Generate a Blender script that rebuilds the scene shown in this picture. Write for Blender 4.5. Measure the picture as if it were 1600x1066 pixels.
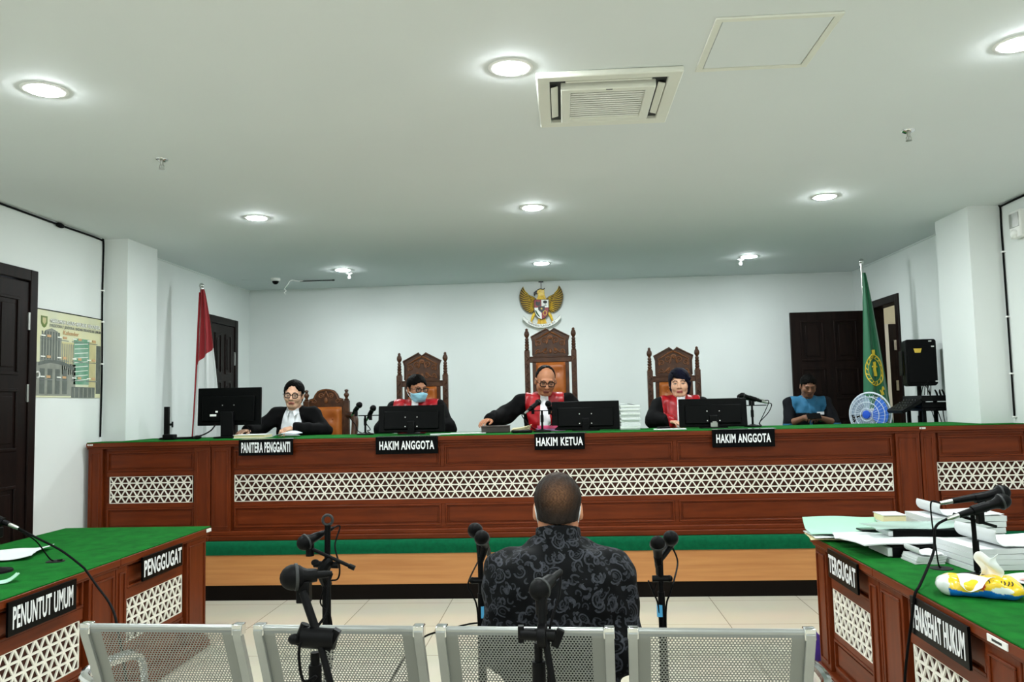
import bpy, math, random
import numpy as np
from mathutils import Vector, Matrix, Euler

# ------------------------------------------------------------------ camera, world, light, exposure
scene = bpy.context.scene
COL = scene.collection
for _o in list(bpy.data.objects):
    bpy.data.objects.remove(_o)

cam_data = bpy.data.cameras.new('camera')
cam_data.sensor_fit = 'HORIZONTAL'
cam_data.sensor_width = 36.0
cam_data.lens = 36.0 * 1284.16 / 1600.0
cam_data.clip_start = 0.05
cam = bpy.data.objects.new('camera', cam_data)
COL.objects.link(cam)
_yaw, _pitch, _roll = -0.0605, 0.0764, -0.0228
_f = Vector((math.sin(_yaw) * math.cos(_pitch), math.cos(_yaw) * math.cos(_pitch), math.sin(_pitch)))
_r = Vector((math.cos(_yaw), -math.sin(_yaw), 0))
_u = _r.cross(_f)
_r2 = math.cos(_roll) * _r + math.sin(_roll) * _u
_u2 = -math.sin(_roll) * _r + math.cos(_roll) * _u
_m = Matrix((( _r2.x, _u2.x, -_f.x), (_r2.y, _u2.y, -_f.y), (_r2.z, _u2.z, -_f.z))).to_4x4()
cam.matrix_world = Matrix.Translation((0, 0, 1.5)) @ _m
scene.camera = cam

world = bpy.data.worlds.new('world')
scene.world = world
world.use_nodes = True
world.node_tree.nodes['Background'].inputs[0].default_value = (0.8, 0.9, 1.0, 1)
world.node_tree.nodes['Background'].inputs[1].default_value = 0.3

scene.view_settings.view_transform = 'Standard'
scene.view_settings.look = 'None'
scene.view_settings.gamma = 1.0
scene.view_settings.use_curve_mapping = False
scene.view_settings.exposure = 0.0
try:
    scene.cycles.use_denoising = True
    scene.cycles.diffuse_bounces = 6
    scene.cycles.max_bounces = 12
    scene.cycles.transparent_max_bounces = 24
    scene.cycles.sample_clamp_indirect = 6.0
except Exception:
    pass
LAMP_STRENGTH = 590.0
LAMP_COLOR = (0.92, 0.99, 1.0, 1)

# ------------------------------------------------------------------ helpers
def lin(c):
    o = []
    for v in c[:3]:
        v = v / 255.0
        o.append(v / 12.92 if v <= 0.04045 else ((v + 0.055) / 1.055) ** 2.4)
    return (o[0], o[1], o[2], 1.0)

def mat(name, rgb, rough=0.5, metal=0.0, noise=0.0, nscale=8.0, stretch=None, bump=0.0, bscale=None,
        coat=0.0, spec=0.5, emis=None, estr=0.0, trans=0.0, alpha=1.0, rgb2=None, attr=False, sheen=0.0):
    m = bpy.data.materials.new(name)
    m.use_nodes = True
    nt = m.node_tree
    b = nt.nodes['Principled BSDF']
    b.inputs['Base Color'].default_value = lin(rgb)
    b.inputs['Roughness'].default_value = rough
    b.inputs['Metallic'].default_value = metal
    b.inputs['Specular IOR Level'].default_value = spec
    b.inputs['Coat Weight'].default_value = coat
    b.inputs['Coat Roughness'].default_value = 0.12
    b.inputs['Transmission Weight'].default_value = trans
    b.inputs['Alpha'].default_value = alpha
    if sheen:
        b.inputs['Sheen Weight'].default_value = sheen
    if emis:
        b.inputs['Emission Color'].default_value = emis
        b.inputs['Emission Strength'].default_value = estr
    L = nt.links
    src = None
    if noise or bump:
        tc = nt.nodes.new('ShaderNodeTexCoord')
        mp = nt.nodes.new('ShaderNodeMapping')
        if stretch:
            mp.inputs['Scale'].default_value = stretch
        L.new(tc.outputs['Object'], mp.inputs['Vector'])
    if attr:
        at = nt.nodes.new('ShaderNodeAttribute'); at.attribute_name = 'Col'
        src = at.outputs['Color']
        L.new(src, b.inputs['Base Color'])
    if noise:
        nz = nt.nodes.new('ShaderNodeTexNoise')
        nz.inputs['Scale'].default_value = nscale
        nz.inputs['Detail'].default_value = 5
        L.new(mp.outputs['Vector'], nz.inputs['Vector'])
        mx = nt.nodes.new('ShaderNodeMixRGB')
        ramp = nt.nodes.new('ShaderNodeValToRGB')
        ramp.color_ramp.elements[0].position = 0.33
        ramp.color_ramp.elements[1].position = 0.67
        L.new(nz.outputs['Fac'], ramp.inputs['Fac'])
        L.new(ramp.outputs['Color'], mx.inputs['Fac'])
        c1 = lin(rgb)
        c2 = lin(rgb2) if rgb2 else tuple(min(1, x * (1 - noise)) for x in c1[:3]) + (1,)
        if attr:
            mx.blend_type = 'MULTIPLY'
            L.new(src, mx.inputs['Color1'])
            mx.inputs['Color2'].default_value = (1 - noise, 1 - noise, 1 - noise, 1)
        else:
            mx.inputs['Color1'].default_value = c1
            mx.inputs['Color2'].default_value = c2
        L.new(mx.outputs['Color'], b.inputs['Base Color'])
    if bump:
        nb = nt.nodes.new('ShaderNodeTexNoise')
        nb.inputs['Scale'].default_value = bscale or nscale
        nb.inputs['Detail'].default_value = 4
        L.new(mp.outputs['Vector'], nb.inputs['Vector'])
        bp = nt.nodes.new('ShaderNodeBump')
        bp.inputs['Strength'].default_value = bump
        bp.inputs['Distance'].default_value = 0.01
        L.new(nb.outputs['Fac'], bp.inputs['Height'])
        L.new(bp.outputs['Normal'], b.inputs['Normal'])
    return m

def tag(o, label=None, cat=None, group=None, kind=None):
    if label: o['label'] = label
    if cat: o['category'] = cat
    if group: o['group'] = group
    if kind: o['kind'] = kind
    return o

def empty(name, loc=(0, 0, 0), rz=0.0, label=None, cat=None, group=None, kind=None):
    o = bpy.data.objects.new(name, None)
    o.empty_display_size = 0.1
    COL.objects.link(o)
    o.location = loc
    o.rotation_euler = (0, 0, rz)
    return tag(o, label, cat, group, kind)

def rotm(rx=0, ry=0, rz=0):
    return Euler((rx, ry, rz), 'XYZ').to_matrix()

class MB:
    """collects shapes into one mesh"""
    def __init__(s):
        s.v = []; s.f = []; s.mi = []; s.cur = 0
    def add(s, vs, fs):
        n = len(s.v)
        s.v.extend([tuple(v) for v in vs])
        for f in fs:
            s.f.append(tuple(i + n for i in f)); s.mi.append(s.cur)
        return s
    def box(s, c, d, R=None):
        x, y, z = d[0] / 2, d[1] / 2, d[2] / 2
        vs = [Vector((a * x, b * y, e * z)) for a in (-1, 1) for b in (-1, 1) for e in (-1, 1)]
        if R is not None: vs = [R @ v for v in vs]
        c = Vector(c)
        vs = [v + c for v in vs]
        return s.add(vs, [(0, 1, 3, 2), (4, 6, 7, 5), (0, 4, 5, 1), (2, 3, 7, 6), (0, 2, 6, 4), (1, 5, 7, 3)])
    def bb(s, x0, x1, y0, y1, z0, z1):
        return s.box(((x0 + x1) / 2, (y0 + y1) / 2, (z0 + z1) / 2), (abs(x1 - x0), abs(y1 - y0), abs(z1 - z0)))
    def bar(s, a, b, w, t, up=(0, 0, 1)):
        a, b = Vector(a), Vector(b)
        d = b - a; L = d.length; d.normalize()
        u = Vector(up); sd = d.cross(u)
        if sd.length < 1e-5: sd = d.cross(Vector((1, 0, 0)))
        sd.normalize(); u = sd.cross(d)
        R = Matrix((d, sd, u)).transposed()
        return s.box((a + b) / 2, (L, w, t), R)
    def cyl(s, a, b, r0, r1=None, n=16, caps=True):
        r1 = r0 if r1 is None else r1
        return s.tube([a, b], [r0, r1], n, caps=caps, smooth=False)
    def tube(s, pts, r, n=8, caps=True, smooth=True, closed=False, seg=6, flat=1.0):
        pts = [Vector(p) for p in pts]
        rs = list(r) if isinstance(r, (list, tuple)) else [r] * len(pts)
        if smooth and len(pts) > 2:
            np_, nr = [], []
            m = len(pts)
            rng = m if closed else m - 1
            for i in range(rng):
                p1, p2 = pts[i], pts[(i + 1) % m]
                p0 = pts[(i - 1) % m] if (closed or i > 0) else p1
                p3 = pts[(i + 2) % m] if (closed or i + 2 < m) else p2
                for k in range(seg):
                    t = k / seg
                    np_.append(0.5 * ((2 * p1) + (p2 - p0) * t + (2 * p0 - 5 * p1 + 4 * p2 - p3) * t * t + (3 * p1 - p0 - 3 * p2 + p3) * t ** 3))
                    nr.append(rs[i] * (1 - t) + rs[(i + 1) % m] * t)
            if not closed:
                np_.append(pts[-1]); nr.append(rs[-1])
            pts, rs = np_, nr
        m = len(pts)
        vs, fs = [], []
        nrm = None
        for i in range(m):
            if closed: d = pts[(i + 1) % m] - pts[(i - 1) % m]
            else: d = pts[min(i + 1, m - 1)] - pts[max(i - 1, 0)]
            if d.length < 1e-9: d = Vector((0, 0, 1))
            d.normalize()
            if nrm is None:
                nrm = d.cross(Vector((0, 0, 1)))
                if nrm.length < 1e-3: nrm = d.cross(Vector((0, 1, 0)))
            nrm = nrm - d * nrm.dot(d)
            if nrm.length < 1e-6: nrm = d.orthogonal()
            nrm.normalize()
            bn = d.cross(nrm)
            for k in range(n):
                a = 2 * math.pi * k / n
                vs.append(pts[i] + nrm * math.cos(a) * rs[i] + bn * math.sin(a) * rs[i] * flat)
        for i in range(m if closed else m - 1):
            j = (i + 1) % m
            for k in range(n):
                l = (k + 1) % n
                fs.append((i * n + k, i * n + l, j * n + l, j * n + k))
        if caps and not closed:
            fs.append(tuple(range(n - 1, -1, -1)))
            fs.append(tuple((m - 1) * n + k for k in range(n)))
        return s.add(vs, fs)
    def frame(s, x0, x1, y0, y1, w, z0, z1):
        """a flat rectangular ring as one solid"""
        o = [(x0, y0), (x1, y0), (x1, y1), (x0, y1)]; i = [(x0 + w, y0 + w), (x1 - w, y0 + w), (x1 - w, y1 - w), (x0 + w, y1 - w)]
        vs = [(a, b, z) for z in (z0, z1) for ring in (o, i) for a, b in ring]
        fs = []
        for k in range(4):
            l = (k + 1) % 4
            fs += [(k, l, 4 + l, 4 + k), (8 + l, 8 + k, 12 + k, 12 + l), (k, 8 + k, 8 + l, l), (4 + l, 12 + l, 12 + k, 4 + k)]
        return s.add(vs, fs)
    def lathe(s, prof, c=(0, 0, 0), R=None, n=20, sx=1.0, sy=1.0):
        vs, fs = [], []
        c = Vector(c)
        for r, z in prof:
            for k in range(n):
                a = 2 * math.pi * k / n
                v = Vector((max(r, 1e-4) * math.cos(a) * sx, max(r, 1e-4) * math.sin(a) * sy, z))
                if R is not None: v = R @ v
                vs.append(v + c)
        m = len(prof)
        for i in range(m - 1):
            for k in range(n):
                l = (k + 1) % n
                fs.append((i * n + k, i * n + l, (i + 1) * n + l, (i + 1) * n + k))
        fs.append(tuple(range(n - 1, -1, -1)))
        fs.append(tuple((m - 1) * n + k for k in range(n)))
        return s.add(vs, fs)
    def ell(s, c, r, n=16, R=None):
        m = max(6, n // 2)
        prof = [(math.sin(math.pi * i / m), -math.cos(math.pi * i / m)) for i in range(m + 1)]
        vs, fs = [], []
        c = Vector(c)
        for rr, z in prof:
            for k in range(n):
                a = 2 * math.pi * k / n
                v = Vector((max(rr, 1e-3) * math.cos(a) * r[0], max(rr, 1e-3) * math.sin(a) * r[1], z * r[2]))
                if R is not None: v = R @ v
                vs.append(v + c)
        for i in range(m):
            for k in range(n):
                l = (k + 1) % n
                fs.append((i * n + k, i * n + l, (i + 1) * n + l, (i + 1) * n + k))
        return s.add(vs, fs)
    def prism(s, poly, t0, t1, fn):
        """poly: 2d outline; fn(a,b,t) -> 3d point"""
        n = len(poly)
        vs = [fn(a, b, t0) for a, b in poly] + [fn(a, b, t1) for a, b in poly]
        fs = [tuple(range(n - 1, -1, -1)), tuple(range(n, 2 * n))]
        for i in range(n):
            j = (i + 1) % n
            fs.append((i, j, n + j, n + i))
        return s.add(vs, fs)
    def sheet(s, fn, nu, nv, th=0.002):
        """fn(u,v)-> point; a sheet of real thickness"""
        P = [[Vector(fn(i / nu, j / nv)) for j in range(nv + 1)] for i in range(nu + 1)]
        vs = []; fs = []
        N = (nu + 1) * (nv + 1)
        nor = []
        for i in range(nu + 1):
            for j in range(nv + 1):
                du = P[min(i + 1, nu)][j] - P[max(i - 1, 0)][j]
                dv = P[i][min(j + 1, nv)] - P[i][max(j - 1, 0)]
                q = du.cross(dv)
                if q.length > 1e-12: q.normalize()
                nor.append(q)
        k = 0
        for i in range(nu + 1):
            for j in range(nv + 1):
                vs.append(P[i][j] + nor[k] * th / 2); k += 1
        k = 0
        for i in range(nu + 1):
            for j in range(nv + 1):
                vs.append(P[i][j] - nor[k] * th / 2); k += 1
        W = nv + 1
        for i in range(nu):
            for j in range(nv):
                a, b, c, d = i * W + j, (i + 1) * W + j, (i + 1) * W + j + 1, i * W + j + 1
                fs.append((a, b, c, d)); fs.append((N + d, N + c, N + b, N + a))
        for i in range(nu):
            for j in (0, nv):
                a, b = i * W + j, (i + 1) * W + j
                fs.append((a, N + a, N + b, b) if j == 0 else (b, N + b, N + a, a))
        for j in range(nv):
            for i in (0, nu):
                a, b = i * W + j, i * W + j + 1
                fs.append((b, N + b, N + a, a) if i == 0 else (a, N + a, N + b, b))
        return s.add(vs, fs)
    def mesh(s, name, mats, smooth=True, angle=35):
        me = bpy.data.meshes.new(name)
        me.from_pydata(s.v, [], s.f)
        me.update()
        if not isinstance(mats, (list, tuple)): mats = [mats]
        for m in mats: me.materials.append(m)
        if len(mats) > 1:
            me.polygons.foreach_set('material_index', s.mi)
        import bmesh
        bm = bmesh.new(); bm.from_mesh(me)
        bmesh.ops.recalc_face_normals(bm, faces=bm.faces)
        bm.to_mesh(me); bm.free()
        if smooth:
            me.shade_smooth()
            me.set_sharp_from_angle(angle=math.radians(angle))
        return me
    def build(s, name, mats, parent=None, bevel=0.0, loc=None, rot=None, smooth=True, seg=2, angle=35):
        me = s.mesh(name, mats, smooth, angle)
        o = bpy.data.objects.new(name, me)
        COL.objects.link(o)
        if parent: o.parent = parent
        if loc: o.location = loc
        if rot: o.rotation_euler = rot
        if bevel:
            b = o.modifiers.new('bevel', 'BEVEL')
            b.width = bevel; b.segments = seg; b.limit_method = 'ANGLE'
            b.angle_limit = math.radians(40)
        return o

def struct(mb, name, m, **k):
    o = mb.build(name, m, **k)
    o['kind'] = 'structure'
    return o

_text_cache = {}
def text_polys(s, bold=0.0):
    key = (s, bold)
    if key in _text_cache: return _text_cache[key]
    cu = bpy.data.curves.new('t', 'FONT')
    cu.body = s; cu.size = 1.0; cu.extrude = 0.5; cu.offset = bold; cu.resolution_u = 3
    cu.space_character = 1.0 + bold * 3.5
    ob = bpy.data.objects.new('t', cu)
    COL.objects.link(ob)
    dg = bpy.context.evaluated_depsgraph_get(); dg.update()
    me = bpy.data.meshes.new_from_object(ob.evaluated_get(dg))
    vs = [v.co.copy() for v in me.vertices]; fs = [tuple(p.vertices) for p in me.polygons]
    bpy.data.objects.remove(ob); bpy.data.curves.remove(cu); bpy.data.meshes.remove(me)
    x0 = min(v.x for v in vs); x1 = max(v.x for v in vs); y0 = min(v.y for v in vs); y1 = max(v.y for v in vs)
    vs = [((v.x - x0) / (x1 - x0), (v.y - y0) / (y1 - y0), 0 if v.z < 0 else 1) for v in vs]
    _text_cache[key] = (vs, fs)
    return vs, fs

def add_text(mb, s, fn, bold=0.025):
    """fn(u,v,t): u,v in 0..1 over the text box, t 0..1 depth"""
    vs, fs = text_polys(s, bold)
    mb.add([fn(*v) for v in vs], fs)

def copy_tree(o, parent=None):
    c = o.copy(); COL.objects.link(c)
    if parent: c.parent = parent
    for ch in list(o.children): copy_tree(ch, c)
    return c

# ------------------------------------------------------------------ materials
M = {}
M['wall'] = mat('wall_paint', (222, 226, 224), 0.6, noise=0.05, nscale=1.3, bump=0.02, bscale=60)
M['ceil'] = mat('ceiling_paint', (220, 224, 225), 0.8, noise=0.03, nscale=0.7)
M['wood'] = mat('red_brown_wood', (112, 46, 15), 0.42, noise=0.3, nscale=9, stretch=(0.35, 3, 3), rgb2=(92, 36, 10), coat=0.03, spec=0.18, bump=0.012)
M['wood_v'] = mat('red_brown_wood_upright', (112, 46, 15), 0.42, noise=0.3, nscale=9, stretch=(3, 3, 0.35), rgb2=(92, 36, 10), coat=0.03, spec=0.18, bump=0.012)
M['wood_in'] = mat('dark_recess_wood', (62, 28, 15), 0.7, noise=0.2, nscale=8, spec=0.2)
M['lattice'] = mat('cream_white_lattice', (244, 240, 228), 0.5, noise=0.02)
M['felt'] = mat('green_felt', (18, 104, 34), 0.95, noise=0.28, nscale=14, rgb2=(13, 86, 28), bump=0.25, bscale=220, spec=0.1, sheen=0.0)
M['carpet'] = mat('green_carpet', (10, 96, 62), 0.95, noise=0.25, nscale=30, bump=0.4, bscale=260, spec=0.1)
M['orange'] = mat('light_orange_wood', (204, 142, 84), 0.4, noise=0.18, nscale=6, stretch=(0.3, 3, 6), rgb2=(188, 124, 70))
M['kick'] = mat('dark_kick_board', (14, 8, 5), 0.55, noise=0.2, spec=0.1)
M['door'] = mat('dark_espresso_door', (26, 15, 12), 0.42, noise=0.3, nscale=8, stretch=(4, 4, 0.4), rgb2=(15, 8, 7), spec=0.12)
M['steel'] = mat('brushed_steel', (190, 190, 186), 0.3, 1.0, noise=0.1, nscale=20)
M['chrome'] = mat('chrome', (225, 225, 225), 0.12, 1.0, noise=0.03)
M['black'] = mat('black_plastic', (5, 5, 6), 0.45, noise=0.15, nscale=30, spec=0.12)
M['black_matte'] = mat('matt_black_metal', (5, 5, 6), 0.55, noise=0.2, nscale=30, spec=0.12)
M['rubber'] = mat('black_cable_rubber', (4, 4, 5), 0.6, noise=0.1, spec=0.1)
M['sign'] = mat('sign_black', (3, 4, 5), 0.35, noise=0.1, spec=0.08)
M['white_letter'] = mat('sign_white_letters', (240, 242, 244), 0.4, noise=0.02)
M['acrylic'] = mat('clear_acrylic', (225, 240, 235), 0.08, trans=0.85, noise=0.01)
M['paper'] = mat('white_paper', (218, 221, 222), 0.8, noise=0.03, nscale=5)
M['paper_g'] = mat('pale_green_paper', (164, 208, 184), 0.8, noise=0.03, nscale=5)
M['paper_y'] = mat('cream_paper', (236, 222, 176), 0.8, noise=0.05, nscale=5)
M['white_plastic'] = mat('white_plastic', (232, 232, 228), 0.4, noise=0.02)
M['ac'] = mat('offwhite_ac_plastic', (226, 226, 216), 0.4, noise=0.02)
M['dark_slot'] = mat('dark_slot', (40, 42, 42), 0.6, noise=0.1)
M['carved'] = mat('carved_brown_wood', (84, 50, 28), 0.4, noise=0.35, nscale=14, rgb2=(54, 29, 15), spec=0.35)
M['carved_lt'] = mat('carved_relief_wood', (132, 80, 42), 0.4, noise=0.3, nscale=20, rgb2=(98, 56, 27), spec=0.4)
M['leather'] = mat('tan_leather', (184, 104, 42), 0.38, noise=0.2, nscale=9, rgb2=(160, 84, 32), bump=0.05, bscale=120)
M['gold'] = mat('gold_paint', (232, 196, 58), 0.4, 0.0, noise=0.2, nscale=30, rgb2=(212, 168, 40))
M['gold_dk'] = mat('dark_gold_paint', (84, 62, 14), 0.6, 0.0, noise=0.2)
M['red'] = mat('emblem_red', (140, 26, 30), 0.5, noise=0.1)
M['emb_black'] = mat('emblem_black', (24, 22, 20), 0.5, noise=0.1)
M['emb_white'] = mat('emblem_white', (232, 232, 226), 0.5, noise=0.03)
M['emb_green'] = mat('emblem_green', (30, 80, 40), 0.5, noise=0.1)
M['flag_red'] = mat('flag_red_cloth', (158, 24, 34), 0.75, noise=0.12, nscale=5, sheen=0.2)
M['flag_white'] = mat('flag_white_cloth', (228, 230, 230), 0.75, noise=0.03, nscale=5, sheen=0.2)
M['flag_green'] = mat('flag_green_cloth', (8, 100, 62), 0.6, noise=0.15, nscale=5, sheen=0.2)
M['flag_yellow'] = mat('flag_yellow_thread', (220, 190, 50), 0.6, noise=0.1)
M['pole'] = mat('flag_pole_metal', (206, 206, 202), 0.25, 0.9, noise=0.05)
M['fan_clear'] = mat('fan_guard_clear', (200, 216, 236), 0.15, alpha=0.45, noise=0.05)
M['fan_blue'] = mat('fan_blue', (60, 120, 220), 0.3, alpha=0.85, noise=0.05)
M['phone'] = mat('phone_glass', (14, 15, 18), 0.12, noise=0.05)
M['purple'] = mat('purple_cloth', (74, 40, 150), 0.7, noise=0.2)
M['silver_grey'] = mat('silver_powder_coat', (160, 163, 160), 0.32, 0.6, noise=0.06, nscale=12)
M['blue_tag'] = mat('light_blue_tape', (80, 170, 220), 0.5, noise=0.05)
M['lamp'] = mat('lamp_diffuser', (255, 255, 255), 0.5, emis=LAMP_COLOR, estr=LAMP_STRENGTH, noise=0.01)
M['lamp_ring'] = mat('lamp_trim_white', (240, 240, 240), 0.4, noise=0.02)
M['screen'] = mat('monitor_back_black', (3, 4, 4), 0.4, noise=0.1, nscale=40, spec=0.07)
M['sticker'] = mat('white_sticker', (238, 238, 234), 0.5, noise=0.03)

# perforated sheet: round holes in staggered rows, placed by the sheet's own UV (metres)
def perforated():
    m = bpy.data.materials.new('perforated_silver_sheet')
    m.use_nodes = True
    nt = m.node_tree; L = nt.links
    b = nt.nodes['Principled BSDF']
    b.inputs['Base Color'].default_value = lin((128, 131, 128))
    b.inputs['Metallic'].default_value = 0.55
    b.inputs['Roughness'].default_value = 0.38
    uv = nt.nodes.new('ShaderNodeUVMap'); uv.uv_map = 'UVMap'
    sep = nt.nodes.new('ShaderNodeSeparateXYZ'); L.new(uv.outputs['UV'], sep.inputs[0])
    def math_(op, a, bb=None):
        n = nt.nodes.new('ShaderNodeMath'); n.operation = op
        for i, q in enumerate((a, bb)):
            if q is None: continue
            if isinstance(q, (int, float)): n.inputs[i].default_value = q
            else: L.new(q, n.inputs[i])
        return n.outputs[0]
    px, py = 0.0098, 0.0085
    v = math_('DIVIDE', sep.outputs['Y'], py)
    row = math_('FLOOR', v)
    odd = math_('MULTIPLY', math_('MODULO', row, 2.0), 0.5)
    u = math_('ADD', math_('DIVIDE', sep.outputs['X'], px), odd)
    fu = math_('SUBTRACT', math_('FRACT', u), 0.5)
    fv = math_('SUBTRACT', math_('FRACT', v), 0.5)
    du = math_('MULTIPLY', fu, px); dv = math_('MULTIPLY', fv, py)
    d = math_('SQRT', math_('ADD', math_('MULTIPLY', du, du), math_('MULTIPLY', dv, dv)))
    hole = math_('LESS_THAN', d, 0.0030)
    # only inside the punched field: u 0.055..0.455, v from 0.03
    inx = math_('MULTIPLY', math_('GREATER_THAN', sep.outputs['X'], 0.06), math_('LESS_THAN', sep.outputs['X'], 0.465))
    iny = math_('MULTIPLY', math_('GREATER_THAN', sep.outputs['Y'], 0.045), math_('LESS_THAN', sep.outputs['Y'], 0.80))
    fac = math_('MULTIPLY', hole, math_('MULTIPLY', inx, iny))
    tr = nt.nodes.new('ShaderNodeBsdfTransparent')
    mx = nt.nodes.new('ShaderNodeMixShader')
    L.new(fac, mx.inputs[0]); L.new(b.outputs[0], mx.inputs[1]); L.new(tr.outputs[0], mx.inputs[2])
    L.new(mx.outputs[0], nt.nodes['Material Output'].inputs['Surface'])
    return m
M['perf'] = perforated()

def floor_tiles():
    m = bpy.data.materials.new('beige_floor_tiles')
    m.use_nodes = True
    nt = m.node_tree; L = nt.links
    b = nt.nodes['Principled BSDF']
    b.inputs['Roughness'].default_value = 0.12
    b.inputs['Specular IOR Level'].default_value = 0.5
    tc = nt.nodes.new('ShaderNodeTexCoord')
    mp = nt.nodes.new('ShaderNodeMapping')
    mp.inputs['Location'].default_value = (-1.065 + 0.655 * 20, 0.2 + 0.655 * 20, 0)
    L.new(tc.outputs['Object'], mp.inputs['Vector'])
    br = nt.nodes.new('ShaderNodeTexBrick')
    br.offset = 0.0
    br.inputs['Color1'].default_value = lin((214, 208, 190))
    br.inputs['Color2'].default_value = lin((210, 204, 186))
    br.inputs['Mortar'].default_value = lin((150, 144, 128))
    br.inputs['Scale'].default_value = 1.0
    br.inputs['Mortar Size'].default_value = 0.003
    br.inputs['Brick Width'].default_value = 0.655
    br.inputs['Row Height'].default_value = 0.655
    L.new(mp.outputs['Vector'], br.inputs['Vector'])
    nz = nt.nodes.new('ShaderNodeTexNoise'); nz.inputs['Scale'].default_value = 3.0; nz.inputs['Detail'].default_value = 6
    L.new(tc.outputs['Object'], nz.inputs['Vector'])
    mx = nt.nodes.new('ShaderNodeMixRGB'); mx.blend_type = 'MULTIPLY'; mx.inputs['Fac'].default_value = 0.12
    L.new(br.outputs['Color'], mx.inputs['Color1']); L.new(nz.outputs['Color'], mx.inputs['Color2'])
    L.new(mx.outputs['Color'], b.inputs['Base Color'])
    return m
M['floor'] = floor_tiles()

# ------------------------------------------------------------------ room shell
XL, XR, YB, YF, H = -3.935, 3.543, 10.117, -4.2, 3.005
ZD = 0.455           # platform top
T = 0.12
mb = MB(); mb.bb(XL - T, 6.2, YF - T, 13.2, -0.1, 0.0); struct(mb, 'floor', M['floor'])
mb = MB(); mb.bb(XL - T, XR + T, YF - T, YB + T, H, H + 0.1); struct(mb, 'ceiling', M['ceil'])
# left wall with door openings (near door Y 4.85..5.9, far door Y 8.87..9.72)
mb = MB()
D1 = (4.90, 5.90, 2.575); D2 = (8.87, 9.72, 2.58)
mb.bb(XL - T, XL, YF, D1[0], 0, H); mb.bb(XL - T, XL, D1[1], D2[0], 0, H); mb.bb(XL - T, XL, D2[1], YB + T, 0, H)
mb.bb(XL - T, XL, D1[0], D1[1], D1[2], H); mb.bb(XL - T, XL, D2[0], D2[1], D2[2], H); mb.bb(XL - T, XL, D2[0], D2[1], 0, ZD)
mb.bb(XL, -3.725, 6.815, 7.334, 0, H)
struct(mb, 'wall_left', M['wall'])
# right wall with the open doorway Y 8.80..9.62
mb = MB()
D3 = (8.80, 9.62, 2.57)
mb.bb(XR, XR + T, YF, D3[0], 0, H); mb.bb(XR, XR + T, D3[1], YB + T, 0, H)
mb.bb(XR, XR + T, D3[0], D3[1], D3[2], H); mb.bb(XR, XR + T, D3[0], D3[1], 0, ZD)
mb.bb(3.292, XR, 6.745, 7.322, 0, H)
struct(mb, 'wall_right', M['wall'])
mb = MB(); mb.bb(XL - T, XR + T, YB, YB + T, 0, H); struct(mb, 'wall_back', M['wall'])
mb = MB(); mb.bb(XL - T, XR + T, YF - T, YF, 0, H); struct(mb, 'wall_front', M['wall'])
# thin shadow-gap trims where walls meet the ceiling
mb = MB(); mb.bb(XL, XR, YB - 0.012, YB, H - 0.012, H); struct(mb, 'trim_1', M['wall'])
mb = MB(); mb.bb(XL, XL + 0.012, 7.334, YB - 0.012, H - 0.012, H); struct(mb, 'trim_2', M['wall'])
mb = MB(); mb.bb(XR - 0.012, XR, 7.322, YB - 0.012, H - 0.012, H); struct(mb, 'trim_3', M['wall'])

# corridor beyond the open doorway
mb = MB()
mb.bb(XR + T, 6.1, 10.9, 11.02, 0, 2.9); mb.bb(6.1, 6.2, 7.0, 11.0, 0, 2.9); mb.bb(XR + T, 6.1, 6.9, 7.0, 0, 2.9)
mb.bb(XR + T, XR + T + 0.02, 10.237, 10.9, 0, 2.9)
struct(mb, 'wall_corridor', mat('corridor_paint', (238, 234, 214), 0.7, noise=0.03))
mb = MB(); mb.bb(XR + T, 6.1, 7.0, 10.9, 2.9, 3.0); struct(mb, 'ceiling_corridor', M['ceil'])
mb = MB(); mb.bb(XR, 6.1, 7.0, 10.9, 0.001, ZD - 0.002); struct(mb, 'floor_corridor', M['floor'])

def door_leaf(mb, W, Hh, th, cols=2, rows=((0.12, 0.40), (0.50, 0.68), (0.72, 0.95))):
    """leaf in local x 0..W, z 0..Hh, thickness along y, with raised-and-fielded panels on both faces"""
    mb.bb(0, W, -th / 2, th / 2, 0, Hh)
    st = 0.11
    cw = (W - st * (cols + 1)) / cols
    for c in range(cols):
        x0 = st + c * (cw + st)
        for a, b in rows:
            z0, z1 = a * Hh, b * Hh
            for s in (-1, 1):
                y = s * th / 2
                g = 0.022
                mb.bb(x0, x1 := x0 + cw, y, y + s * 0.010, z0, z0 + g); mb.bb(x0, x1, y, y + s * 0.010, z1 - g, z1)
                mb.bb(x0, x0 + g, y, y + s * 0.010, z0 + g, z1 - g); mb.bb(x1 - g, x1, y, y + s * 0.010, z0 + g, z1 - g)
                mb.bb(x0 + 0.055, x1 - 0.055, y, y + s * 0.008, z0 + 0.055, z1 - 0.055)

def door_frame(mb, y0, y1, z0, z1, x, side, fw=0.085, wall=T):
    """frame lining an opening in a wall of constant x; side=+1 room is towards +x"""
    xa, xb = (x - wall, x + 0.02) if side > 0 else (x - 0.02, x + wall)
    mb.bb(xa, xb, y0, y0 + fw, z0, z1); mb.bb(xa, xb, y1 - fw, y1, z0, z1); mb.bb(xa, xb, y0 + fw, y1 - fw, z1 - fw, z1)

def hinge(mb, c, d=(0.03, 0.014, 0.12)):
    mb.box(c, d); mb.cyl((c[0], c[1], c[2] - 0.065), (c[0], c[1], c[2] + 0.065), 0.009, n=10)

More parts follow.
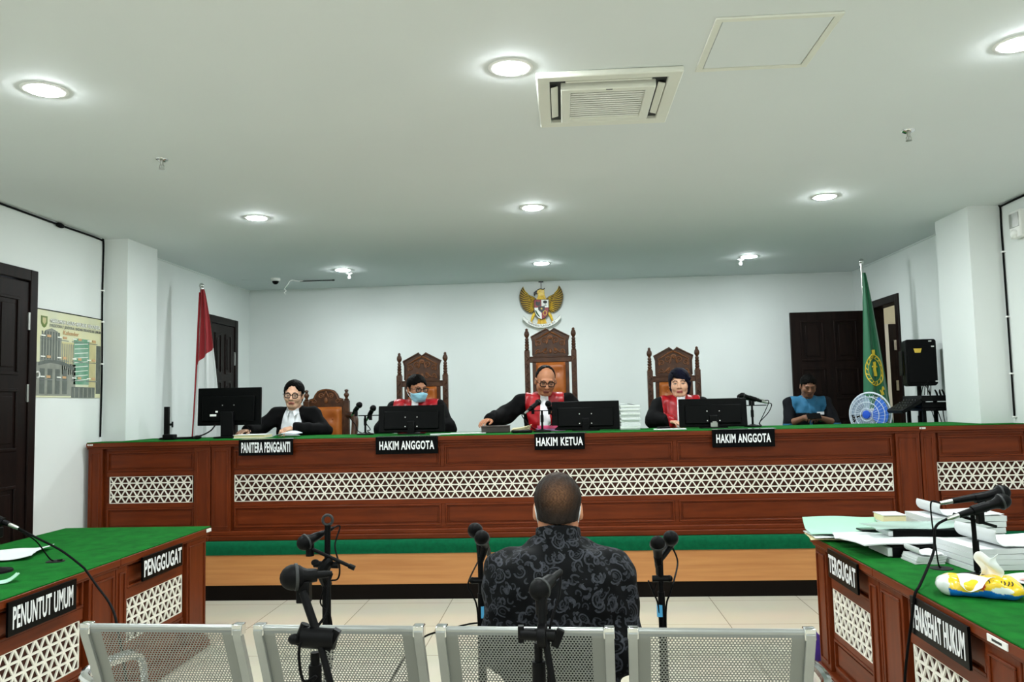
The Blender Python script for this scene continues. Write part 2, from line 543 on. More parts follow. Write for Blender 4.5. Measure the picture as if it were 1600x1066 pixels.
# door_1: near left wall
d = empty('door_1', (XL, D1[1], 0), kind='structure')
mb = MB(); door_frame(mb, D1[0] - D1[1], 0, 0, D1[2], 0, 1); mb.build('door_frame', M['door'], d, bevel=0.006)
mb = MB(); door_leaf(mb, 0.82, 2.47, 0.04)
lf = mb.build('door_leaf', M['door'], d, bevel=0.003, loc=(-0.012, -0.91, 0.01), rot=(0, 0, math.pi / 2))
for z in (2.19, 1.66, 0.45):
    mb = MB(); hinge(mb, (0.012, -0.088, z), (0.012, 0.03, 0.12)); mb.build('hinge', M['steel'], d)
# door_2: far left wall, at platform level
d = empty('door_2', (XL, D2[1], ZD), kind='structure')
mb = MB(); door_frame(mb, D2[0] - D2[1], 0, 0, D2[2] - ZD, 0, 1); mb.build('door_frame', M['door'], d, bevel=0.006)
mb = MB(); door_leaf(mb, 0.67, 2.03, 0.04)
mb.build('door_leaf', M['door'], d, bevel=0.003, loc=(-0.012, -0.76, 0.005), rot=(0, 0, math.pi / 2))
for z in (1.66, 0.45):
    mb = MB(); hinge(mb, (0.012, -0.088, z), (0.012, 0.03, 0.16)); mb.build('hinge', M['steel'], d)
# door_3: open doorway in the right wall, leaf swung back parallel to the back wall
d = empty('door_3', (XR, D3[1], ZD), kind='structure')
mb = MB(); door_frame(mb, D3[0] - D3[1], 0, 0, D3[2] - ZD, 0, -1); mb.build('door_frame', M['door'], d, bevel=0.006)
mb = MB(); door_leaf(mb, 0.86, 2.02, 0.04)
mb.build('door_leaf', M['door'], d, bevel=0.003, loc=(-0.90, 0.04, 0.005))
for z in (1.70, 0.4):
    mb = MB(); hinge(mb, (-0.02, -0.02, z)); mb.build('hinge', M['steel'], d)
# door_4: closed door at the end of the corridor
d = empty('door_4', (4.228, 10.9, ZD), kind='structure')
mb = MB()
mb.bb(0, 0.09, -0.03, 0, 0, 1.965); mb.bb(0.91, 1.0, -0.03, 0, 0, 1.965); mb.bb(0.09, 0.91, -0.03, 0, 1.875, 1.965)
mb.build('door_frame', M['door'], d, bevel=0.005)
mb = MB(); door_leaf(mb, 0.82, 1.86, 0.03); mb.build('door_leaf', M['door'], d, bevel=0.003, loc=(0.09, -0.012, 0))
for z in (1.69, 1.17):
    mb = MB(); hinge(mb, (0.07, -0.045, z), (0.05, 0.014, 0.13)); mb.build('hinge', M['steel'], d)
# pale jamb strip seen beside the far corridor door
mb = MB(); mb.bb(4.150, 4.215, 10.86, 10.9, ZD, 2.42); struct(mb, 'trim_4', M['white_plastic'])
mb = MB(); mb.bb(4.02, 4.148, 10.86, 10.9, ZD, 2.42); struct(mb, 'trim_5', M['door'])

# ------------------------------------------------------------------ raised platform
pf = empty('platform', (0, 6.46, 0), label='raised platform under the judges desk, green carpet over orange wood front', cat='platform')
mb = MB(); mb.bb(XL + 0.003, XR - 0.003, 0.05, 0.280, 0.0, ZD - 0.012); mb.bb(-3.72, 3.287, 0.280, 0.880, 0.0, ZD - 0.012); mb.bb(XL + 0.003, XR - 0.003, 0.880, YB - 6.46 - 0.003, 0.0, ZD - 0.012); mb.build('base', M['kick'], pf)
mb = MB(); mb.bb(XL + 0.003, XR - 0.003, 0.012, 0.05, 0.118, ZD - 0.012); mb.build('front_panel', M['orange'], pf)
tag(pf.children[-1], 'light orange wood front panel')
mb = MB(); mb.bb(XL + 0.003, XR - 0.003, 0.02, 0.05, 0.0, 0.118); mb.build('kick_board', M['kick'], pf)
mb = MB()
def _carpet(u, v):
    x = XL + 0.005 + u * (XR - XL - 0.01)
    pts = [(0.004, 0.362), (0.001, 0.40), (0.001, 0.435), (0.010, 0.452), (0.03, ZD), (0.2, ZD)]
    k = min(int(v * 5), 4); t = v * 5 - k
    y = pts[k][0] * (1 - t) + pts[k + 1][0] * t; z = pts[k][1] * (1 - t) + pts[k + 1][1] * t
    return (x, y, z - 0.006)
mb.sheet(_carpet, 60, 10, 0.012)
mb.bb(XL + 0.005, XR - 0.005, 0.2, 0.280, ZD - 0.012, ZD); mb.bb(-3.72, 3.285, 0.280, 0.880, ZD - 0.012, ZD); mb.bb(XL + 0.005, XR - 0.005, 0.880, YB - 6.46 - 0.005, ZD - 0.012, ZD)
mb.build('carpet', M['carpet'], pf)

# ------------------------------------------------------------------ panelled cabinets (judges desk and side tables)
def frame_strip(mb, x0, x1, z0, z1, y, w=0.014, t=0.010):
    mb.bb(x0, x1, y - t, y, z0, z0 + w); mb.bb(x0, x1, y - t, y, z1 - w, z1)
    mb.bb(x0, x0 + w, y - t, y, z0 + w, z1 - w); mb.bb(x1 - w, x1, y - t, y, z0 + w, z1 - w)

def lattice(mb, x0, x1, z0, z1, y, rows, pitch, bw=0.0085, t=0.007):
    hgt = z1 - z0; rh = hgt / rows
    mb.bb(x0, x1, y - t, y, z1 - bw * 0.45, z1); mb.bb(x0, x1, y - t, y, z0, z0 + bw * 0.45)
    mb.bb(x0, x0 + bw * 0.45, y - t, y, z0, z1)
    mb.bb(x1 - bw * 0.45, x1, y - t, y, z0, z1)
    for i in range(1, rows):
        mb.bb(x0, x1, y - t + 0.001, y, z0 + i * rh - bw / 2, z0 + i * rh + bw / 2)
    half = pitch / 2
    slope = half / rh
    run = slope * hgt
    hw = bw / 2 * math.sqrt(1 + slope * slope)
    for sgn in (1, -1):
        k0 = int(math.floor(-run / pitch)) - 1; k1 = int(math.ceil((x1 - x0 + run) / pitch)) + 1
        for k in range(k0, k1 + 1):
            xb = x0 + k * pitch + (0.0)
            # line x = xb + sgn*slope*(z - z0)
            poly = [(xb - hw, z0), (xb + hw, z0), (xb + sgn * run + hw, z1), (xb + sgn * run - hw, z1)]
            # clip in x
            for lim, keep in ((x0, 1), (x1, -1)):
                out = []
                for i in range(len(poly)):
                    a, b = poly[i], poly[(i + 1) % len(poly)]
                    ia, ib = (a[0] - lim) * keep >= 0, (b[0] - lim) * keep >= 0
                    if ia: out.append(a)
                    if ia != ib:
                        tt = (lim - a[0]) / (b[0] - a[0]); out.append((lim, a[1] + tt * (b[1] - a[1])))
                poly = out
                if not poly: break
            if len(poly) >= 3:
                off = 0.0004 * (1 if sgn > 0 else 2)
                mb.prism(poly, y - t + off, y, lambda a, b, tt: (a, tt, b))

def cabinet(name, label, cat, group, loc, rz, W, depth, Hc, pil, pans, lat, zl, zu, zlow, plinth=0.075, pitch=0.064, left_end=True, right_end=True, rows=4, bw=0.0085, deep=None, short=0.17):
    """local x along the front, y=0 the front face (viewer at -y), z up"""
    c = empty(name, loc, rz, label, cat, group)
    mb = MB()
    mb.bb(0, W, 0.022, 0.045, 0.0, Hc - 0.05)              # front board behind the panels
    da, db = deep or (0, W)
    mb.bb(0, 0.03, 0.045, depth if da == 0 else short, 0.0, Hc - 0.05); mb.bb(W - 0.03, W, 0.045, depth if db == W else short, 0.0, Hc - 0.05)
    if da > 0: mb.bb(da, da + 0.03, 0.045, depth, 0, Hc - 0.05)
    if db < W: mb.bb(db - 0.03, db, 0.045, depth, 0, Hc - 0.05)
    # face frame round the recesses
    px0 = min(p[0] for p in pans); px1 = max(p[1] for p in pans)
    mb.bb(px0, px1, 0.002, 0.022, zu[1], Hc - 0.05); mb.bb(px0, px1, 0.002, 0.022, zl[1], zu[0])
    mb.bb(px0, px1, 0.002, 0.022, zlow[1], zl[0]); mb.bb(px0, px1, 0.002, 0.022, plinth, zlow[0])
    xs = [p for p in pans]
    for i in range(len(xs) - 1):
        mb.bb(xs[i][1], xs[i + 1][0], 0.002, 0.022, zu[0], zu[1]); mb.bb(xs[i][1], xs[i + 1][0], 0.002, 0.022, zlow[0], zlow[1])
    mb.build('body', M['wood'], c, bevel=0.002)
    for x0, x1 in pil:
        mb = MB(); mb.bb(x0, x1, -0.014, 0.022, plinth, Hc - 0.05)
        if x1 - x0 > 0.06: frame_strip(mb, x0 + 0.022, x1 - 0.022, plinth + 0.03, Hc - 0.085, -0.013, 0.010, 0.008)
        mb.build('pilaster', M['wood_v'], c, bevel=0.003)
    for x0, x1 in pans:
        for nm, (a, b) in (('upper_panel', zu), ('lower_panel', zlow)):
            mb = MB(); mb.bb(x0, x1, 0.014, 0.021, a, b)
            frame_strip(mb, x0 + 0.001, x1 - 0.001, a + 0.001, b - 0.001, 0.015, 0.014, 0.017)
            mb.bb(x0 + 0.030, x1 - 0.030, 0.008, 0.016, a + 0.028, b - 0.028)
            mb.build(nm, M['wood'], c, bevel=0.003)
    mb = MB(); lattice(mb, lat[0], lat[1], zl[0], zl[1], 0.012, rows, pitch, bw)
    ls = mb.build('lattice_screen', M['lattice'], c, smooth=False)
    tag(ls, 'cream white triangular lattice')
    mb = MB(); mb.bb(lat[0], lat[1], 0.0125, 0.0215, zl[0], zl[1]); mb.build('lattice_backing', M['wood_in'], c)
    mb = MB()
    mb.bb(-0.0, W, -0.045, 0.022, 0, plinth * 0.55); mb.bb(0, W, -0.030, 0.022, plinth * 0.55, plinth)
    mb.build('plinth', M['wood'], c, bevel=0.006, seg=3)
    mb = MB()
    mb.bb(-0.0, W, -0.040, 0.022, Hc - 0.040, Hc - 0.006); mb.bb(0, W, -0.026, 0.022, Hc - 0.056, Hc - 0.040)
    mb.bb(0, W, 0.022, short if deep else depth, Hc - 0.05, Hc - 0.006)
    if deep: mb.bb(da, db, short, depth, Hc - 0.05, Hc - 0.006)
    mb.build('top_edge', M['wood'], c, bevel=0.004, seg=3)
    return c

Yd = 6.57; HC = 1.262 - ZD
def desk_unit(label, x0, x1, pil, pans, lat, deep=None, pitch=0.0655):
    return cabinet('desk_cabinet', label, 'desk', 'panelled units of the judges long desk', (x0, Yd, ZD), 0, x1 - x0, 0.70, HC,
                   [(a - x0, b - x0) for a, b in pil], [(a - x0, b - x0) for a, b in pans], (lat[0] - x0, lat[1] - x0),
                   (0.762 - ZD, 0.978 - ZD), (1.018 - ZD, 1.182 - ZD), (0.552 - ZD, 0.722 - ZD), deep=deep, pitch=pitch, bw=0.0095)
desk_unit('left end unit of the long judges desk, short panelled section beside the left wall', -3.90, -2.867,
          [(-3.895, -3.775), (-3.005, -2.87)], [(-3.745, -3.01)], (-3.722, -3.023), deep=(0.185, 1.033))
desk_unit('wide middle unit of the long judges desk with one long lattice band', -2.865, 2.735,
          [(-2.862, -2.702), (2.552, 2.733)], [(-2.68, -0.992), (-0.960, 0.848), (0.880, 2.53)], (-2.677, 2.526), pitch=0.0705)
desk_unit('right end unit of the long judges desk, below the loudspeaker by the right wall', 2.737, XR - 0.004,
          [(2.74, 2.852), ], [(2.875, XR - 0.03)], (2.858, XR - 0.012), deep=(0, 0.545))
mb = MB()
mb.bb(-3.898, XR - 0.006, Yd - 0.036, Yd + 0.175, 1.2565, 1.2625)
mb.bb(-3.715, 3.282, Yd + 0.175, Yd + 0.70, 1.2565, 1.2625)
mb.build('felt_desk_cover', M['felt'], bevel=0.002); tag(bpy.context.scene.objects['felt_desk_cover'], 'long green felt cover laid over the top of the judges desk', 'desk cover')
for x, lb in ((-3.868, 'small white sticker on the left end of the judges desk edge'), (2.745, 'small white sticker on the judges desk edge below the loudspeaker')):
    mb = MB(); mb.bb(x - 0.02, x + 0.025, Yd - 0.0415, Yd - 0.0402, 1.237, 1.250)
    mb.cur = 1; mb.bb(x - 0.012, x + 0.002, Yd - 0.0419, Yd - 0.0414, 1.241, 1.246); mb.bb(x + 0.006, x + 0.019, Yd - 0.0419, Yd - 0.0414, 1.242, 1.245)
    tag(mb.build('sticker', [M['sticker'], M['dark_slot']]), lb, 'sticker')

# side tables; left front face at X=-2.34 facing +X, right front face at X=1.36 facing -X
ZT = 0.752
zz = dict(zl=(0.285, 0.510), zu=(0.565, 0.705), zlow=(0.10, 0.255))
def left_unit(label, y0, y1, pil, pan, lat):
    # local x runs along +Y, front (local -y) faces world +X : rz = +90deg
    return cabinet('side_table', label, 'table', 'panelled units of the left side table', (-2.345, y0, 0), math.pi / 2, y1 - y0, 0.92, ZT,
                   [(a - y0, b - y0) for a, b in pil], [(pan[0] - y0, pan[1] - y0)], (lat[0] - y0, lat[1] - y0), pitch=0.070, bw=0.0105, **zz)
def right_unit(label, y0, y1, pil, pan, lat):
    # local x runs along -Y, front faces world -X : rz = -90deg ; local x = y1 - Y
    return cabinet('side_table', label, 'table', 'panelled units of the right side table', (1.365, y1, 0), -math.pi / 2, y1 - y0, 0.92, ZT,
                   [(y1 - b, y1 - a) for a, b in pil], [(y1 - pan[1], y1 - pan[0])], (y1 - lat[1], y1 - lat[0]), pitch=0.070, bw=0.0105, **zz)
left_unit('left side table unit that carries the sign PENGGUGAT', 4.192, 5.27, [(4.195, 4.30), (5.0, 5.265)], (4.325, 4.975), (4.325, 4.972))
left_unit('left side table unit that carries the sign PENUNTUT UMUM, nearest the camera', 3.05, 4.188, [(3.055, 3.20), (3.95, 4.185)], (3.225, 3.925), (3.225, 3.905))
right_unit('right side table unit that carries the sign TERGUGAT', 3.745, 4.66, [(3.748, 3.875), (4.48, 4.655)], (3.90, 4.455), (3.898, 4.450))
right_unit('right side table unit that carries the sign PENASEHAT HUKUM, nearest the camera', 2.45, 3.741, [(2.455, 2.62), (2.63, 2.84), (3.50, 3.738)], (2.865, 3.475), (2.865, 3.462))
mb = MB(); mb.bb(-3.285, -2.308, 3.03, 5.285, ZT - 0.006, ZT + 0.001)
tag(mb.build('felt_table_cover', M['felt'], bevel=0.002), 'green felt cover on the left side table, mostly bare', 'table cover')
mb = MB(); mb.bb(1.328, 2.30, 2.43, 4.675, ZT - 0.006, ZT + 0.001)
tag(mb.build('felt_table_cover', M['felt'], bevel=0.002), 'green felt cover on the right side table under the heaped papers', 'table cover')
mb = MB(); mb.bb(-2.3, -2.296, 5.20, 5.265, ZT - 0.028, ZT - 0.008); tag(mb.build('sticker', M['sticker']), 'white sticker on the far corner of the left side table edge', 'sticker')
mb = MB(); mb.bb(1.3205, 1.3245, 2.64, 2.76, ZT - 0.034, ZT - 0.012); mb.cur = 1; mb.bb(1.320, 1.3206, 2.67, 2.73, ZT - 0.027, ZT - 0.019)
tag(mb.build('sticker', [M['sticker'], M['dark_slot']]), 'white sticker on the near edge of the right side table', 'sticker')

# ------------------------------------------------------------------ name signs
def sign(label, text, loc, rz, w, h, tw=0.88, th=0.62, clip=True, bold=0.03):
    """local: x along sign, -y towards the reader, z up, origin at bottom centre of the back face"""
    s = empty('name_sign', loc, rz, label, 'sign', None)
    mb = MB(); mb.bb(-w / 2, w / 2, -0.010, 0, 0, h); mb.build('board', M['sign'], s, bevel=0.001)
    mb = MB()
    add_text(mb, text, lambda u, v, t: ((u - 0.5) * w * tw, -0.0095 - 0.002 * t, h / 2 + (v - 0.5) * h * th), bold)
    mb.build('lettering', M['white_letter'], s, smooth=False); tag(s.children[-1], 'bold white capital letters')
    if clip:
        mb = MB(); mb.bb(-w / 2 + 0.01, w / 2 + 0.015, -0.006, 0.10, h, h + 0.003); mb.build('acrylic_clip', M['acrylic'], s)
    return s
ys = Yd - 0.042
sign('black sign PANITERA PENGGANTI on the desk front before the clerk', 'PANITERA PENGGANTI', (-2.398, ys, 1.133), 0, 0.445, 0.128, 0.90, 0.66)
sign('black sign HAKIM ANGGOTA below the masked judge', 'HAKIM ANGGOTA', (-1.253, ys, 1.122), 0, 0.50, 0.138, 0.88, 0.50)
sign('black sign HAKIM KETUA below the middle judge', 'HAKIM KETUA', (-0.038, ys, 1.133), 0, 0.395, 0.128, 0.93, 0.52)
sign('black sign HAKIM ANGGOTA below the judge in the navy headscarf', 'HAKIM ANGGOTA', (1.388, ys, 1.125), 0, 0.48, 0.138, 0.87, 0.50)
sx = -2.345 + 0.043
sign('black sign PENUNTUT UMUM on the left side table', 'PENUNTUT UMUM', (sx, 3.543, 0.593), math.pi / 2, 0.475, 0.140, 0.88, 0.66, clip=False, bold=0.022)
sign('black sign PENGGUGAT on the left side table', 'PENGGUGAT', (sx, 4.622, 0.588), math.pi / 2, 0.465, 0.128, 0.94, 0.70, clip=False, bold=0.022)
sx = 1.365 - 0.043
sign('black sign TERGUGAT on the right side table', 'TERGUGAT', (sx, 4.110, 0.596), -math.pi / 2, 0.415, 0.140, 0.92, 0.64, clip=False, bold=0.022)
sign('black sign PENASEHAT HUKUM on the right side table', 'PENASEHAT HUKUM', (sx, 3.098, 0.588), -math.pi / 2, 0.455, 0.142, 0.90, 0.66, clip=False, bold=0.022)

# ------------------------------------------------------------------ ceiling fittings
LB = ['round ceiling downlight nearest the camera on the left', 'round ceiling downlight beside the air conditioner', 'round ceiling downlight at the right frame edge, nearest on that side',
      'middle one of the left row of ceiling downlights', 'middle ceiling downlight of the centre row, in front of the eagle', 'middle one of the right row of ceiling downlights',
      'far left ceiling downlight near the dome camera', 'far ceiling downlight above the golden eagle emblem', 'far right ceiling downlight with a sprinkler under its edge']
def downlight(x, y, label):
    e = empty('ceiling_light', (x, y, H), 0, label, 'ceiling light', 'round downlights in the ceiling')
    mb = MB(); mb.lathe([(0.080, -0.004), (0.096, -0.004), (0.102, -0.001), (0.102, 0.0), (0.080, 0.0)], n=32)
    mb.build('trim_ring', M['lamp_ring'], e)
    mb = MB(); mb.lathe([(0.001, -0.013), (0.030, -0.0125), (0.055, -0.011), (0.070, -0.0075), (0.0795, -0.002), (0.0795, -0.001)], n=32)
    mb.build('diffuser', M['lamp'], e)
    return e
k = 0
for y in (3.58, 6.235, 8.78):
    for x in (-2.367, -0.195, 2.01):
        downlight(x, y, LB[k]); k += 1
for i, y in enumerate((0.95, -1.7)):
    for j, x in enumerate((-2.367, -0.195, 2.01)):
        downlight(x, y, 'round ceiling downlight behind the camera, row %s, %s' % (('near', 'rear')[i], ('left', 'centre', 'right')[j]))
# corridor lamp
e = empty('ceiling_light', (4.8, 9.4, 2.9), 0, 'round ceiling light in the corridor beyond the open door', 'ceiling light')
mb = MB(); mb.lathe([(0.001, -0.03), (0.08, -0.028), (0.11, -0.012), (0.115, 0)], n=24); mb.build('diffuser', mat('corridor_lamp', (255, 250, 235), 0.5, emis=(1, 0.97, 0.88, 1), estr=130, noise=0.01), e)

# cassette air conditioner, X -0.085..0.585, Y 3.63..4.33
ac = empty('air_conditioner', (0.25, 3.985, H), 0, 'white square cassette air conditioner in the ceiling', 'air conditioner')
W2 = 0.335; D2_ = 0.345
mb = MB()
zo = -0.028
mb.frame(-W2, W2, -D2_, D2_, 0.062, zo, 0)
mb.build('bezel', M['ac'], ac, bevel=0.008, seg=3)
mb = MB(); mb.bb(-W2 + 0.062, W2 - 0.062, -D2_ + 0.062, D2_ - 0.062, -0.006, 0); mb.build('outlet_recess', M['dark_slot'], ac)
mb = MB()
wi, di = 0.222, 0.225
mb.frame(-wi, wi, -di, di, 0.045, -0.046, -0.006)
mb.build('centre_panel', M['ac'], ac, bevel=0.006, seg=3)
mb = MB()
mb.bb(-wi + 0.045, wi - 0.045, -di + 0.045, di - 0.045, -0.020, -0.012)
n = 13
for i in range(n):
    y = -di + 0.055 + (2 * di - 0.11) * i / (n - 1)
    mb.box((0, y, -0.034), (2 * wi - 0.095, 0.016, 0.006), rotm(0.6, 0, 0))
mb.build('intake_grille', M['white_plastic'], ac)
for a in (-1, 1):
    mb = MB(); mb.box((a * 0.252, 0, -0.020), (0.034, 0.40, 0.006), rotm(0, a * 0.25, 0)); mb.build('louver', M['ac'], ac, bevel=0.002)
    mb = MB(); mb.box((0, a * 0.257, -0.020), (0.40, 0.034, 0.006), rotm(-a * 0.25, 0, 0)); mb.build('louver', M['ac'], ac, bevel=0.002)
mb = MB(); mb.bb(-0.01, 0.02, -di + 0.006, -di + 0.014, -0.0475, -0.0455); mb.build('indicator', M['dark_slot'], ac)

# access hatch beside it
hp = empty('access_hatch', (0.893, 3.447, H), 0, 'white square access hatch set in the ceiling beyond the air conditioner', 'hatch')
mb = MB()
wx, wy = 0.25, 0.262
mb.frame(-wx, wx, -wy, wy, 0.030, -0.010, 0)
mb.build('frame', M['ac'], hp, bevel=0.003)
mb = MB(); mb.bb(-wx + 0.033, wx - 0.033, -wy + 0.033, wy - 0.033, -0.006, 0); mb.build('panel', M['ceil'], hp, bevel=0.001)
mb = MB(); mb.bb(-0.15, 0.15, -0.13, 0.13, -0.004, 0)
tag(mb.build('access_hatch', M['ceil'], loc=(-3.53, 9.36, H), bevel=0.002), 'faint small ceiling hatch in the far left corner by the dome camera', 'hatch')

def sprinkler(x, y, label, col):
    e = empty('sprinkler', (x, y, H), 0, label, 'sprinkler', 'fire sprinklers in the ceiling')
    mb = MB(); mb.lathe([(0.001, 0), (0.038, 0), (0.036, -0.006), (0.018, -0.016), (0.001, -0.016)], n=20); mb.build('escutcheon', M['chrome'] if col else M['white_plastic'], e)
    mb = MB(); mb.cyl((0, 0, -0.016), (0, 0, -0.034), 0.010, n=12)
    mb.tube([(-0.008, 0, -0.034), (-0.014, 0, -0.046), (-0.004, 0, -0.058)], 0.003, 6); mb.tube([(0.008, 0, -0.034), (0.014, 0, -0.046), (0.004, 0, -0.058)], 0.003, 6)
    mb.cyl((0, 0, -0.034), (0, 0, -0.058), 0.003, n=8)
    mb.build('frame', M['steel'] if col else M['white_plastic'], e)
    mb = MB(); mb.lathe([(0.001, -0.062), (0.017, -0.061), (0.017, -0.058), (0.001, -0.058)], n=18); mb.build('deflector', M['steel'] if col else M['white_plastic'], e)
sprinkler(-2.354, 4.676, 'dark chrome ceiling sprinkler on the left, between the downlights', 1)
sprinkler(2.007, 4.72, 'chrome ceiling sprinkler with white collar on the right', 1)
sprinkler(-2.36, 9.02, 'white sprinkler just behind the far left downlight', 0)
sprinkler(1.96, 8.96, 'white sprinkler just behind the far right downlight', 0)

e = empty('dome_camera', (-3.27, 9.20, H), 0, 'white dome security camera on the ceiling in the far left corner', 'camera')
mb = MB(); mb.lathe([(0.001, 0), (0.055, 0), (0.055, -0.022), (0.045, -0.034), (0.001, -0.034)], n=24); mb.build('base', M['white_plastic'], e)
mb = MB(); mb.ell((0, 0, -0.036), (0.038, 0.038, 0.036), 18); mb.build('dome', M['black'], e)
mb = MB(); mb.cyl((0, 0, 0), (0.40, 0, -0.0), 0.007, n=8); mb.ell((0.40, 0, 0), (0.018, 0.01, 0.01), 8)
tag(mb.build('curtain_rod', M['dark_slot'], loc=(-3.05, 9.40, H - 0.012)), 'thin dark rod fixed to the ceiling behind the dome camera', 'rod')
mb = MB(); mb.tube([(0.16, 0.3, -0.004), (0.12, 0.24, -0.02), (0.05, 0.2, -0.015), (0.02, 0.18, -0.06), (-0.03, 0.2, -0.11), (-0.01, 0.2, -0.135), (-0.035, 0.2, -0.155), (-0.015, 0.2, -0.175)], 0.005, 6)
tag(mb.build('loose_cable', M['white_plastic'], loc=(-3.17, 9.10, H)), 'loose white wire hanging from the ceiling beside the dome camera', 'cable')

# ------------------------------------------------------------------ wall fittings
mb = MB()
x = XL + 0.010
mb.tube([(x, 4.6, 2.985), (x, 5.4, 2.992), (x, 6.1, 2.988), (x, 6.6, 2.990), (x, 6.755, 2.985)], 0.008, 6)
mb.tube([(x, 6.76, 2.985), (x + 0.001, 6.782, 2.95), (x, 6.778, 2.5), (x + 0.002, 6.785, 1.9), (x, 6.778, 1.30)], 0.008, 6)
mb.build('wall_cable', M['rubber']); c1 = bpy.context.scene.objects['wall_cable']; tag(c1, 'black cable running along the left wall top and down beside the pillar', 'cable')
mb = MB(); mb.ell((XL + 0.020, 6.15, 2.982), (0.018, 0.055, 0.020), 12); mb.build('cable_joint', M['rubber'], c1)
for z in (2.55, 2.28, 1.92):
    mb = MB(); mb.bb(XL, XL + 0.022, 6.765, 6.795, z - 0.006, z + 0.006); mb.build('cable_clip', M['white_plastic'], c1)
mb = MB()
x = XR - 0.010
mb.tube([(x, 5.2, 2.985), (x, 6.0, 2.99), (x, 6.66, 2.988), (x, 6.712, 2.95), (x, 6.716, 2.5), (x - 0.002, 6.71, 1.9), (x, 6.716, 1.30)], 0.008, 6)
mb.build('wall_cable', M['rubber']); c2 = [o for o in bpy.context.scene.objects if o.name.startswith('wall_cable')][-1]; tag(c2, 'black cable running down the right wall beside the pillar', 'cable')
for z in (2.62, 2.1, 1.65, 1.31):
    mb = MB(); mb.bb(XR - 0.022, XR, 6.695, 6.725, z - 0.006, z + 0.006); mb.build('cable_clip', M['white_plastic'], c2)
e = empty('wall_lamp', (XR, 6.46, 2.66), 0, 'white and grey emergency lamp high on the right wall', 'lamp')
mb = MB(); mb.bb(-0.06, 0, -0.10, 0.05, 0.02, 0.23); mb.build('housing', M['white_plastic'], e, bevel=0.01)
mb = MB(); mb.bb(-0.066, -0.058, -0.09, 0.04, 0.10, 0.21); mb.build('lens', M['steel'], e, bevel=0.003)
mb = MB(); mb.ell((-0.06, -0.02, 0.05), (0.03, 0.04, 0.035), 14); mb.build('spot_head', M['white_plastic'], e)

# calendar poster on the left wall, Y 5.905..6.765, z 1.63..2.297
pw, ph = 0.862, 0.667
ps = empty('poster', (XL + 0.002, 5.912, 1.63), math.pi / 2, 'glossy calendar poster with office buildings beside the near left door', 'poster')
mb = MB(); mb.bb(0, pw, -0.003, 0, 0, ph); mb.build('sheet', mat('poster_cream', (214, 210, 168), 0.25, noise=0.12, nscale=3, rgb2=(200, 204, 180)), ps)
pm = [mat('print_grey', (140, 142, 132), 0.25, noise=0.25, nscale=12), mat('print_dark', (96, 102, 96), 0.25, noise=0.3, nscale=14), mat('print_green_glass', (86, 140, 110), 0.22, noise=0.35, nscale=10, rgb2=(130, 165, 145)),
      mat('print_cream_stone', (196, 186, 138), 0.25, noise=0.15, nscale=10), mat('print_white', (240, 240, 232), 0.25, noise=0.02), mat('print_orange', (192, 152, 108), 0.3, noise=0.05), mat('print_logo_green', (92, 112, 36), 0.3, noise=0.2), mat('print_ink', (104, 108, 106), 0.3, noise=0.05)]
mb = MB()
def pr(c, x0, x1, z0, z1, lay=1):
    mb.cur = c; mb.bb(x0 * pw, x1 * pw, -0.003 - 0.0007 * lay, -0.0029, z0 * ph, z1 * ph)
def pv(c, pts, lay=1):
    mb.cur = c; mb.prism([(a * pw, b * ph) for a, b in pts], -0.003 - 0.0007 * lay, -0.0029, lambda a, b, t: (a, t, b))
pr(0, 0.05, 0.36, 0.02, 0.70); pv(0, [(0.08, 0.70), (0.34, 0.70), (0.30, 0.77), (0.21, 0.80), (0.12, 0.77)])
for i in range(7): pr(1, 0.07 + i * 0.04, 0.09 + i * 0.04, 0.42, 0.76, 2)
pr(3, 0.36, 0.56, 0.25, 0.66)
for i in range(6): pr(0, 0.37 + i * 0.032, 0.385 + i * 0.032, 0.27, 0.64, 2)
pr(0, 0.0, 0.58, 0.02, 0.40, 2); pv(1, [(0.03, 0.36), (0.20, 0.40), (0.40, 0.38), (0.56, 0.33), (0.56, 0.36), (0.40, 0.42), (0.20, 0.44), (0.03, 0.40)], 3)
for i in range(4): pr(1, 0.05 + i * 0.11, 0.12 + i * 0.11, 0.04, 0.33, 3)
pr(2, 0.55, 0.80, 0.16, 0.72, 2)
for i in range(9): pv(4, [(0.56, 0.2 + i * 0.055), (0.78, 0.225 + i * 0.055), (0.78, 0.232 + i * 0.055), (0.56, 0.207 + i * 0.055)], 3)
pr(3, 0.80, 0.91, 0.10, 0.70, 2); pr(1, 0.92, 0.995, 0.05, 0.66, 2); pr(1, 0.52, 0.90, 0.0, 0.13, 3)
for i in range(5): pr(0, 0.56 + i * 0.07, 0.575 + i * 0.07, 0.0, 0.12, 4)
for r_, zc in enumerate((0.70, 0.46, 0.23)):
    for i in range(4):
        a = 0.06 + i * 0.235
        pr(4, a, a + 0.06, zc, zc + 0.014, 5); pr(5, a + 0.085, a + 0.14, zc - 0.006, zc + 0.022, 5); pr(7, a - 0.01, a + 0.17, zc - 0.03, zc - 0.022, 5)
pv(6, [(0.055, 0.93), (0.145, 0.93), (0.145, 0.85), (0.125, 0.81), (0.10, 0.795), (0.075, 0.81), (0.055, 0.85)], 3)
pv(3, [(0.075, 0.91), (0.125, 0.91), (0.125, 0.86), (0.10, 0.83), (0.075, 0.86)], 4)
mb.build('printed_picture', pm, ps, smooth=False)
mb = MB()
def ptxt(s, x0, x1, z0, z1, c, bold=0.02, d0=0.0):
    mb.cur = c
    add_text(mb, s, lambda u, v, t: ((x0 + u * (x1 - x0)) * pw, -0.0068 - d0 - 0.0006 * t, (z0 + v * (z1 - z0)) * ph), bold)
ptxt('MAHKAMAH AGUNG REPUBLIK INDONESIA', 0.185, 0.975, 0.865, 0.915, 7, 0.05)
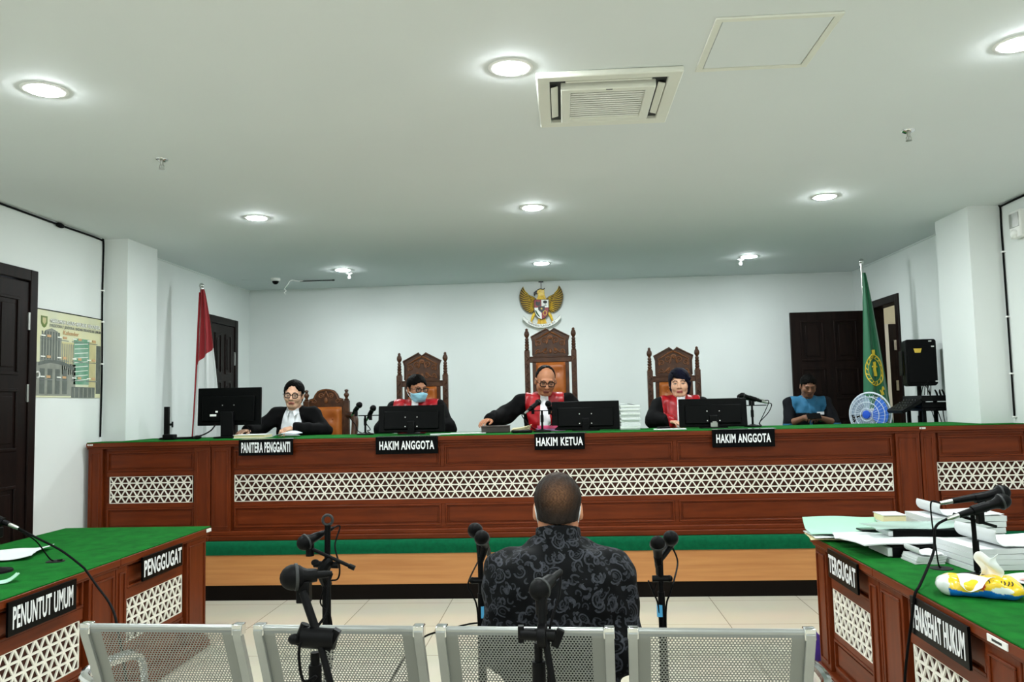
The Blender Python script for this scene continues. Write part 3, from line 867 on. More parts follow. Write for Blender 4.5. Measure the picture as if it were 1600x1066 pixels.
ptxt('MAHKAMAH AGUNG REPUBLIK INDONESIA', 0.183, 0.973, 0.866, 0.914, 4, 0.015, 0.0008)
ptxt('DIREKTORAT JENDERAL BADAN PERADILAN UMUM', 0.175, 0.985, 0.805, 0.850, 7, 0.02)
ptxt('Kalender', 0.38, 0.62, 0.745, 0.795, 5, 0.02)
mb.build('lettering', pm, ps, smooth=False)
mb = MB()
mb.tube([(0, -0.004, ph + 0.002), (pw * 0.5, -0.006, ph + 0.003), (pw, -0.004, ph + 0.002)], 0.004, 6); mb.build('hanging_bar', M['black_matte'], ps)
mb = MB(); mb.tube([(0.022 * math.cos(a), -0.006, 0.022 * math.sin(a)) for a in [i * math.pi / 5 for i in range(-3, 5)]], 0.006, 6)
tag(mb.build('wall_hook', M['white_plastic'], loc=(XL + 0.012, 5.915, 1.80), rot=(0, 0, math.pi / 2)), 'small white ring hook on the near left door frame edge, over the poster side', 'hook')

# ------------------------------------------------------------------ national eagle emblem hung on the back wall
eg = empty('eagle_emblem', (-0.236, 10.085, 2.40), 0, 'golden eagle emblem with shield and white scroll on the back wall', 'emblem')
S = 0.545   # full height of the emblem; local coordinates in units of S: x -0.5..0.5, z 0..1
def E3(a, b, t): return (a * S, t, b * S)
def plate(mb, poly, t0, t1): mb.prism(poly, t0, t1, E3)
for sg, nm in ((-1, 'wing'), (1, 'wing')):
    mb = MB()
    # wing silhouette: root at the body, tip up
    outer = [(0.10, 0.70), (0.17, 0.755), (0.27, 0.80), (0.34, 0.86), (0.385, 0.93), (0.405, 1.0), (0.44, 0.955), (0.475, 0.88), (0.495, 0.79), (0.49, 0.70), (0.465, 0.60), (0.42, 0.50), (0.355, 0.43), (0.27, 0.385), (0.19, 0.40), (0.14, 0.46), (0.10, 0.55)]
    plate(mb, [(sg * a, b) for a, b in outer], -0.014, 0.0)
    mb.cur = 1
    # rows of feathers, laid over the plate as slim raised vanes
    for i in range(13):
        t = i / 12
        x0, z0 = 0.30 - 0.13 * t, 0.83 - 0.36 * t
        ang = math.radians(68 - 118 * t)
        if t > 0.5: ang = math.radians(68 - 118 * t)
        tip = outer[5 + 0]
        # tip runs along the outer edge
        ed = [(0.405, 0.985), (0.435, 0.945), (0.462, 0.89), (0.482, 0.83), (0.487, 0.77), (0.483, 0.71), (0.47, 0.645), (0.45, 0.585), (0.425, 0.53), (0.39, 0.48), (0.35, 0.443), (0.30, 0.413), (0.25, 0.402)][i]
        mid = ((x0 + ed[0]) / 2 + 0.01, (z0 + ed[1]) / 2 - 0.02)
        mb.tube([(sg * x0 * S, -0.014, z0 * S), (sg * mid[0] * S, -0.018, mid[1] * S), (sg * ed[0] * S, -0.015, ed[1] * S)], [0.006, 0.0085, 0.003], 8, flat=0.6)
    for i in range(9):
        t = i / 8
        a, b = 0.14 + 0.02 * t, 0.70 - 0.24 * t
        mb.tube([(sg * a * S, -0.014, b * S), (sg * (a + 0.06) * S, -0.022, (b + 0.045 - 0.05 * t) * S), (sg * (a + 0.15 - 0.04 * t) * S, -0.016, (b + 0.09 - 0.14 * t) * S)], [0.006, 0.0095, 0.003], 8, flat=0.6)
    mb.build(nm, [M['gold_dk'], M['gold']], eg)
mb = MB()
body = [(-0.115, 0.36), (-0.13, 0.5), (-0.125, 0.66), (-0.08, 0.76), (-0.05, 0.82), (0.065, 0.82), (0.09, 0.76), (0.13, 0.66), (0.13, 0.5), (0.115, 0.36), (0.06, 0.30), (-0.06, 0.30)]
plate(mb, body, -0.030, 0.0)
for r_ in range(5):
    for i in range(5):
        mb.ell(((-0.06 + i * 0.03) * S, -0.031, (0.69 + r_ * 0.035) * S), (0.011, 0.006, 0.013), 8)
mb.build('body', M['gold'], eg, bevel=0.004)
mb = MB()
head = [(-0.10, 0.84), (-0.075, 0.90), (-0.02, 0.925), (0.04, 0.915), (0.075, 0.945), (0.07, 0.88), (0.07, 0.83), (0.075, 0.78), (-0.045, 0.76), (-0.06, 0.81)]
plate(mb, head, -0.036, 0.0)
mb.ell((-0.03 * S, -0.036, 0.875 * S), (0.008, 0.005, 0.008), 10)
mb.build('head', M['gold'], eg, bevel=0.004)
mb = MB(); plate(mb, [(-0.075, 0.905), (-0.13, 0.885), (-0.168, 0.85), (-0.165, 0.79), (-0.135, 0.78), (-0.135, 0.82), (-0.085, 0.82)], -0.034, 0.0)
mb.tube([(-0.09 * S, -0.037, 0.90 * S), (-0.02 * S, -0.038, 0.925 * S), (0.05 * S, -0.037, 0.915 * S), (0.085 * S, -0.036, 0.945 * S)], 0.006, 6)
mb.build('beak', M['emb_black'], eg, bevel=0.002)
sh = empty('shield', (0, -0.03, 0), label='shield of red, white and black fields'); sh.parent = eg
def shp(z):   # half width of the shield at height z
    return 0.165 if z > 0.50 else 0.165 * math.sqrt(max(0, 1 - ((0.50 - z) / 0.265) ** 2))
def field(nm, m, f0, f1, z0, z1, t=0.012):
    mb = MB(); n_ = 10
    L_ = [(f0(z0 + (z1 - z0) * i / n_), z0 + (z1 - z0) * i / n_) for i in range(n_ + 1)]
    R_ = [(f1(z0 + (z1 - z0) * i / n_), z0 + (z1 - z0) * i / n_) for i in range(n_, -1, -1)]
    mb.prism(L_ + R_, -t, 0.0, E3)
    return mb.build(nm, m, sh)
field('shield_field', M['red'], lambda z: -shp(z), lambda z: 0, 0.50, 0.68); field('shield_field', M['emb_white'], lambda z: 0, lambda z: shp(z), 0.50, 0.68)
field('shield_field', M['emb_white'], lambda z: -shp(z), lambda z: 0, 0.236, 0.50); field('shield_field', M['red'], lambda z: 0, lambda z: shp(z), 0.236, 0.50)
mb = MB(); plate(mb, [(-0.075, 0.53), (0.075, 0.53), (0.075, 0.45), (0, 0.38), (-0.075, 0.45)], -0.016, -0.012)
mb.build('shield_centre', M['emb_black'], sh)
mb = MB(); plate(mb, [(0.03 * math.cos(a + math.pi / 2) * (1 if i % 2 == 0 else 0.42), 0.475 + 0.03 * math.sin(a + math.pi / 2) * (1 if i % 2 == 0 else 0.42)) for i, a in enumerate([k_ * math.pi / 5 for k_ in range(10)])], -0.018, -0.016); mb.build('star', M['gold'], sh)
mb = MB(); mb.ell((0.085 * S, -0.013, 0.625 * S), (0.026, 0.004, 0.018), 14); mb.bb(0.08 * S, 0.09 * S, -0.015, -0.012, 0.545 * S, 0.61 * S); mb.bb(0.05 * S, 0.12 * S, -0.015, -0.012, 0.54 * S, 0.548 * S); mb.build('tree', M['emb_black'], sh)
mb = MB(); plate(mb, [(-0.125, 0.56), (-0.135, 0.62), (-0.105, 0.645), (-0.07, 0.62), (-0.04, 0.645), (-0.02, 0.61), (-0.03, 0.56), (-0.05, 0.54), (-0.10, 0.54)], -0.014, -0.012); mb.build('bull_head', M['emb_black'], sh)
mb = MB(); mb.tube([(-0.135 * S, -0.014, 0.44 * S), (-0.10 * S, -0.014, 0.36 * S), (-0.045 * S, -0.014, 0.29 * S)], [0.006, 0.009, 0.005], 8); mb.build('rice_sprig', M['emb_green'], sh)
mb = MB(); mb.tube([((0.075 + 0.04 * math.cos(a)) * S, -0.014, (0.375 + 0.05 * math.sin(a)) * S) for a in [i * math.pi / 6 for i in range(12)]], 0.004, 6, closed=True); mb.build('chain', M['gold'], sh)
mb = MB(); pts = [(shp(0.236 + (0.68 - 0.236) * i / 12), 0.236 + (0.68 - 0.236) * i / 12) for i in range(13)]
mb.tube([(a * S, -0.012, b * S) for a, b in pts] + [(-a * S, -0.012, b * S) for a, b in pts[::-1]], 0.0035, 6, closed=True, smooth=False); mb.build('shield_rim', M['emb_black'], sh)
for sg in (-1, 1):
    mb = MB(); mb.tube([(sg * 0.13 * S, -0.016, 0.40 * S), (sg * 0.19 * S, -0.022, 0.33 * S), (sg * 0.24 * S, -0.02, 0.20 * S)], [0.016, 0.019, 0.011], 10)
    for q in (-0.03, 0, 0.03): mb.tube([(sg * 0.24 * S, -0.02, 0.20 * S), (sg * (0.25 + q) * S, -0.03, 0.165 * S), (sg * (0.25 + q * 1.5) * S, -0.026, 0.135 * S)], [0.007, 0.006, 0.002], 6)
    mb.build('leg', M['gold'], eg)
mb = MB()
plate(mb, [(-0.06, 0.31), (0.06, 0.31), (0.12, 0.12), (0.07, 0.06), (0.0, 0.05), (-0.07, 0.06), (-0.12, 0.12)], -0.012, 0.0)
for i in range(7): mb.tube([((-0.05 + i * 0.0166) * S, -0.014, 0.29 * S), ((-0.10 + i * 0.0333) * S, -0.017, 0.08 * S)], [0.007, 0.010], 8, flat=0.6)
mb.build('tail', M['gold'], eg)
mb = MB()
def rib(u):
    a = -0.42 + 0.84 * u
    z = 0.085 + 1.05 * a * a * (0.95 if abs(a) < 0.36 else 1.05)
    return a, z
def ribf(u, v):
    a, z = rib(u)
    return (a * S, -0.036 - 0.008 * math.cos(a * 18), (z + (v - 0.5) * 0.085) * S)
mb.sheet(ribf, 40, 4, 0.004); mb.build('scroll', M['emb_white'], eg)
mb = MB(); mb.tube([ribf(i / 24, 1.0) for i in range(25)], 0.0022, 5); mb.tube([ribf(i / 24, 0.0) for i in range(25)], 0.0022, 5)
mb.build('scroll_border', M['emb_black'], eg)
mb = MB()
def ribt(u, v, t):
    p = ribf(0.14 + 0.72 * u, 0.22 + 0.56 * v)
    return (p[0], p[1] - 0.0022 - 0.001 * t, p[2])
add_text(mb, 'BHINNEKA TUNGGAL IKA', ribt, 0.01); mb.build('motto_lettering', M['emb_black'], eg, smooth=False)
mb = MB(); mb.cyl((0.0, 0.012, 0.90 * S), (0.0, 0.012, H - 2.402), 0.004, n=8); mb.bb(-0.03, 0.03, 0.0, 0.025, H - 2.40 - 0.012, H - 2.402); mb.build('hanging_wire', M['dark_slot'], eg)

# ------------------------------------------------------------------ flags
def flag(label, base, pole_h, lean, cloth_fn, th=0.004):
    f = empty('flag_on_pole', base, 0, label, 'flag', None)
    mb = MB(); mb.cyl((0, 0, 0), (lean[0], lean[1], pole_h), 0.014, n=12); mb.build('pole', M['pole'], f)
    mb = MB(); mb.ell((lean[0], lean[1], pole_h + 0.025), (0.026, 0.026, 0.030), 14); mb.cyl((lean[0], lean[1], pole_h - 0.01), (lean[0], lean[1], pole_h + 0.004), 0.02, n=12); mb.build('finial', M['pole'], f)
    mb = MB(); mb.lathe([(0.001, 0), (0.17, 0), (0.165, 0.02), (0.06, 0.045), (0.03, 0.10), (0.018, 0.14), (0.001, 0.14)], n=24); mb.build('base', M['black_matte'], f)
    return f
# left: red over white, gathered round the pole and hanging; pole foot on the platform at (-3.70, 8.2)
zl = ZD
fl = flag('red and white flag hanging gathered on its pole in the left corner', (-3.725, 8.15, zl), 2.30, (0.055, 0.0), None)
def lf_cloth(u, v):   # u down 0..1, v across 0..1
    z = 2.285 - u * 1.55
    lx = 0.055 * z / 2.30
    wid = 0.035 + 0.30 * u ** 0.85
    x = lx - 0.045 * u + v * wid
    y = -0.02 - 0.06 * u * math.sin(v * 3.1416) + 0.028 * math.sin(v * 15 + u * 2.5) * (0.25 + u)
    return (x, y, z)
# the colour boundary runs slantwise: one cloth in two sewn pieces
def split(v): return 0.50 - 0.11 * v
mb = MB(); mb.sheet(lambda u, v: lf_cloth(u * split(v), v), 26, 24, 0.004); mb.build('red_cloth', M['flag_red'], fl)
mb = MB(); mb.sheet(lambda u, v: lf_cloth(split(v) + u * (1 - split(v)), v), 30, 24, 0.004); mb.build('white_cloth', M['flag_white'], fl)
mb = MB(); mb.tube([(lf_cloth(0.02 + 0.97 * i / 20, 0)[0] - 0.006, lf_cloth(0.02 + 0.97 * i / 20, 0)[1] + 0.0, lf_cloth(0.02 + 0.97 * i / 20, 0)[2]) for i in range(21)], 0.010, 8); mb.build('sleeve', M['flag_red'], fl)
# right: green flag with yellow emblem
fr = flag('green flag with yellow wreath emblem on its pole in the right corner', (3.10, 8.55, zl), 2.40, (0.0, 0.03), None)
def gf_cloth(u, v):
    z = 2.30 - u * 1.62
    wid = 0.03 + 0.27 * u ** 0.9
    x = -0.015 - 0.06 * u + v * wid
    y = -0.025 - 0.07 * u * math.sin(v * 3.1416) + 0.030 * math.sin(v * 13 + 0.6 + u * 1.5) * (0.2 + u)
    return (x, y, z)
mb = MB(); mb.sheet(gf_cloth, 50, 28, 0.004); mb.build('cloth', M['flag_green'], fr)
mb = MB()
def gpt(u, v):
    e_ = 1e-3
    p = Vector(gf_cloth(u, v))
    return (p.x, p.y - 0.006, p.z)
def gcurve(fn, n_=24, r=0.006, closed=False): mb.tube([gpt(*fn(i / n_)) for i in range(n_ + (0 if closed else 1))], r, 6, closed=closed, seg=2)
cu, cv = 0.615, 0.42
for R_, r_ in ((0.098, 0.006), (0.075, 0.003)):
    gcurve(lambda t: (cu + R_ * 1.0 * math.sin(t * 2 * math.pi), cv + R_ * 3.6 * math.cos(t * 2 * math.pi)), 30, r_, True)
for i in range(16):
    a = i / 16 * 2 * math.pi
    gcurve(lambda t: (cu + (0.078 + 0.02 * t) * math.sin(a + 0.2 * t), cv + (0.078 + 0.02 * t) * 3.6 * math.cos(a + 0.2 * t)), 3, 0.005)
gcurve(lambda t: (cu - 0.05 + 0.09 * t, cv + 0.02 + 0.02 * math.sin(t * 9)), 10, 0.022)
gcurve(lambda t: (cu - 0.02, cv - 0.12 + 0.28 * t), 6, 0.009)
gcurve(lambda t: (cu - 0.125 + 0.035 * t, cv + 0.02), 4, 0.024)
for i in range(4):
    gcurve(lambda t: (cu + 0.125 + 0.03 * i + 0.018 * math.sin(t * 6.28), cv + 0.16 - 0.03 * i + 0.12 * t * (1 - 0.4 * i / 4)), 8, 0.007)
mb.build('emblem', M['flag_yellow'], fr)

# ------------------------------------------------------------------ carved judges chairs (facing the camera)
def spiral(mb, cx, cz, y, r0, turns, a0, sg, rad=0.006, tail=None):
    pts = []
    n = int(14 * turns)
    for i in range(n + 1):
        t = i / n
        a = a0 + sg * turns * 2 * math.pi * t
        r = r0 * (0.18 + 0.82 * t)
        pts.append((cx + r * math.cos(a), y, cz + r * math.sin(a)))
    if tail: pts.append((tail[0], y, tail[1]))
    mb.tube(pts, [rad * (0.6 + 0.4 * i / len(pts)) for i in range(len(pts))], 6, seg=2)

def judge_chair(label, cx, Y, dz, grp):
    c = empty('carved_armchair', (cx, Y, ZD), 0, label, 'chair', grp)
    hw = 0.228          # post centres
    zr0, zr1 = 1.69 - ZD + dz, 1.748 - ZD + dz       # cross rail
    zsq = 1.802 - ZD + dz                            # square post top
    for s in (-1, 1):
        mb = MB()
        x = s * hw
        mb.bb(x - 0.026, x + 0.026, 0.0, 0.055, 0.0, zsq)
        for k in range(9):     # low relief of leaves along the post
            z = zsq - 0.05 - 0.072 * k
            mb.tube([(x - 0.012, -0.002, z), (x + 0.014, -0.004, z - 0.022), (x - 0.010, -0.002, z - 0.052)], [0.004, 0.006, 0.003], 6)
        mb.build('back_post', M['carved'], c, bevel=0.004)
        mb = MB()
        prof = [(0.001, 0), (0.022, 0.0), (0.024, 0.012), (0.015, 0.018), (0.021, 0.026), (0.021, 0.04), (0.016, 0.046), (0.021, 0.054), (0.021, 0.068), (0.016, 0.074), (0.020, 0.082), (0.020, 0.094), (0.014, 0.10), (0.019, 0.108), (0.017, 0.124), (0.011, 0.130),
                (0.016, 0.138), (0.024, 0.152), (0.026, 0.168), (0.022, 0.186), (0.014, 0.200), (0.013, 0.206), (0.015, 0.212), (0.009, 0.222), (0.001, 0.226)]
        mb.lathe(prof, (x, 0.028, zsq), n=16); mb.build('finial', M['carved'], c)
        mb = MB(); mb.bb(x - 0.032, x + 0.032, -0.46, -0.40, 0.0, 0.68); mb.build('front_leg', M['carved'], c, bevel=0.008)
        mb = MB(); mb.tube([(x, 0.0, 0.70), (x + s * 0.01, -0.15, 0.715), (x + s * 0.015, -0.33, 0.70), (x + s * 0.01, -0.45, 0.685), (x, -0.49, 0.655)], [0.026, 0.03, 0.03, 0.032, 0.022], 10); mb.build('armrest', M['carved'], c)
    mb = MB(); mb.bb(-hw + 0.026, hw - 0.026, 0.008, 0.045, zr0, zr1)
    mb.bb(-hw + 0.026, hw - 0.026, 0.002, 0.010, zr1 - 0.012, zr1); mb.bb(-hw + 0.026, hw - 0.026, 0.002, 0.010, zr0, zr0 + 0.010)
    mb.build('cross_rail', M['carved'], c, bevel=0.003)
    # crest panel: gabled top with a notch in the middle
    zc0 = zr1; zc1 = 1.945 - ZD + dz; zp = 2.028 - ZD + dz; wc = 0.193; wb = 0.172
    out = [(-wb, zc0), (-wb, zc1 - 0.045), (-wc, zc1), (-0.035, zp), (-0.022, zp - 0.022), (0.0, zp - 0.028), (0.022, zp - 0.022), (0.035, zp), (wc, zc1), (wb, zc1 - 0.045), (wb, zc0)]
    mb = MB(); mb.prism(out, 0.012, 0.042, lambda a, b, t: (a, t, b)); mb.build('crest_panel', M['carved'], c, bevel=0.003)
    mb = MB()
    inn = [(-wb, zc0 + 0.008), (-wb, zc1 - 0.05), (-wc + 0.008, zc1 - 0.004), (-0.035, zp - 0.012), (0.0, zp - 0.04), (0.035, zp - 0.012), (wc - 0.008, zc1 - 0.004), (wb, zc1 - 0.05), (wb, zc0 + 0.008)]
    for i in range(len(inn) - 1): mb.bar((inn[i][0], 0.008, inn[i][1]), (inn[i + 1][0], 0.008, inn[i + 1][1]), 0.012, 0.020, up=(0, 1, 0))
    mb.build('crest_moulding', M['carved'], c, bevel=0.003)
    mb = MB()
    y = 0.008
    for s in (-1, 1):
        spiral(mb, s * 0.055, zc0 + 0.155, y, 0.034, 1.6, 0.5 if s > 0 else math.pi - 0.5, s, 0.0065, (s * 0.01, zc0 + 0.20))
        spiral(mb, s * 0.115, zc0 + 0.125, y, 0.030, 1.5, 2.2 if s > 0 else math.pi - 2.2, -s, 0.006, (s * 0.145, zc0 + 0.17))
        spiral(mb, s * 0.045, zc0 + 0.048, y, 0.028, 1.4, -0.6 if s > 0 else math.pi + 0.6, s, 0.006, (s * 0.10, zc0 + 0.03))
        spiral(mb, s * 0.118, zc0 + 0.046, y, 0.024, 1.3, 1.0 if s > 0 else math.pi - 1.0, -s, 0.006, (s * 0.15, zc0 + 0.03))
        mb.tube([(s * 0.005, y, zc0 + 0.235), (s * 0.05, y - 0.003, zc0 + 0.215), (s * 0.11, y, zc0 + 0.180), (s * 0.15, y, zc0 + 0.16)], [0.009, 0.009, 0.006, 0.004], 6)
    for k in range(5):
        a = math.pi / 2 + (k - 2) * 0.5
        mb.ell((0.022 * math.cos(a), y, zc0 + 0.175 + 0.022 * math.sin(a)), (0.010, 0.007, 0.014), 8)
    mb.ell((0, y, zc0 + 0.175), (0.012, 0.009, 0.012), 10); mb.ell((0, y, zc0 + 0.05), (0.016, 0.008, 0.022), 10)
    mb.build('relief_carving', M['carved_lt'], c)
    # upholstered inner back
    mb = MB(); mb.bb(-0.178, 0.178, 0.012, 0.042, 0.50, zr0); mb.build('back_frame', M['carved'], c, bevel=0.004)
    mb = MB()
    bw_, z0, z1 = 0.142, 0.53, zr0 - 0.004
    btn = [(x, z) for r in range(5) for x in ((-0.07, 0.07) if r % 2 == 0 else (0.0,)) for z in (z1 - 0.09 - r * 0.11,)]
    def pad(u, v):
        x = -bw_ + 2 * bw_ * u; z = z0 + (z1 - z0) * v
        e_ = min(1, min(u, 1 - u) / 0.12) * min(1, min(v, 1 - v) / 0.05)
        d = 0.035 * (1 - (1 - e_) ** 2)
        for bx, bz in btn:
            q = ((x - bx) ** 2 + (z - bz) ** 2) / 0.0016
            d -= 0.016 * math.exp(-q)
        return (x, 0.010 - d, z)
    mb.sheet(pad, 30, 60, 0.004); pd = mb.build('back_cushion', M['leather'], c); tag(pd, 'tan buttoned leather')
    mb = MB()
    for bx, bz in btn: mb.ell((bx, -0.014, bz), (0.009, 0.005, 0.009), 8)
    mb.build('buttons', M['leather'], pd)
    mb = MB(); mb.bb(-0.20, 0.20, -0.44, 0.02, 0.36, 0.43); mb.build('seat_frame', M['carved'], c, bevel=0.006)
    mb = MB(); mb.bb(-0.196, 0.196, -0.43, 0.0, 0.43, 0.475); mb.build('seat_cushion', M['leather'], c, bevel=0.018, seg=3)
    return c
judge_chair('carved high-back chair with gabled crest behind the masked judge', -1.378, 8.0, 0.0, None)
judge_chair('tallest carved high-back chair, behind the middle judge and under the eagle', -0.113, 8.0, 0.208, None)
judge_chair('carved high-back chair with gabled crest behind the judge in the navy headscarf', 1.072, 8.0, -0.012, None)

# clerk's chair: arched crest, tan buttoned back
c = empty('carved_armchair', (-2.332, 7.98, ZD), 0, 'low carved chair with arched crest and tan leather beside the clerk', 'chair')
for s in (-1, 1):
    mb = MB(); mb.bb(s * 0.20 - 0.03, s * 0.20 + 0.03, 0, 0.05, 0, 1.118); mb.build('back_post', M['carved'], c, bevel=0.006)
    mb = MB(); mb.lathe([(0.001, 0), (0.022, 0), (0.024, 0.01), (0.012, 0.022), (0.016, 0.03), (0.026, 0.05), (0.026, 0.06), (0.016, 0.075), (0.012, 0.082), (0.02, 0.09), (0.018, 0.104), (0.001, 0.112)], (s * 0.20, 0.025, 1.118), n=16); mb.build('finial', M['carved'], c)
    mb = MB(); mb.bb(s * 0.27 - 0.03, s * 0.27 + 0.03, -0.35, -0.29, 0, 0.66); mb.build('front_leg', M['carved'], c, bevel=0.008)
    mb = MB(); mb.tube([(s * 0.215, 0.0, 0.98), (s * 0.30, -0.06, 0.95), (s * 0.31, -0.11, 0.80), (s * 0.30, -0.19, 0.70), (s * 0.29, -0.29, 0.69), (s * 0.28, -0.34, 0.66)], [0.03, 0.034, 0.032, 0.03, 0.032, 0.022], 10); mb.build('armrest', M['carved'], c)
mb = MB()
arch = [(-0.17, 1.05), (-0.17, 1.135), (-0.13, 1.145), (-0.115, 1.18), (-0.085, 1.215), (-0.04, 1.232), (0.0, 1.236), (0.04, 1.232), (0.085, 1.215), (0.115, 1.18), (0.13, 1.145), (0.17, 1.135), (0.17, 1.05)]
mb.prism(arch, 0.008, 0.042, lambda a, b, t: (a, t, b)); mb.build('crest_panel', M['carved'], c, bevel=0.004)
mb = MB()
mb.tube([(a * 0.93, 0.004, b - 0.012) for a, b in arch[1:-1]], 0.006, 6, seg=3)
for s in (-1, 1):
    spiral(mb, s * 0.05, 1.165, 0.004, 0.028, 1.5, 0.4 if s > 0 else math.pi - 0.4, s, 0.006, (s * 0.0, 1.21))
    spiral(mb, s * 0.115, 1.11, 0.004, 0.024, 1.3, 1.5 if s > 0 else math.pi - 1.5, -s, 0.006)
mb.ell((0, 0.002, 1.12), (0.02, 0.01, 0.03), 10)
mb.build('relief_carving', M['carved_lt'], c)
mb = MB(); mb.bb(-0.17, 0.17, 0.010, 0.042, 0.48, 1.05); mb.build('back_frame', M['carved'], c)
mb = MB()
btn = [(-0.07, 0.94), (0.07, 0.94), (0.0, 0.85), (-0.07, 0.76), (0.07, 0.76)]
def pad2(u, v):
    x = -0.155 + 0.31 * u; z = 0.52 + 0.535 * v
    e_ = min(1, min(u, 1 - u) / 0.12) * min(1, min(v, 1 - v) / 0.06)
    d = 0.04 * (1 - (1 - e_) ** 2)
    for bx, bz in btn: d -= 0.018 * math.exp(-((x - bx) ** 2 + (z - bz) ** 2) / 0.0018)
    return (x, 0.010 - d, z)
mb.sheet(pad2, 28, 40, 0.004); pd = mb.build('back_cushion', M['leather'], c); tag(pd, 'tan buttoned leather')
mb = MB()
for bx, bz in btn: mb.ell((bx, -0.018, bz), (0.010, 0.006, 0.010), 8)
mb.build('buttons', M['leather'], pd)
mb = MB(); mb.bb(-0.24, 0.24, -0.42, 0.0, 0.36, 0.42); mb.build('seat_frame', M['carved'], c, bevel=0.006)
mb = MB(); mb.bb(-0.23, 0.23, -0.41, -0.01, 0.42, 0.47); mb.build('seat_cushion', M['leather'], c, bevel=0.02, seg=3)

# ------------------------------------------------------------------ monitors seen from behind (screen faces the judges, +Y)
ZDT = 1.2635
def monitor(label, x, y, w, h, zb, rz, tilt, kind):
    m = empty('monitor', (x, y, ZDT), rz, label, 'monitor', 'monitors on the judges desk')
    R = rotm(tilt, 0, 0)
    def P(v): return R @ Vector(v)
    zc = zb + h / 2
    mb = MB(); mb.box((0, 0, zc), (w, 0.022, h), R); mb.box(Vector((0, 0, zc)) + P((0, -0.020, -h * 0.06)), (w * 0.82, 0.03, h * 0.66), R)
    hs = mb.build('housing', M['screen'], m, bevel=0.006, seg=3)
    mb = MB(); mb.box(Vector((0, 0, zc)) + P((0, 0.0115, 0)), (w - 0.02, 0.002, h - 0.025), R); mb.build('screen', M['phone'], hs)
    yb = -0.037
    mb = MB()
    for a in (-1, 1):
        for b in (-1, 1):
            mb.box(Vector((0, 0, zc)) + P((a * 0.05, yb - 0.001, b * 0.04 - 0.03)), (0.008, 0.004, 0.008), R)
    mb.build('mount_screws', M['steel'], hs)
    if kind == 'tall':
        mb = MB(); mb.bb(-0.055, 0.055, -0.075, -0.035, 0.01, zb + 0.12); mb.build('stand_neck', M['black'], m, bevel=0.008)
        mb = MB(); mb.bb(-0.10, 0.10, -0.12, 0.09, 0.0, 0.014); mb.build('stand_base', M['black'], m, bevel=0.006)
        mb = MB(); mb.box(Vector((0, 0, zc)) + P((-0.13, yb - 0.001, -0.075)), (0.055, 0.003, 0.018), R); mb.box(Vector((0, 0, zc)) + P((-0.10, yb - 0.001, -0.045)), (0.02, 0.003, 0.014), R); mb.build('label_stickers', M['sticker'], hs)
    else:
        mb = MB(); mb.bb(-0.032, 0.032, -0.065, -0.032, 0.008, zb + 0.10); mb.build('stand_neck', M['black'], m, bevel=0.008)
        mb = MB()
        mb.lathe([(0.001, 0), (0.12, 0), (0.118, 0.008), (0.001, 0.014)], (0, -0.02, 0), n=28, sx=1.0, sy=0.75); mb.build('stand_base', M['black'], m)
        mb = MB(); mb.bb(-0.028, 0.028, -0.070, -0.064, 0.012, 0.045); mb.bb(-0.012, 0.02, -0.071, -0.066, 0.045, 0.056); mb.build('cable_clip', M['steel'] if kind == 'clip' else M['black'], m)
    return m
monitor('tall-standing black monitor with small white stickers, in front of the clerk', -2.885, 6.98, 0.555, 0.325, 0.107, 0.03, -0.05, 'tall')
monitor('black monitor in front of the masked judge', -1.292, 6.96, 0.565, 0.232, 0.012, 0.05, -0.18, 'low')
monitor('black monitor in front of the middle judge', 0.182, 6.96, 0.565, 0.240, 0.006, -0.03, -0.12, 'low')
monitor('black monitor in front of the judge in the navy headscarf', 1.238, 6.96, 0.555, 0.236, 0.008, -0.05, -0.12, 'clip')

# ------------------------------------------------------------------ microphones
def mic_body(parent, p, d, L=0.17, ball=0.026, loc_name='microphone_body', plug='steel'):
    """handheld microphone: p = centre of the grille, d = direction from grille to tail"""
    p = Vector(p); d = Vector(d).normalized()
    q = d.to_track_quat('Z', 'Y').to_matrix()
    mb = MB()
    mb.lathe([(0.001, 0.018), (ball * 0.80, 0.018), (0.019, 0.035), (0.017, 0.06), (0.0125, L - 0.01), (0.0115, L), (0.001, L)], p, q, n=18)
    b = mb.build(loc_name, M['black'], parent)
    mb = MB(); mb.ell(p, (ball, ball, ball * 1.08), 18, q)
    g = mb.build('grille', M['black_matte'], b)
    mb = MB(); mb.lathe([(ball * 0.99, -0.004), (ball * 1.06, -0.003), (ball * 1.06, 0.004), (ball * 0.99, 0.005)], p + d * 0.006, q, n=20); mb.build('band', M['dark_slot'], b)
    mb = MB(); mb.lathe([(0.001, L), (0.0095, L), (0.0095, L + 0.03), (0.007, L + 0.05), (0.001, L + 0.05)], p, q, n=14); mb.build('plug', M[plug], b)
    return p + d * (L + 0.05)

def mic_clip(parent, c, d, r=0.02):
    mb = MB(); c = Vector(c); d = Vector(d).normalized()
    q = d.to_track_quat('Z', 'Y').to_matrix()
    mb.lathe([(0.016, -0.03), (r, -0.03), (r, 0.03), (0.016, 0.03)], c, q, n=16)
    mb.bb(c.x - 0.012, c.x + 0.012, c.y - 0.012, c.y + 0.012, c.z - 0.06, c.z - 0.012)
    return mb.build('mic_clip', M['black'], parent)

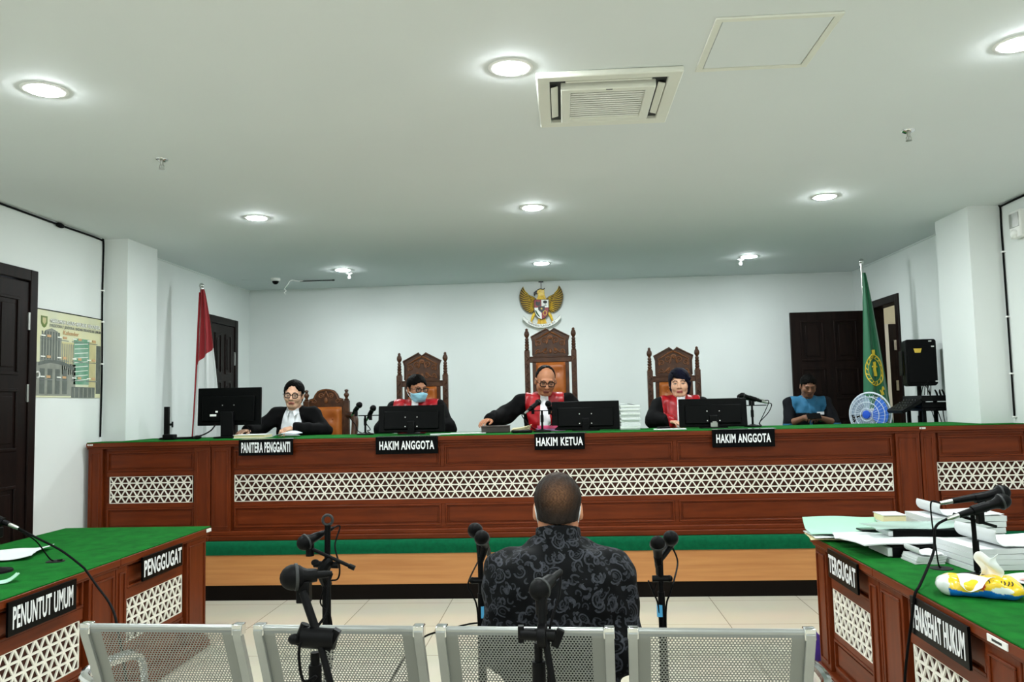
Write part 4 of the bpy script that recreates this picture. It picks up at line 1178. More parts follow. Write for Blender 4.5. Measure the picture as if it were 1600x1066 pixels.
# wand stand at the far left of the desk
e = empty('desk_stand', (-3.45, 6.99, ZDT), 0, 'thin black upright stand with a clip at the left end of the judges desk', 'stand')
mb = MB(); mb.bb(-0.022, 0.022, -0.014, 0.014, 0, 0.28); mb.build('post', M['black'], e, bevel=0.004)
mb = MB(); mb.bb(0.02, 0.055, -0.01, 0.01, 0.115, 0.135); mb.bb(0.045, 0.055, -0.01, 0.01, 0.10, 0.15); mb.build('clip', M['black'], e, bevel=0.003)
mb = MB(); mb.lathe([(0.001, 0), (0.07, 0), (0.068, 0.008), (0.001, 0.012)], n=24); mb.build('base', M['black'], e)

def desk_mic(label, x, y, parts, zbar, bar=(-0.1, 0.1), rz=0.0):
    e = empty('desk_microphone_stand', (x, y, ZDT), rz, label, 'microphone stand')
    mb = MB(); mb.lathe([(0.001, 0), (0.075, 0), (0.074, 0.010), (0.025, 0.018), (0.012, 0.022), (0.001, 0.022)], n=26); mb.build('base', M['black_matte'], e)
    mb = MB(); mb.cyl((0, 0, 0.02), (0, 0, zbar), 0.009, n=12); mb.cyl((0, 0, 0.08), (0, 0, 0.14), 0.013, n=12); mb.build('pole', M['black_matte'], e)
    mb = MB(); mb.bar((bar[0], 0, zbar), (bar[1], 0, zbar), 0.018, 0.008); mb.build('cross_bar', M['black_matte'], e, bevel=0.002)
    for p, d, base in parts:
        tail = mic_body(e, p, d)
        mid = Vector(p) + Vector(d).normalized() * 0.09
        mic_clip(e, mid, d)
        mb = MB(); mb.tube([tail, tail + Vector(d).normalized() * 0.04, tail + Vector((0.02, 0.05, -0.08)), (tail.x * 0.6, 0.10, 0.03), (tail.x * 0.5 + 0.03, 0.12, 0.006)], 0.004, 6); mb.build('cable', M['rubber'], e)
    return e
desk_mic('desk stand with two microphones between the clerk and the masked judge', -1.715, 7.05,
         [((-0.035, -0.06, 0.258), (-0.55, 0.8, -0.45), 0), ((0.085, -0.06, 0.228), (-0.5, 0.85, -0.55), 0)], 0.165, (-0.06, 0.22))
desk_mic('desk stand with two microphones in front of the middle judge', -0.180, 6.86,
         [((-0.03, 0.10, 0.245), (-0.5, -0.75, -0.40), 0), ((0.055, -0.04, 0.232), (0.08, 0.95, -0.35), 0)], 0.175, (-0.10, 0.12))
desk_mic('desk stand with a microphone lying level, right of the navy-scarf judge', 1.585, 7.06,
         [((-0.075, 0.0, 0.262), (0.94, 0.12, -0.30), 0), ((-0.075, 0.09, 0.252), (0.95, 0.2, -0.16), 0)], 0.178, (-0.06, 0.12))

# floor stands near the bench
def tripod(e, r=0.26, z=0.30, a0=0.5):
    for k in range(3):
        a = a0 + k * 2 * math.pi / 3
        mb = MB(); mb.tube([(0.02 * math.cos(a), 0.02 * math.sin(a), z), (r * math.cos(a), r * math.sin(a), 0.012)], 0.009, 8, smooth=False)
        mb.ell((r * math.cos(a), r * math.sin(a), 0.014), (0.016, 0.016, 0.014), 8)
        mb.build('leg', M['black_matte'], e)
    mb = MB(); mb.cyl((0, 0, z - 0.05), (0, 0, z + 0.05), 0.024, n=14); mb.build('leg_collar', M['black'], e)

# A: tall stand left of the witness, boom across
e = empty('microphone_stand', (-0.980, 3.35, 0), 0, 'tall black boom stand beyond the bench with its crossing arm, left of the seated man', 'microphone stand')
tripod(e, 0.21, 0.33, 0.3)
mb = MB(); mb.cyl((0, 0, 0.03), (0, 0, 0.63), 0.0150, n=12); mb.cyl((0, 0, 0.63), (0.006, 0, 1.024), 0.0125, n=12); mb.cyl((0, 0, 0.61), (0, 0, 0.78), 0.018, n=12); mb.build('pole', M['black_matte'], e)
mb = MB(); mb.tube([(0.006 + 0.020 * math.cos(a), 0, 1.044 + 0.020 * math.sin(a)) for a in [i * math.pi / 6 for i in range(12)]], 0.006, 8, closed=True); mb.build('top_ring', M['dark_slot'], e)
mb = MB(); mb.tube([(0.0, 0.01, 0.78), (-0.008, -0.02, 0.838), (0.012, -0.025, 0.876), (0.03, -0.02, 0.888)], [0.02, 0.026, 0.024, 0.016], 10); mb.cyl((-0.045, -0.02, 0.871), (0.055, -0.02, 0.866), 0.0135, n=12); mb.ell((-0.04, -0.02, 0.877), (0.018, 0.014, 0.014), 10); mb.build('boom_clutch', M['black'], e)
mb = MB(); mb.cyl((-0.050, -0.03, 0.933), (0.124, -0.03, 0.855), 0.0073, n=10); mb.cyl((0.101, -0.03, 0.865), (0.124, -0.03, 0.855), 0.010, n=10); mb.build('boom_arm', M['black_matte'], e)
tail = mic_body(e, (-0.076, -0.04, 0.961), (0.62, 0.70, 0.30), 0.09, 0.0315, plug='black')
mb = MB(); mb.cyl((-0.060, -0.025, 0.905), (-0.060, -0.025, 0.961), 0.017, n=12); mb.build('mic_clip', M['black'], e)
mb = MB(); mb.tube([tail, tail + Vector((0.02, 0.03, 0)), (0.03, 0.02, 0.938), (0.062, -0.03, 0.865), (0.056, -0.035, 0.815), (0.014, -0.03, 0.80), (-0.020, -0.02, 0.72), (0.020, -0.015, 0.66), (0.02, 0.01, 0.50), (0.0, 0.02, 0.3), (0.1, 0.12, 0.006), (0.4, 0.3, 0.006)], 0.0035, 6); mb.build('cable', M['rubber'], e)

# B: stand on the camera side of the bench, second seat
e = empty('microphone_stand', (-0.654, 2.13, 0), 0, 'black boom stand on the camera side of the bench, before the second seat', 'microphone stand')
e.scale = (1.0, 1.0, 1.018)
tripod(e, 0.24, 0.26, 1.1)
mb = MB(); mb.cyl((0, 0, 0.03), (0, 0, 0.86), 0.012, n=12); mb.cyl((0, 0, 0.62), (0, 0, 0.83), 0.017, n=12); mb.build('pole', M['black_matte'], e)
mb = MB(); mb.cyl((-0.03, -0.01, 0.90), (0.055, -0.01, 0.895), 0.026, n=18); mb.cyl((-0.045, 0, 0.88), (-0.025, 0, 0.93), 0.012, n=10); mb.box((0.05, -0.015, 0.895), (0.018, 0.02, 0.055), rotm(0, 0.5, 0)); mb.ell((-0.05, -0.01, 0.895), (0.018, 0.014, 0.014), 10); mb.build('boom_clutch', M['black'], e)
mb = MB(); mb.cyl((-0.038, 0.02, 1.005), (0.012, -0.01, 0.90), 0.011, n=12); mb.cyl((0.018, -0.02, 0.89), (0.085, -0.06, 0.70), 0.009, n=12); mb.build('boom_arm', M['black_matte'], e)
tail = mic_body(e, (-0.066, 0.03, 1.040), (0.90, 0.42, 0.0), 0.05, 0.033, plug='black')
mb = MB(); mb.bb(-0.057, -0.022, 0.02, 0.05, 0.975, 1.03); mb.build('mic_clip', M['black'], e, bevel=0.003)
mb = MB(); mb.tube([tail, (0.02, 0.05, 1.01), (0.022, 0.03, 0.95), (-0.005, -0.02, 0.91), (-0.03, -0.035, 0.88), (-0.022, -0.03, 0.80), (0.012, -0.03, 0.81), (-0.03, -0.03, 0.76), (0.0, -0.03, 0.72), (-0.01, -0.02, 0.4), (0.0, 0.02, 0.1)], 0.0038, 6); mb.build('cable', M['rubber'], e)

# C, D: twin microphones on upright stands either side of the witness
def twin(label, x, y, m1, m2, side):
    e = empty('microphone_stand', (x, y, 0), 0, label, 'microphone stand')
    tripod(e, 0.17, 0.28, 0.9 if side > 0 else 0.1)
    mb = MB(); mb.cyl((0, 0, 0.03), (0, 0, 0.757), 0.0137, n=12); mb.cyl((0, 0, 0.71), (0, 0, 0.90), 0.011, n=12); mb.build('pole', M['black_matte'], e)
    mb = MB(); mb.cyl((-0.033, 0, 0.806), (0.033, 0, 0.806), 0.013, n=10); mb.ell((-0.033 * side, 0, 0.806), (0.014, 0.014, 0.014), 10); mb.build('height_knob', M['black'], e)
    tails = []
    for m_ in (m1, m2):
        t = mic_body(e, m_[0], m_[1], 0.13, 0.029, plug='black')
        mb = MB(); a = Vector(m_[0]) + Vector(m_[1]).normalized() * 0.07; mb.tube([a, (a.x * 0.6, a.y * 0.6, a.z - 0.03), (0, 0, 0.88)], [0.018, 0.013, 0.012], 10); mb.build('mic_clip', M['black'], e)
        tails.append(t)
    for i, t in enumerate(tails):
        s = 1 if i else -1
        mb = MB(); mb.tube([t, (t.x + 0.02 * s, t.y, t.z - 0.06), (s * 0.049, -0.01, 0.80), (s * 0.033, -0.02, 0.757), (s * 0.013, -0.015, 0.68), (0.014 * s, 0.0, 0.4), (0.02 * s, 0.0, 0.05)], 0.0035, 6); mb.build('cable', M['rubber'], e)
    mb = MB(); mb.bb(0.010 * side - 0.010, 0.010 * side + 0.010, -0.018, 0.0, 0.664, 0.708); mb.build('tape', M['blue_tag'], e)
    return e
twin('upright stand with two microphones just left of the seated man', -0.345, 3.30, ((-0.020, 0.0, 1.003), (0.1, 0.75, -0.35)), ((0.013, -0.06, 0.983), (0.1, 0.75, -0.55)), 1)
twin('upright stand with two microphones right of the seated man', 0.361, 3.30, ((-0.013, -0.05, 0.950), (0.05, 0.6, -0.8)), ((0.044, 0.0, 0.962), (0.12, 0.8, -0.3)), -1)

# E: stand on the camera side right behind the witness
e = empty('microphone_stand', (-0.080, 2.13, 0), 0, 'black boom stand on the camera side of the bench, right behind the seated man', 'microphone stand')
e.scale = (1.0, 1.0, 1.018)
tripod(e, 0.24, 0.26, 0.2)
mb = MB(); mb.cyl((0, 0, 0.03), (0, 0, 0.88), 0.0105, n=12); mb.cyl((0, 0, 0.60), (0, 0, 0.835), 0.017, n=12); mb.build('pole', M['black_matte'], e)
mb = MB(); mb.cyl((-0.045, -0.01, 0.905), (0.045, -0.01, 0.900), 0.015, n=16); mb.cyl((0.0, -0.01, 0.90), (0.022, -0.012, 0.90), 0.030, n=18); mb.box((0.05, -0.012, 0.895), (0.02, 0.018, 0.045), rotm(0, 0.4, 0)); mb.bb(-0.05, -0.035, -0.02, 0.0, 0.885, 0.925); mb.build('boom_clutch', M['black'], e, bevel=0.002)
mb = MB(); mb.cyl((0.012, 0.01, 0.995), (0.012, -0.01, 0.90), 0.011, n=12); mb.cyl((0.018, -0.015, 0.895), (0.050, -0.05, 0.70), 0.009, n=12); mb.build('boom_arm', M['black_matte'], e)
tail = mic_body(e, (0.006, 0.02, 1.005), (0.45, 0.85, 0.20), 0.07, 0.027, plug='black')
mb = MB(); mb.cyl((0.01, 0.02, 0.945), (0.01, 0.02, 0.985), 0.015, n=12); mb.build('mic_clip', M['black'], e)
mb = MB(); mb.tube([tail, (0.055, 0.06, 0.98), (0.035, 0.02, 0.93), (0.025, 0.01, 0.85), (0.02, 0.01, 0.5), (0.03, 0.02, 0.1)], 0.0035, 6); mb.build('cable', M['rubber'], e)
mb = MB(); mb.tube([(-1.25, 2.25, 0.005), (-0.85, 2.9, 0.005), (-0.95, 3.4, 0.005), (-0.98, 4.2, 0.005), (-0.97, 5.3, 0.005), (-0.80, 5.60, 0.005), (-0.62, 5.75, 0.005), (-0.45, 5.6, 0.005), (-0.33, 4.6, 0.005), (-0.30, 3.3, 0.005)], 0.006, 6)
tag(mb.build('floor_cable', M['rubber']), 'black cable lying across the tiled floor behind the bench', 'cable')

# ------------------------------------------------------------------ waiting bench: four perforated seats on one beam
bn = empty('waiting_bench', (-0.425, 2.545, 0), -0.052, 'silver four-seat waiting bench with perforated backs in the foreground', 'bench')
P_ = 0.578; SW = 0.525
# profile of back and seat in (y, z): from the rolled top edge of the back down to the seat front
prof = [(0.020, 0.812), (0.006, 0.824), (-0.004, 0.815), (0.004, 0.79), (0.020, 0.755), (0.045, 0.70), (0.075, 0.63), (0.10, 0.56), (0.125, 0.49), (0.15, 0.445), (0.19, 0.425), (0.26, 0.42), (0.36, 0.425), (0.46, 0.432), (0.52, 0.425), (0.545, 0.405)]
def prof_pts(n=48):
    L = [0]
    for i in range(1, len(prof)): L.append(L[-1] + math.dist(prof[i], prof[i - 1]))
    out = []
    for k in range(n + 1):
        d = L[-1] * k / n
        for i in range(1, len(prof)):
            if d <= L[i] + 1e-9:
                t = (d - L[i - 1]) / (L[i] - L[i - 1]); break
        p0 = prof[max(i - 2, 0)]; p1 = prof[i - 1]; p2 = prof[i]; p3 = prof[min(i + 1, len(prof) - 1)]
        def cr(a, b, c_, e_): return 0.5 * (2 * b + (c_ - a) * t + (2 * a - 5 * b + 4 * c_ - e_) * t * t + (3 * b - a - 3 * c_ + e_) * t ** 3)
        out.append((cr(p0[0], p1[0], p2[0], p3[0]), cr(p0[1], p1[1], p2[1], p3[1]), d))
    return out
PP = prof_pts()
def seat_mesh():
    me = bpy.data.meshes.new('seat_shell')
    vs, fs, uvs = [], [], []
    nx = 12
    for y, z, d in PP:
        for i in range(nx + 1):
            x = -SW / 2 + 0.012 + (SW - 0.024) * i / nx
            vs.append((x, y, z)); uvs.append((x + SW / 2, d))
    for j in range(len(PP) - 1):
        for i in range(nx):
            a = j * (nx + 1) + i
            fs.append((a, a + 1, a + nx + 2, a + nx + 1))
    me.from_pydata(vs, [], fs); me.update()
    ul = me.uv_layers.new(name='UVMap')
    for lp in me.loops: ul.data[lp.index].uv = uvs[lp.vertex_index]
    me.materials.append(M['perf']); me.shade_smooth()
    return me
seat_me = seat_mesh()
def side_mesh(sgn):
    mb = MB()
    n = len(PP)
    if True:
        x0, x1 = sgn * (SW / 2 - 0.022), sgn * (SW / 2 + 0.006)
        vs = []; fs = []
        for j, (y, z, d) in enumerate(PP):
            a = PP[max(j - 1, 0)]; b = PP[min(j + 1, n - 1)]
            ty, tz = b[0] - a[0], b[1] - a[1]; l = math.hypot(ty, tz) or 1
            ny, nz = -tz / l, ty / l
            w = 0.010
            for q, xx in ((-w, x0), (-w, x1), (w, x1), (w, x0)): vs.append((xx, y + ny * q, z + nz * q))
        for j in range(n - 1):
            for k in range(4): fs.append((j * 4 + k, j * 4 + (k + 1) % 4, j * 4 + 4 + (k + 1) % 4, j * 4 + 4 + k))
        fs.append((3, 2, 1, 0)); fs.append(tuple((n - 1) * 4 + k for k in range(4)))
        mb.add(vs, fs)
    return mb.mesh('side_frame', M['silver_grey'])
side_me = [side_mesh(-1), side_mesh(1)]
tr_mb = MB(); tr_mb.tube([(-SW / 2 + 0.024, 0.006, 0.818), (SW / 2 - 0.024, 0.006, 0.818)], 0.011, 12, smooth=False); top_me = tr_mb.mesh('top_roll', M['silver_grey'])
cap_me = []
for sgn in (-1, 1):
    cap_mb = MB(); cap_mb.bb(sgn * (SW / 2 - 0.026), sgn * (SW / 2 + 0.008), -0.010, 0.024, 0.798, 0.832)
    cap_me.append(cap_mb.mesh('corner_cap', M['chrome']))
for i in range(4):
    x = (i - 1.5) * P_
    for nm, me in (('seat_shell', seat_me), ('side_frame', side_me[0]), ('side_frame', side_me[1]), ('top_roll', top_me), ('corner_cap', cap_me[0]), ('corner_cap', cap_me[1])):
        o = bpy.data.objects.new(nm, me); COL.objects.link(o); o.parent = bn; o.location = (x, 0, 0)
        if nm in ('side_frame', 'corner_cap'):
            b = o.modifiers.new('bevel', 'BEVEL'); b.width = 0.003; b.segments = 2; b.limit_method = 'ANGLE'
mb = MB(); mb.bb(-1.14, 1.14, 0.24, 0.32, 0.335, 0.40); mb.build('beam', M['silver_grey'], bn, bevel=0.006)
for x in (-0.62, 0.62):
    mb = MB(); mb.bb(x - 0.03, x + 0.03, 0.25, 0.31, 0.06, 0.335); mb.build('leg', M['chrome'], bn, bevel=0.006)
    mb = MB(); mb.tube([(x, 0.0, 0.014), (x, 0.12, 0.045), (x, 0.28, 0.065), (x, 0.44, 0.045), (x, 0.56, 0.014)], [0.018, 0.024, 0.028, 0.024, 0.018], 10); mb.build('foot', M['chrome'], bn)
for x in (-2 * P_ - 0.005, 2 * P_ + 0.005):
    s = 1 if x > 0 else -1
    mb = MB(); mb.tube([(x - s * 0.03, 0.075, 0.612), (x + s * 0.02, 0.085, 0.632), (x + s * 0.035, 0.16, 0.638), (x + s * 0.035, 0.36, 0.622), (x + s * 0.025, 0.43, 0.58), (x, 0.40, 0.46), (x - s * 0.01, 0.30, 0.40)], [0.014, 0.018, 0.020, 0.020, 0.016, 0.014, 0.014], 10)
    mb.build('armrest', M['chrome'], bn)

# ------------------------------------------------------------------ things on the judges desk
def rbox(name, m, label, cat, c, d, rz=0, bevel=0.003, group=None, mats=None):
    mb = MB(); mb.box((0, 0, d[2] / 2), d)
    o = mb.build(name, m, loc=c, rot=(0, 0, rz), bevel=bevel)
    return tag(o, label, cat, group)
Z0 = ZDT + 0.0005
# open book and folder before the clerk
b = empty('book', (-2.60, 6.86, Z0), 0.06, 'thick open register lying before the clerk', 'book')
mb = MB(); mb.bb(-0.16, 0.10, -0.11, 0.11, 0.003, 0.026); mb.build('pages', M['paper_y'], b, bevel=0.004)
mb = MB(); mb.bb(-0.165, 0.105, -0.115, 0.115, 0, 0.003); mb.bb(-0.165, 0.105, -0.115, 0.115, 0.026, 0.029); mb.build('cover', M['paper'], b)
mb = MB()
mb.sheet(lambda u, v: (-2.44 + 0.19 * u, 6.80 + 0.2 * v, Z0 + 0.012 + 0.030 * math.sin(u * 3.0) * (0.5 + 0.5 * v) + 0.012 * u), 12, 8, 0.002)
tag(mb.build('paper_sheet', mat('pale_blue_paper', (206, 222, 236), 0.8, noise=0.05)), 'curled pale blue sheet under the clerk hand', 'paper')
rbox('keyboard', M['black'], 'black keyboard lying left of the clerk monitor', 'keyboard', (-3.30, 6.92, Z0), (0.30, 0.13, 0.016), 0.1)
mb = MB(); mb.ell((0, 0, 0.016), (0.03, 0.052, 0.017), 14); tag(mb.build('computer_mouse', M['black'], loc=(-3.08, 6.78, Z0)), 'black computer mouse beside the clerk monitor base', 'mouse')
mb = MB(); mb.tube([(-2.99, 6.93, 1.38), (-3.02, 6.90, 1.33), (-3.10, 6.88, 1.29), (-3.22, 6.86, Z0 + 0.01), (-3.33, 6.82, Z0 + 0.006)], 0.006, 6); mb.tube([(-2.74, 6.95, 1.39), (-2.715, 6.97, 1.34), (-2.70, 7.0, Z0 + 0.01)], 0.004, 6)
tag(mb.build('monitor_cable', M['rubber']), 'black cables drooping from the clerk monitor to the desk', 'cable')
mb = MB(); mb.bb(-0.05, 0.05, -0.035, 0.035, 0, 0.045); tag(mb.build('adapter_box', M['black'], loc=(-3.33, 6.80, Z0), bevel=0.008), 'small black adapter box at the left end of the judges desk', 'box')
# papers by masked judge and between
for i, (x, y, w, d_, rz, lb) in enumerate(((-0.80, 6.86, 0.30, 0.21, 0.05, 'loose white sheets left of the dark box on the desk'), (0.86, 6.80, 0.26, 0.18, -0.1, 'white sheet in front of the navy-scarf judge, left of her monitor'), (-1.02, 6.75, 0.16, 0.12, 0.2, 'white sheet right of the masked judge monitor'))):
    mb = MB(); mb.bb(-w / 2, w / 2, -d_ / 2, d_ / 2, 0, 0.004); tag(mb.build('paper_sheet', M['paper'], loc=(x, y, Z0), rot=(0, 0, rz)), lb, 'paper')
b = empty('document_box', (-0.575, 6.98, Z0), 0.03, 'low dark brown box file under the middle judge hand', 'box')
mb = MB(); mb.bb(-0.115, 0.115, -0.14, 0.14, 0, 0.048); mb.build('body', mat('dark_brown_card', (48, 38, 34), 0.5, noise=0.2), b, bevel=0.004)
mb = MB(); mb.bb(-0.118, 0.118, -0.143, 0.143, 0.048, 0.056); mb.build('lid', mat('dark_brown_lid', (60, 46, 40), 0.45, noise=0.2), b, bevel=0.003)
mb = MB()
for k in range(5):
    mb.sheet(lambda u, v, k=k: (-0.445 + 0.155 * u + 0.004 * k, 6.84 + 0.2 * v, Z0 + 0.006 + 0.006 * k + 0.028 * u * u * (k / 4)), 8, 4, 0.003)
tag(mb.build('paper_stack', M['paper_y']), 'thin stack of cream papers with a lifted corner before the middle judge', 'papers')
b = empty('pink_folder', (-0.125, 7.03, Z0), 0.08, 'stack of papers in a pink and purple folder behind the middle microphones', 'folder')
mb = MB(); mb.bb(-0.11, 0.13, -0.09, 0.10, 0, 0.022); mb.build('lower_folder', mat('mauve_card', (150, 110, 150), 0.6, noise=0.1), b, bevel=0.003)
mb = MB(); mb.bb(-0.10, 0.14, -0.09, 0.10, 0.022, 0.045); mb.build('upper_folder', mat('pink_card', (206, 66, 110), 0.55, noise=0.1), b, bevel=0.003)
mb = MB(); mb.bb(-0.08, 0.08, -0.055, 0.055, 0, 0.022); tag(mb.build('desk_telephone', M['black'], loc=(-0.345, 6.72, Z0), rot=(0, 0, 0.2), bevel=0.006), 'small black device at the foot of the middle microphone stand', 'device')
# tall stack of documents right of middle monitor
rng = random.Random(4)
b = empty('document_stack', (0.545, 7.02, Z0), 0.02, 'tall stack of white case files beside the middle judge monitor', 'papers')
z = 0
k = 0
while z < 0.195:
    t = rng.choice((0.006, 0.010, 0.014, 0.018))
    mb = MB(); ox, oy = rng.uniform(-0.006, 0.006), rng.uniform(-0.006, 0.006)
    mb.bb(-0.075 + ox, 0.085 + ox, -0.13 + oy, 0.13 + oy, z, z + t - 0.0008)
    mb.build('bundle', [M['paper'], mat('paper_tint', (222, 226, 222), 0.8, noise=0.05)][k % 2], b, bevel=0.0015)
    z += t; k += 1
mb = MB(); mb.sheet(lambda u, v: (-0.07 + 0.16 * u, -0.12 + 0.24 * v, z + 0.004 + 0.010 * (1 - u) ** 2 + 0.006 * math.sin(u * 5)), 10, 4, 0.0015); mb.build('top_sheet', M['paper'], b)
mb = MB(); mb.bb(-0.05, 0.05, -0.03, 0.03, 0, 0.018); tag(mb.build('black_wallet', M['black'], loc=(0.83, 6.96, Z0), rot=(0, 0, 0.3), bevel=0.005), 'small black case by the navy-scarf judge elbow', 'case')

# ------------------------------------------------------------------ fan, loudspeaker, mixer rack behind the desk on the right
f = empty('pedestal_fan', (2.93, 8.10, ZD), -0.85, 'clear-bladed blue fan showing above the desk under the green flag', 'fan')
zc = 0.865
mb = MB(); mb.lathe([(0.001, 0), (0.17, 0), (0.165, 0.02), (0.03, 0.045), (0.001, 0.05)], n=28); mb.build('base', M['white_plastic'], f)
mb = MB(); mb.cyl((0, 0.05, 0.03), (0, 0.05, zc - 0.05), 0.016, n=14); mb.build('pole', M['white_plastic'], f)
Rf = rotm(math.pi / 2, 0, 0)
mb = MB(); mb.lathe([(0.001, -0.12), (0.04, -0.115), (0.055, -0.08), (0.058, -0.02), (0.05, 0.0), (0.001, 0.0)], (0, 0.02, zc), Rf, n=22); mb.build('motor_housing', M['white_plastic'], f)
gm = MB()
for r_, yo in ((0.21, 0.0), (0.17, -0.045), (0.12, -0.062), (0.06, -0.07), (0.17, 0.045), (0.10, 0.055)):
    gm.tube([(r_ * math.cos(a), yo, zc + r_ * math.sin(a)) for a in [i * 2 * math.pi / 32 for i in range(32)]], 0.0035 if r_ < 0.2 else 0.008, 6, closed=True, seg=1)
for i in range(30):
    a = i * 2 * math.pi / 30
    gm.tube([(0.04 * math.cos(a), -0.071, zc + 0.04 * math.sin(a)), (0.13 * math.cos(a + 0.12), -0.060, zc + 0.13 * math.sin(a + 0.12)), (0.19 * math.cos(a + 0.2), -0.032, zc + 0.19 * math.sin(a + 0.2)), (0.21 * math.cos(a + 0.22), 0, zc + 0.21 * math.sin(a + 0.22))], 0.0011, 4, seg=2)
    gm.tube([(0.06 * math.cos(a), 0.055, zc + 0.06 * math.sin(a)), (0.17 * math.cos(a), 0.045, zc + 0.17 * math.sin(a)), (0.21 * math.cos(a), 0, zc + 0.21 * math.sin(a))], 0.0011, 4, seg=2)
gm.build('guard', mat('fan_guard_white', (226, 234, 244), 0.3, noise=0.02), f)
mb = MB(); mb.lathe([(0.001, 0.085), (0.035, 0.082), (0.042, 0.07), (0.001, 0.07)], (0, 0, zc), Rf, n=20); hb = mb.build('hub_badge', mat('fan_blue_badge', (40, 90, 210), 0.3, noise=0.05), f)
for k in range(3):
    mb = MB()
    def bl(u, v, k=k):
        r_ = 0.035 + 0.16 * u
        a = k * 2 * math.pi / 3 + (v - 0.5) * (1.25 + 0.6 * math.sin(u * 3)) + 0.35 * u
        return (r_ * math.cos(a), -0.02 + 0.03 * (v - 0.5), zc + r_ * math.sin(a))
    mb.sheet(bl, 10, 8, 0.002); mb.build('blade', M['fan_clear'] if k else M['fan_blue'], f)
mb = MB(); mb.cyl((0, -0.05, zc), (0, 0.02, zc), 0.028, n=16); mb.build('blade_hub', M['fan_blue'], f)

s = empty('loudspeaker', (3.315, 7.90, ZD), -0.12, 'black loudspeaker with yellow badge on a tripod by the right wall', 'loudspeaker')
zb = 1.60 - ZD - 0.02
mb = MB()
fr_ = [(-0.135, zb + 0.02), (-0.115, zb), (0.115, zb), (0.135, zb + 0.02), (0.135, zb + 0.415), (0.12, zb + 0.43), (-0.12, zb + 0.43), (-0.135, zb + 0.415)]
mb.prism(fr_, -0.12, 0.12, lambda a, b, t: (a * (1.0 if t < 0 else 0.78), t, b)); mb.build('cabinet', M['black'], s, bevel=0.012, seg=3)
mb = MB(); mb.bb(-0.118, 0.118, -0.128, -0.118, zb + 0.03, zb + 0.36); mb.build('front_grille', M['black_matte'], s, bevel=0.004)
mb = MB(); mb.prism([(-0.035, zb + 0.345), (0.035, zb + 0.345), (0.024, zb + 0.305), (-0.024, zb + 0.305)], -0.132, -0.127, lambda a, b, t: (a - 0.03, t, b)); mb.build('badge', mat('speaker_yellow', (226, 190, 70), 0.4, noise=0.1), s)
mb = MB()
for a, b in ((0.08, 0.41), (0.10, 0.36), (0.12, 0.04)): mb.bb(a - 0.012, a + 0.012, -0.131, -0.119, zb + b - 0.005, zb + b + 0.005)
mb.build('corner_marks', M['sticker'], s)
for sg in (-1, 1):
    mb = MB(); mb.bb(sg * 0.135, sg * 0.148, -0.04, 0.06, zb + 0.10, zb + 0.33); mb.build('side_handle', M['black'], s, bevel=0.005)
st = empty('speaker_stand', (3.315, 7.90, ZD), 0.3, 'black tripod stand carrying the loudspeaker', 'stand')
mb = MB(); mb.cyl((0, 0, 0.05), (0, 0, zb - 0.001), 0.019, n=14); mb.cyl((0, 0, 0.5), (0, 0, 0.85), 0.026, n=14); mb.build('pole', M['black_matte'], st)
for k in range(3):
    a = -0.6 + k * 2 * math.pi / 3
    if k == 0: a = -1.0
    r_ = 0.16
    mb = MB(); mb.cyl((0.02 * math.cos(a), 0.02 * math.sin(a), 0.62), (r_ * math.cos(a), r_ * math.sin(a), 0.015), 0.012, n=10); mb.build('leg', M['black_matte'], st)

rk = empty('mixer_rack', (3.19, 7.62, ZD), 0.0, 'black equipment rack with a sloping audio mixer and loose plugs beside the loudspeaker', 'rack')
mb = MB()
for x in (-0.03, 0.21):
    for y in (-0.16, 0.16): mb.bb(x - 0.014, x + 0.014, y - 0.014, y + 0.014, 0, 1.00)
mb.build('upright_frame', M['black_matte'], rk)
mb = MB(); mb.bb(-0.06, 0.235, -0.20, 0.20, 0.985, 1.035); mb.build('top_unit', M['black'], rk, bevel=0.004)
mb = MB(); mb.bb(-0.06, 0.235, -0.20, 0.20, 0.90, 0.925); mb.build('shelf', M['black'], rk, bevel=0.003)
mb = MB(); mb.bb(-0.06, 0.235, -0.20, 0.20, 0.62, 0.645); mb.build('shelf', M['black'], rk, bevel=0.003)
mb = MB(); mb.bb(-0.05, 0.23, -0.18, 0.18, 0.926, 0.975); mb.build('amplifier', M['black_matte'], rk, bevel=0.004)
mb = MB(); mb.box((-0.12, -0.02, 0.955), (0.24, 0.34, 0.035), rotm(0, -0.52, 0)); mx_ = mb.build('audio_mixer', M['black'], rk, bevel=0.005)
mb = MB(); mb.ell((0, 0, 0), (0.007, 0.007, 0.008), 8); kn_me = mb.mesh('knob', M['dark_slot'])
for i in range(5):
    for j in range(5):
        p = Vector((-0.12, -0.02, 0.955)) + rotm(0, -0.52, 0) @ Vector((-0.09 + i * 0.045, -0.13 + j * 0.062, 0.022))
        o = bpy.data.objects.new('knob', kn_me); COL.objects.link(o); o.parent = mx_; o.location = p
mb = MB()
for i in range(4):
    x = 0.12 + 0.03 * i; mb.tube([(x, -0.10, 1.03), (x - 0.012, -0.11, 1.06), (x - 0.02 + 0.012 * (i % 2), -0.10, 1.085)], [0.008, 0.009, 0.006], 8)
mb.build('plugs', M['rubber'], rk)
mb = MB()
for i in range(6):
    x = -0.04 + 0.05 * i; mb.tube([(x, -0.21, 0.92), (x + 0.03 * math.sin(i), -0.225, 0.80), (x + 0.06, -0.21, 0.66), (x + 0.03, -0.20, 0.3 + 0.05 * i)], 0.004, 5)
for i in range(3): mb.tube([(0.0 + 0.03 * i, -0.05, 1.04), (0.02 + 0.02 * i, -0.06, 1.12 + 0.02 * i), (0.07 + 0.02 * i, 0.0, 1.12), (0.11, 0.02, 1.03)], 0.004, 5)
mb.build('cables', M['rubber'], rk)
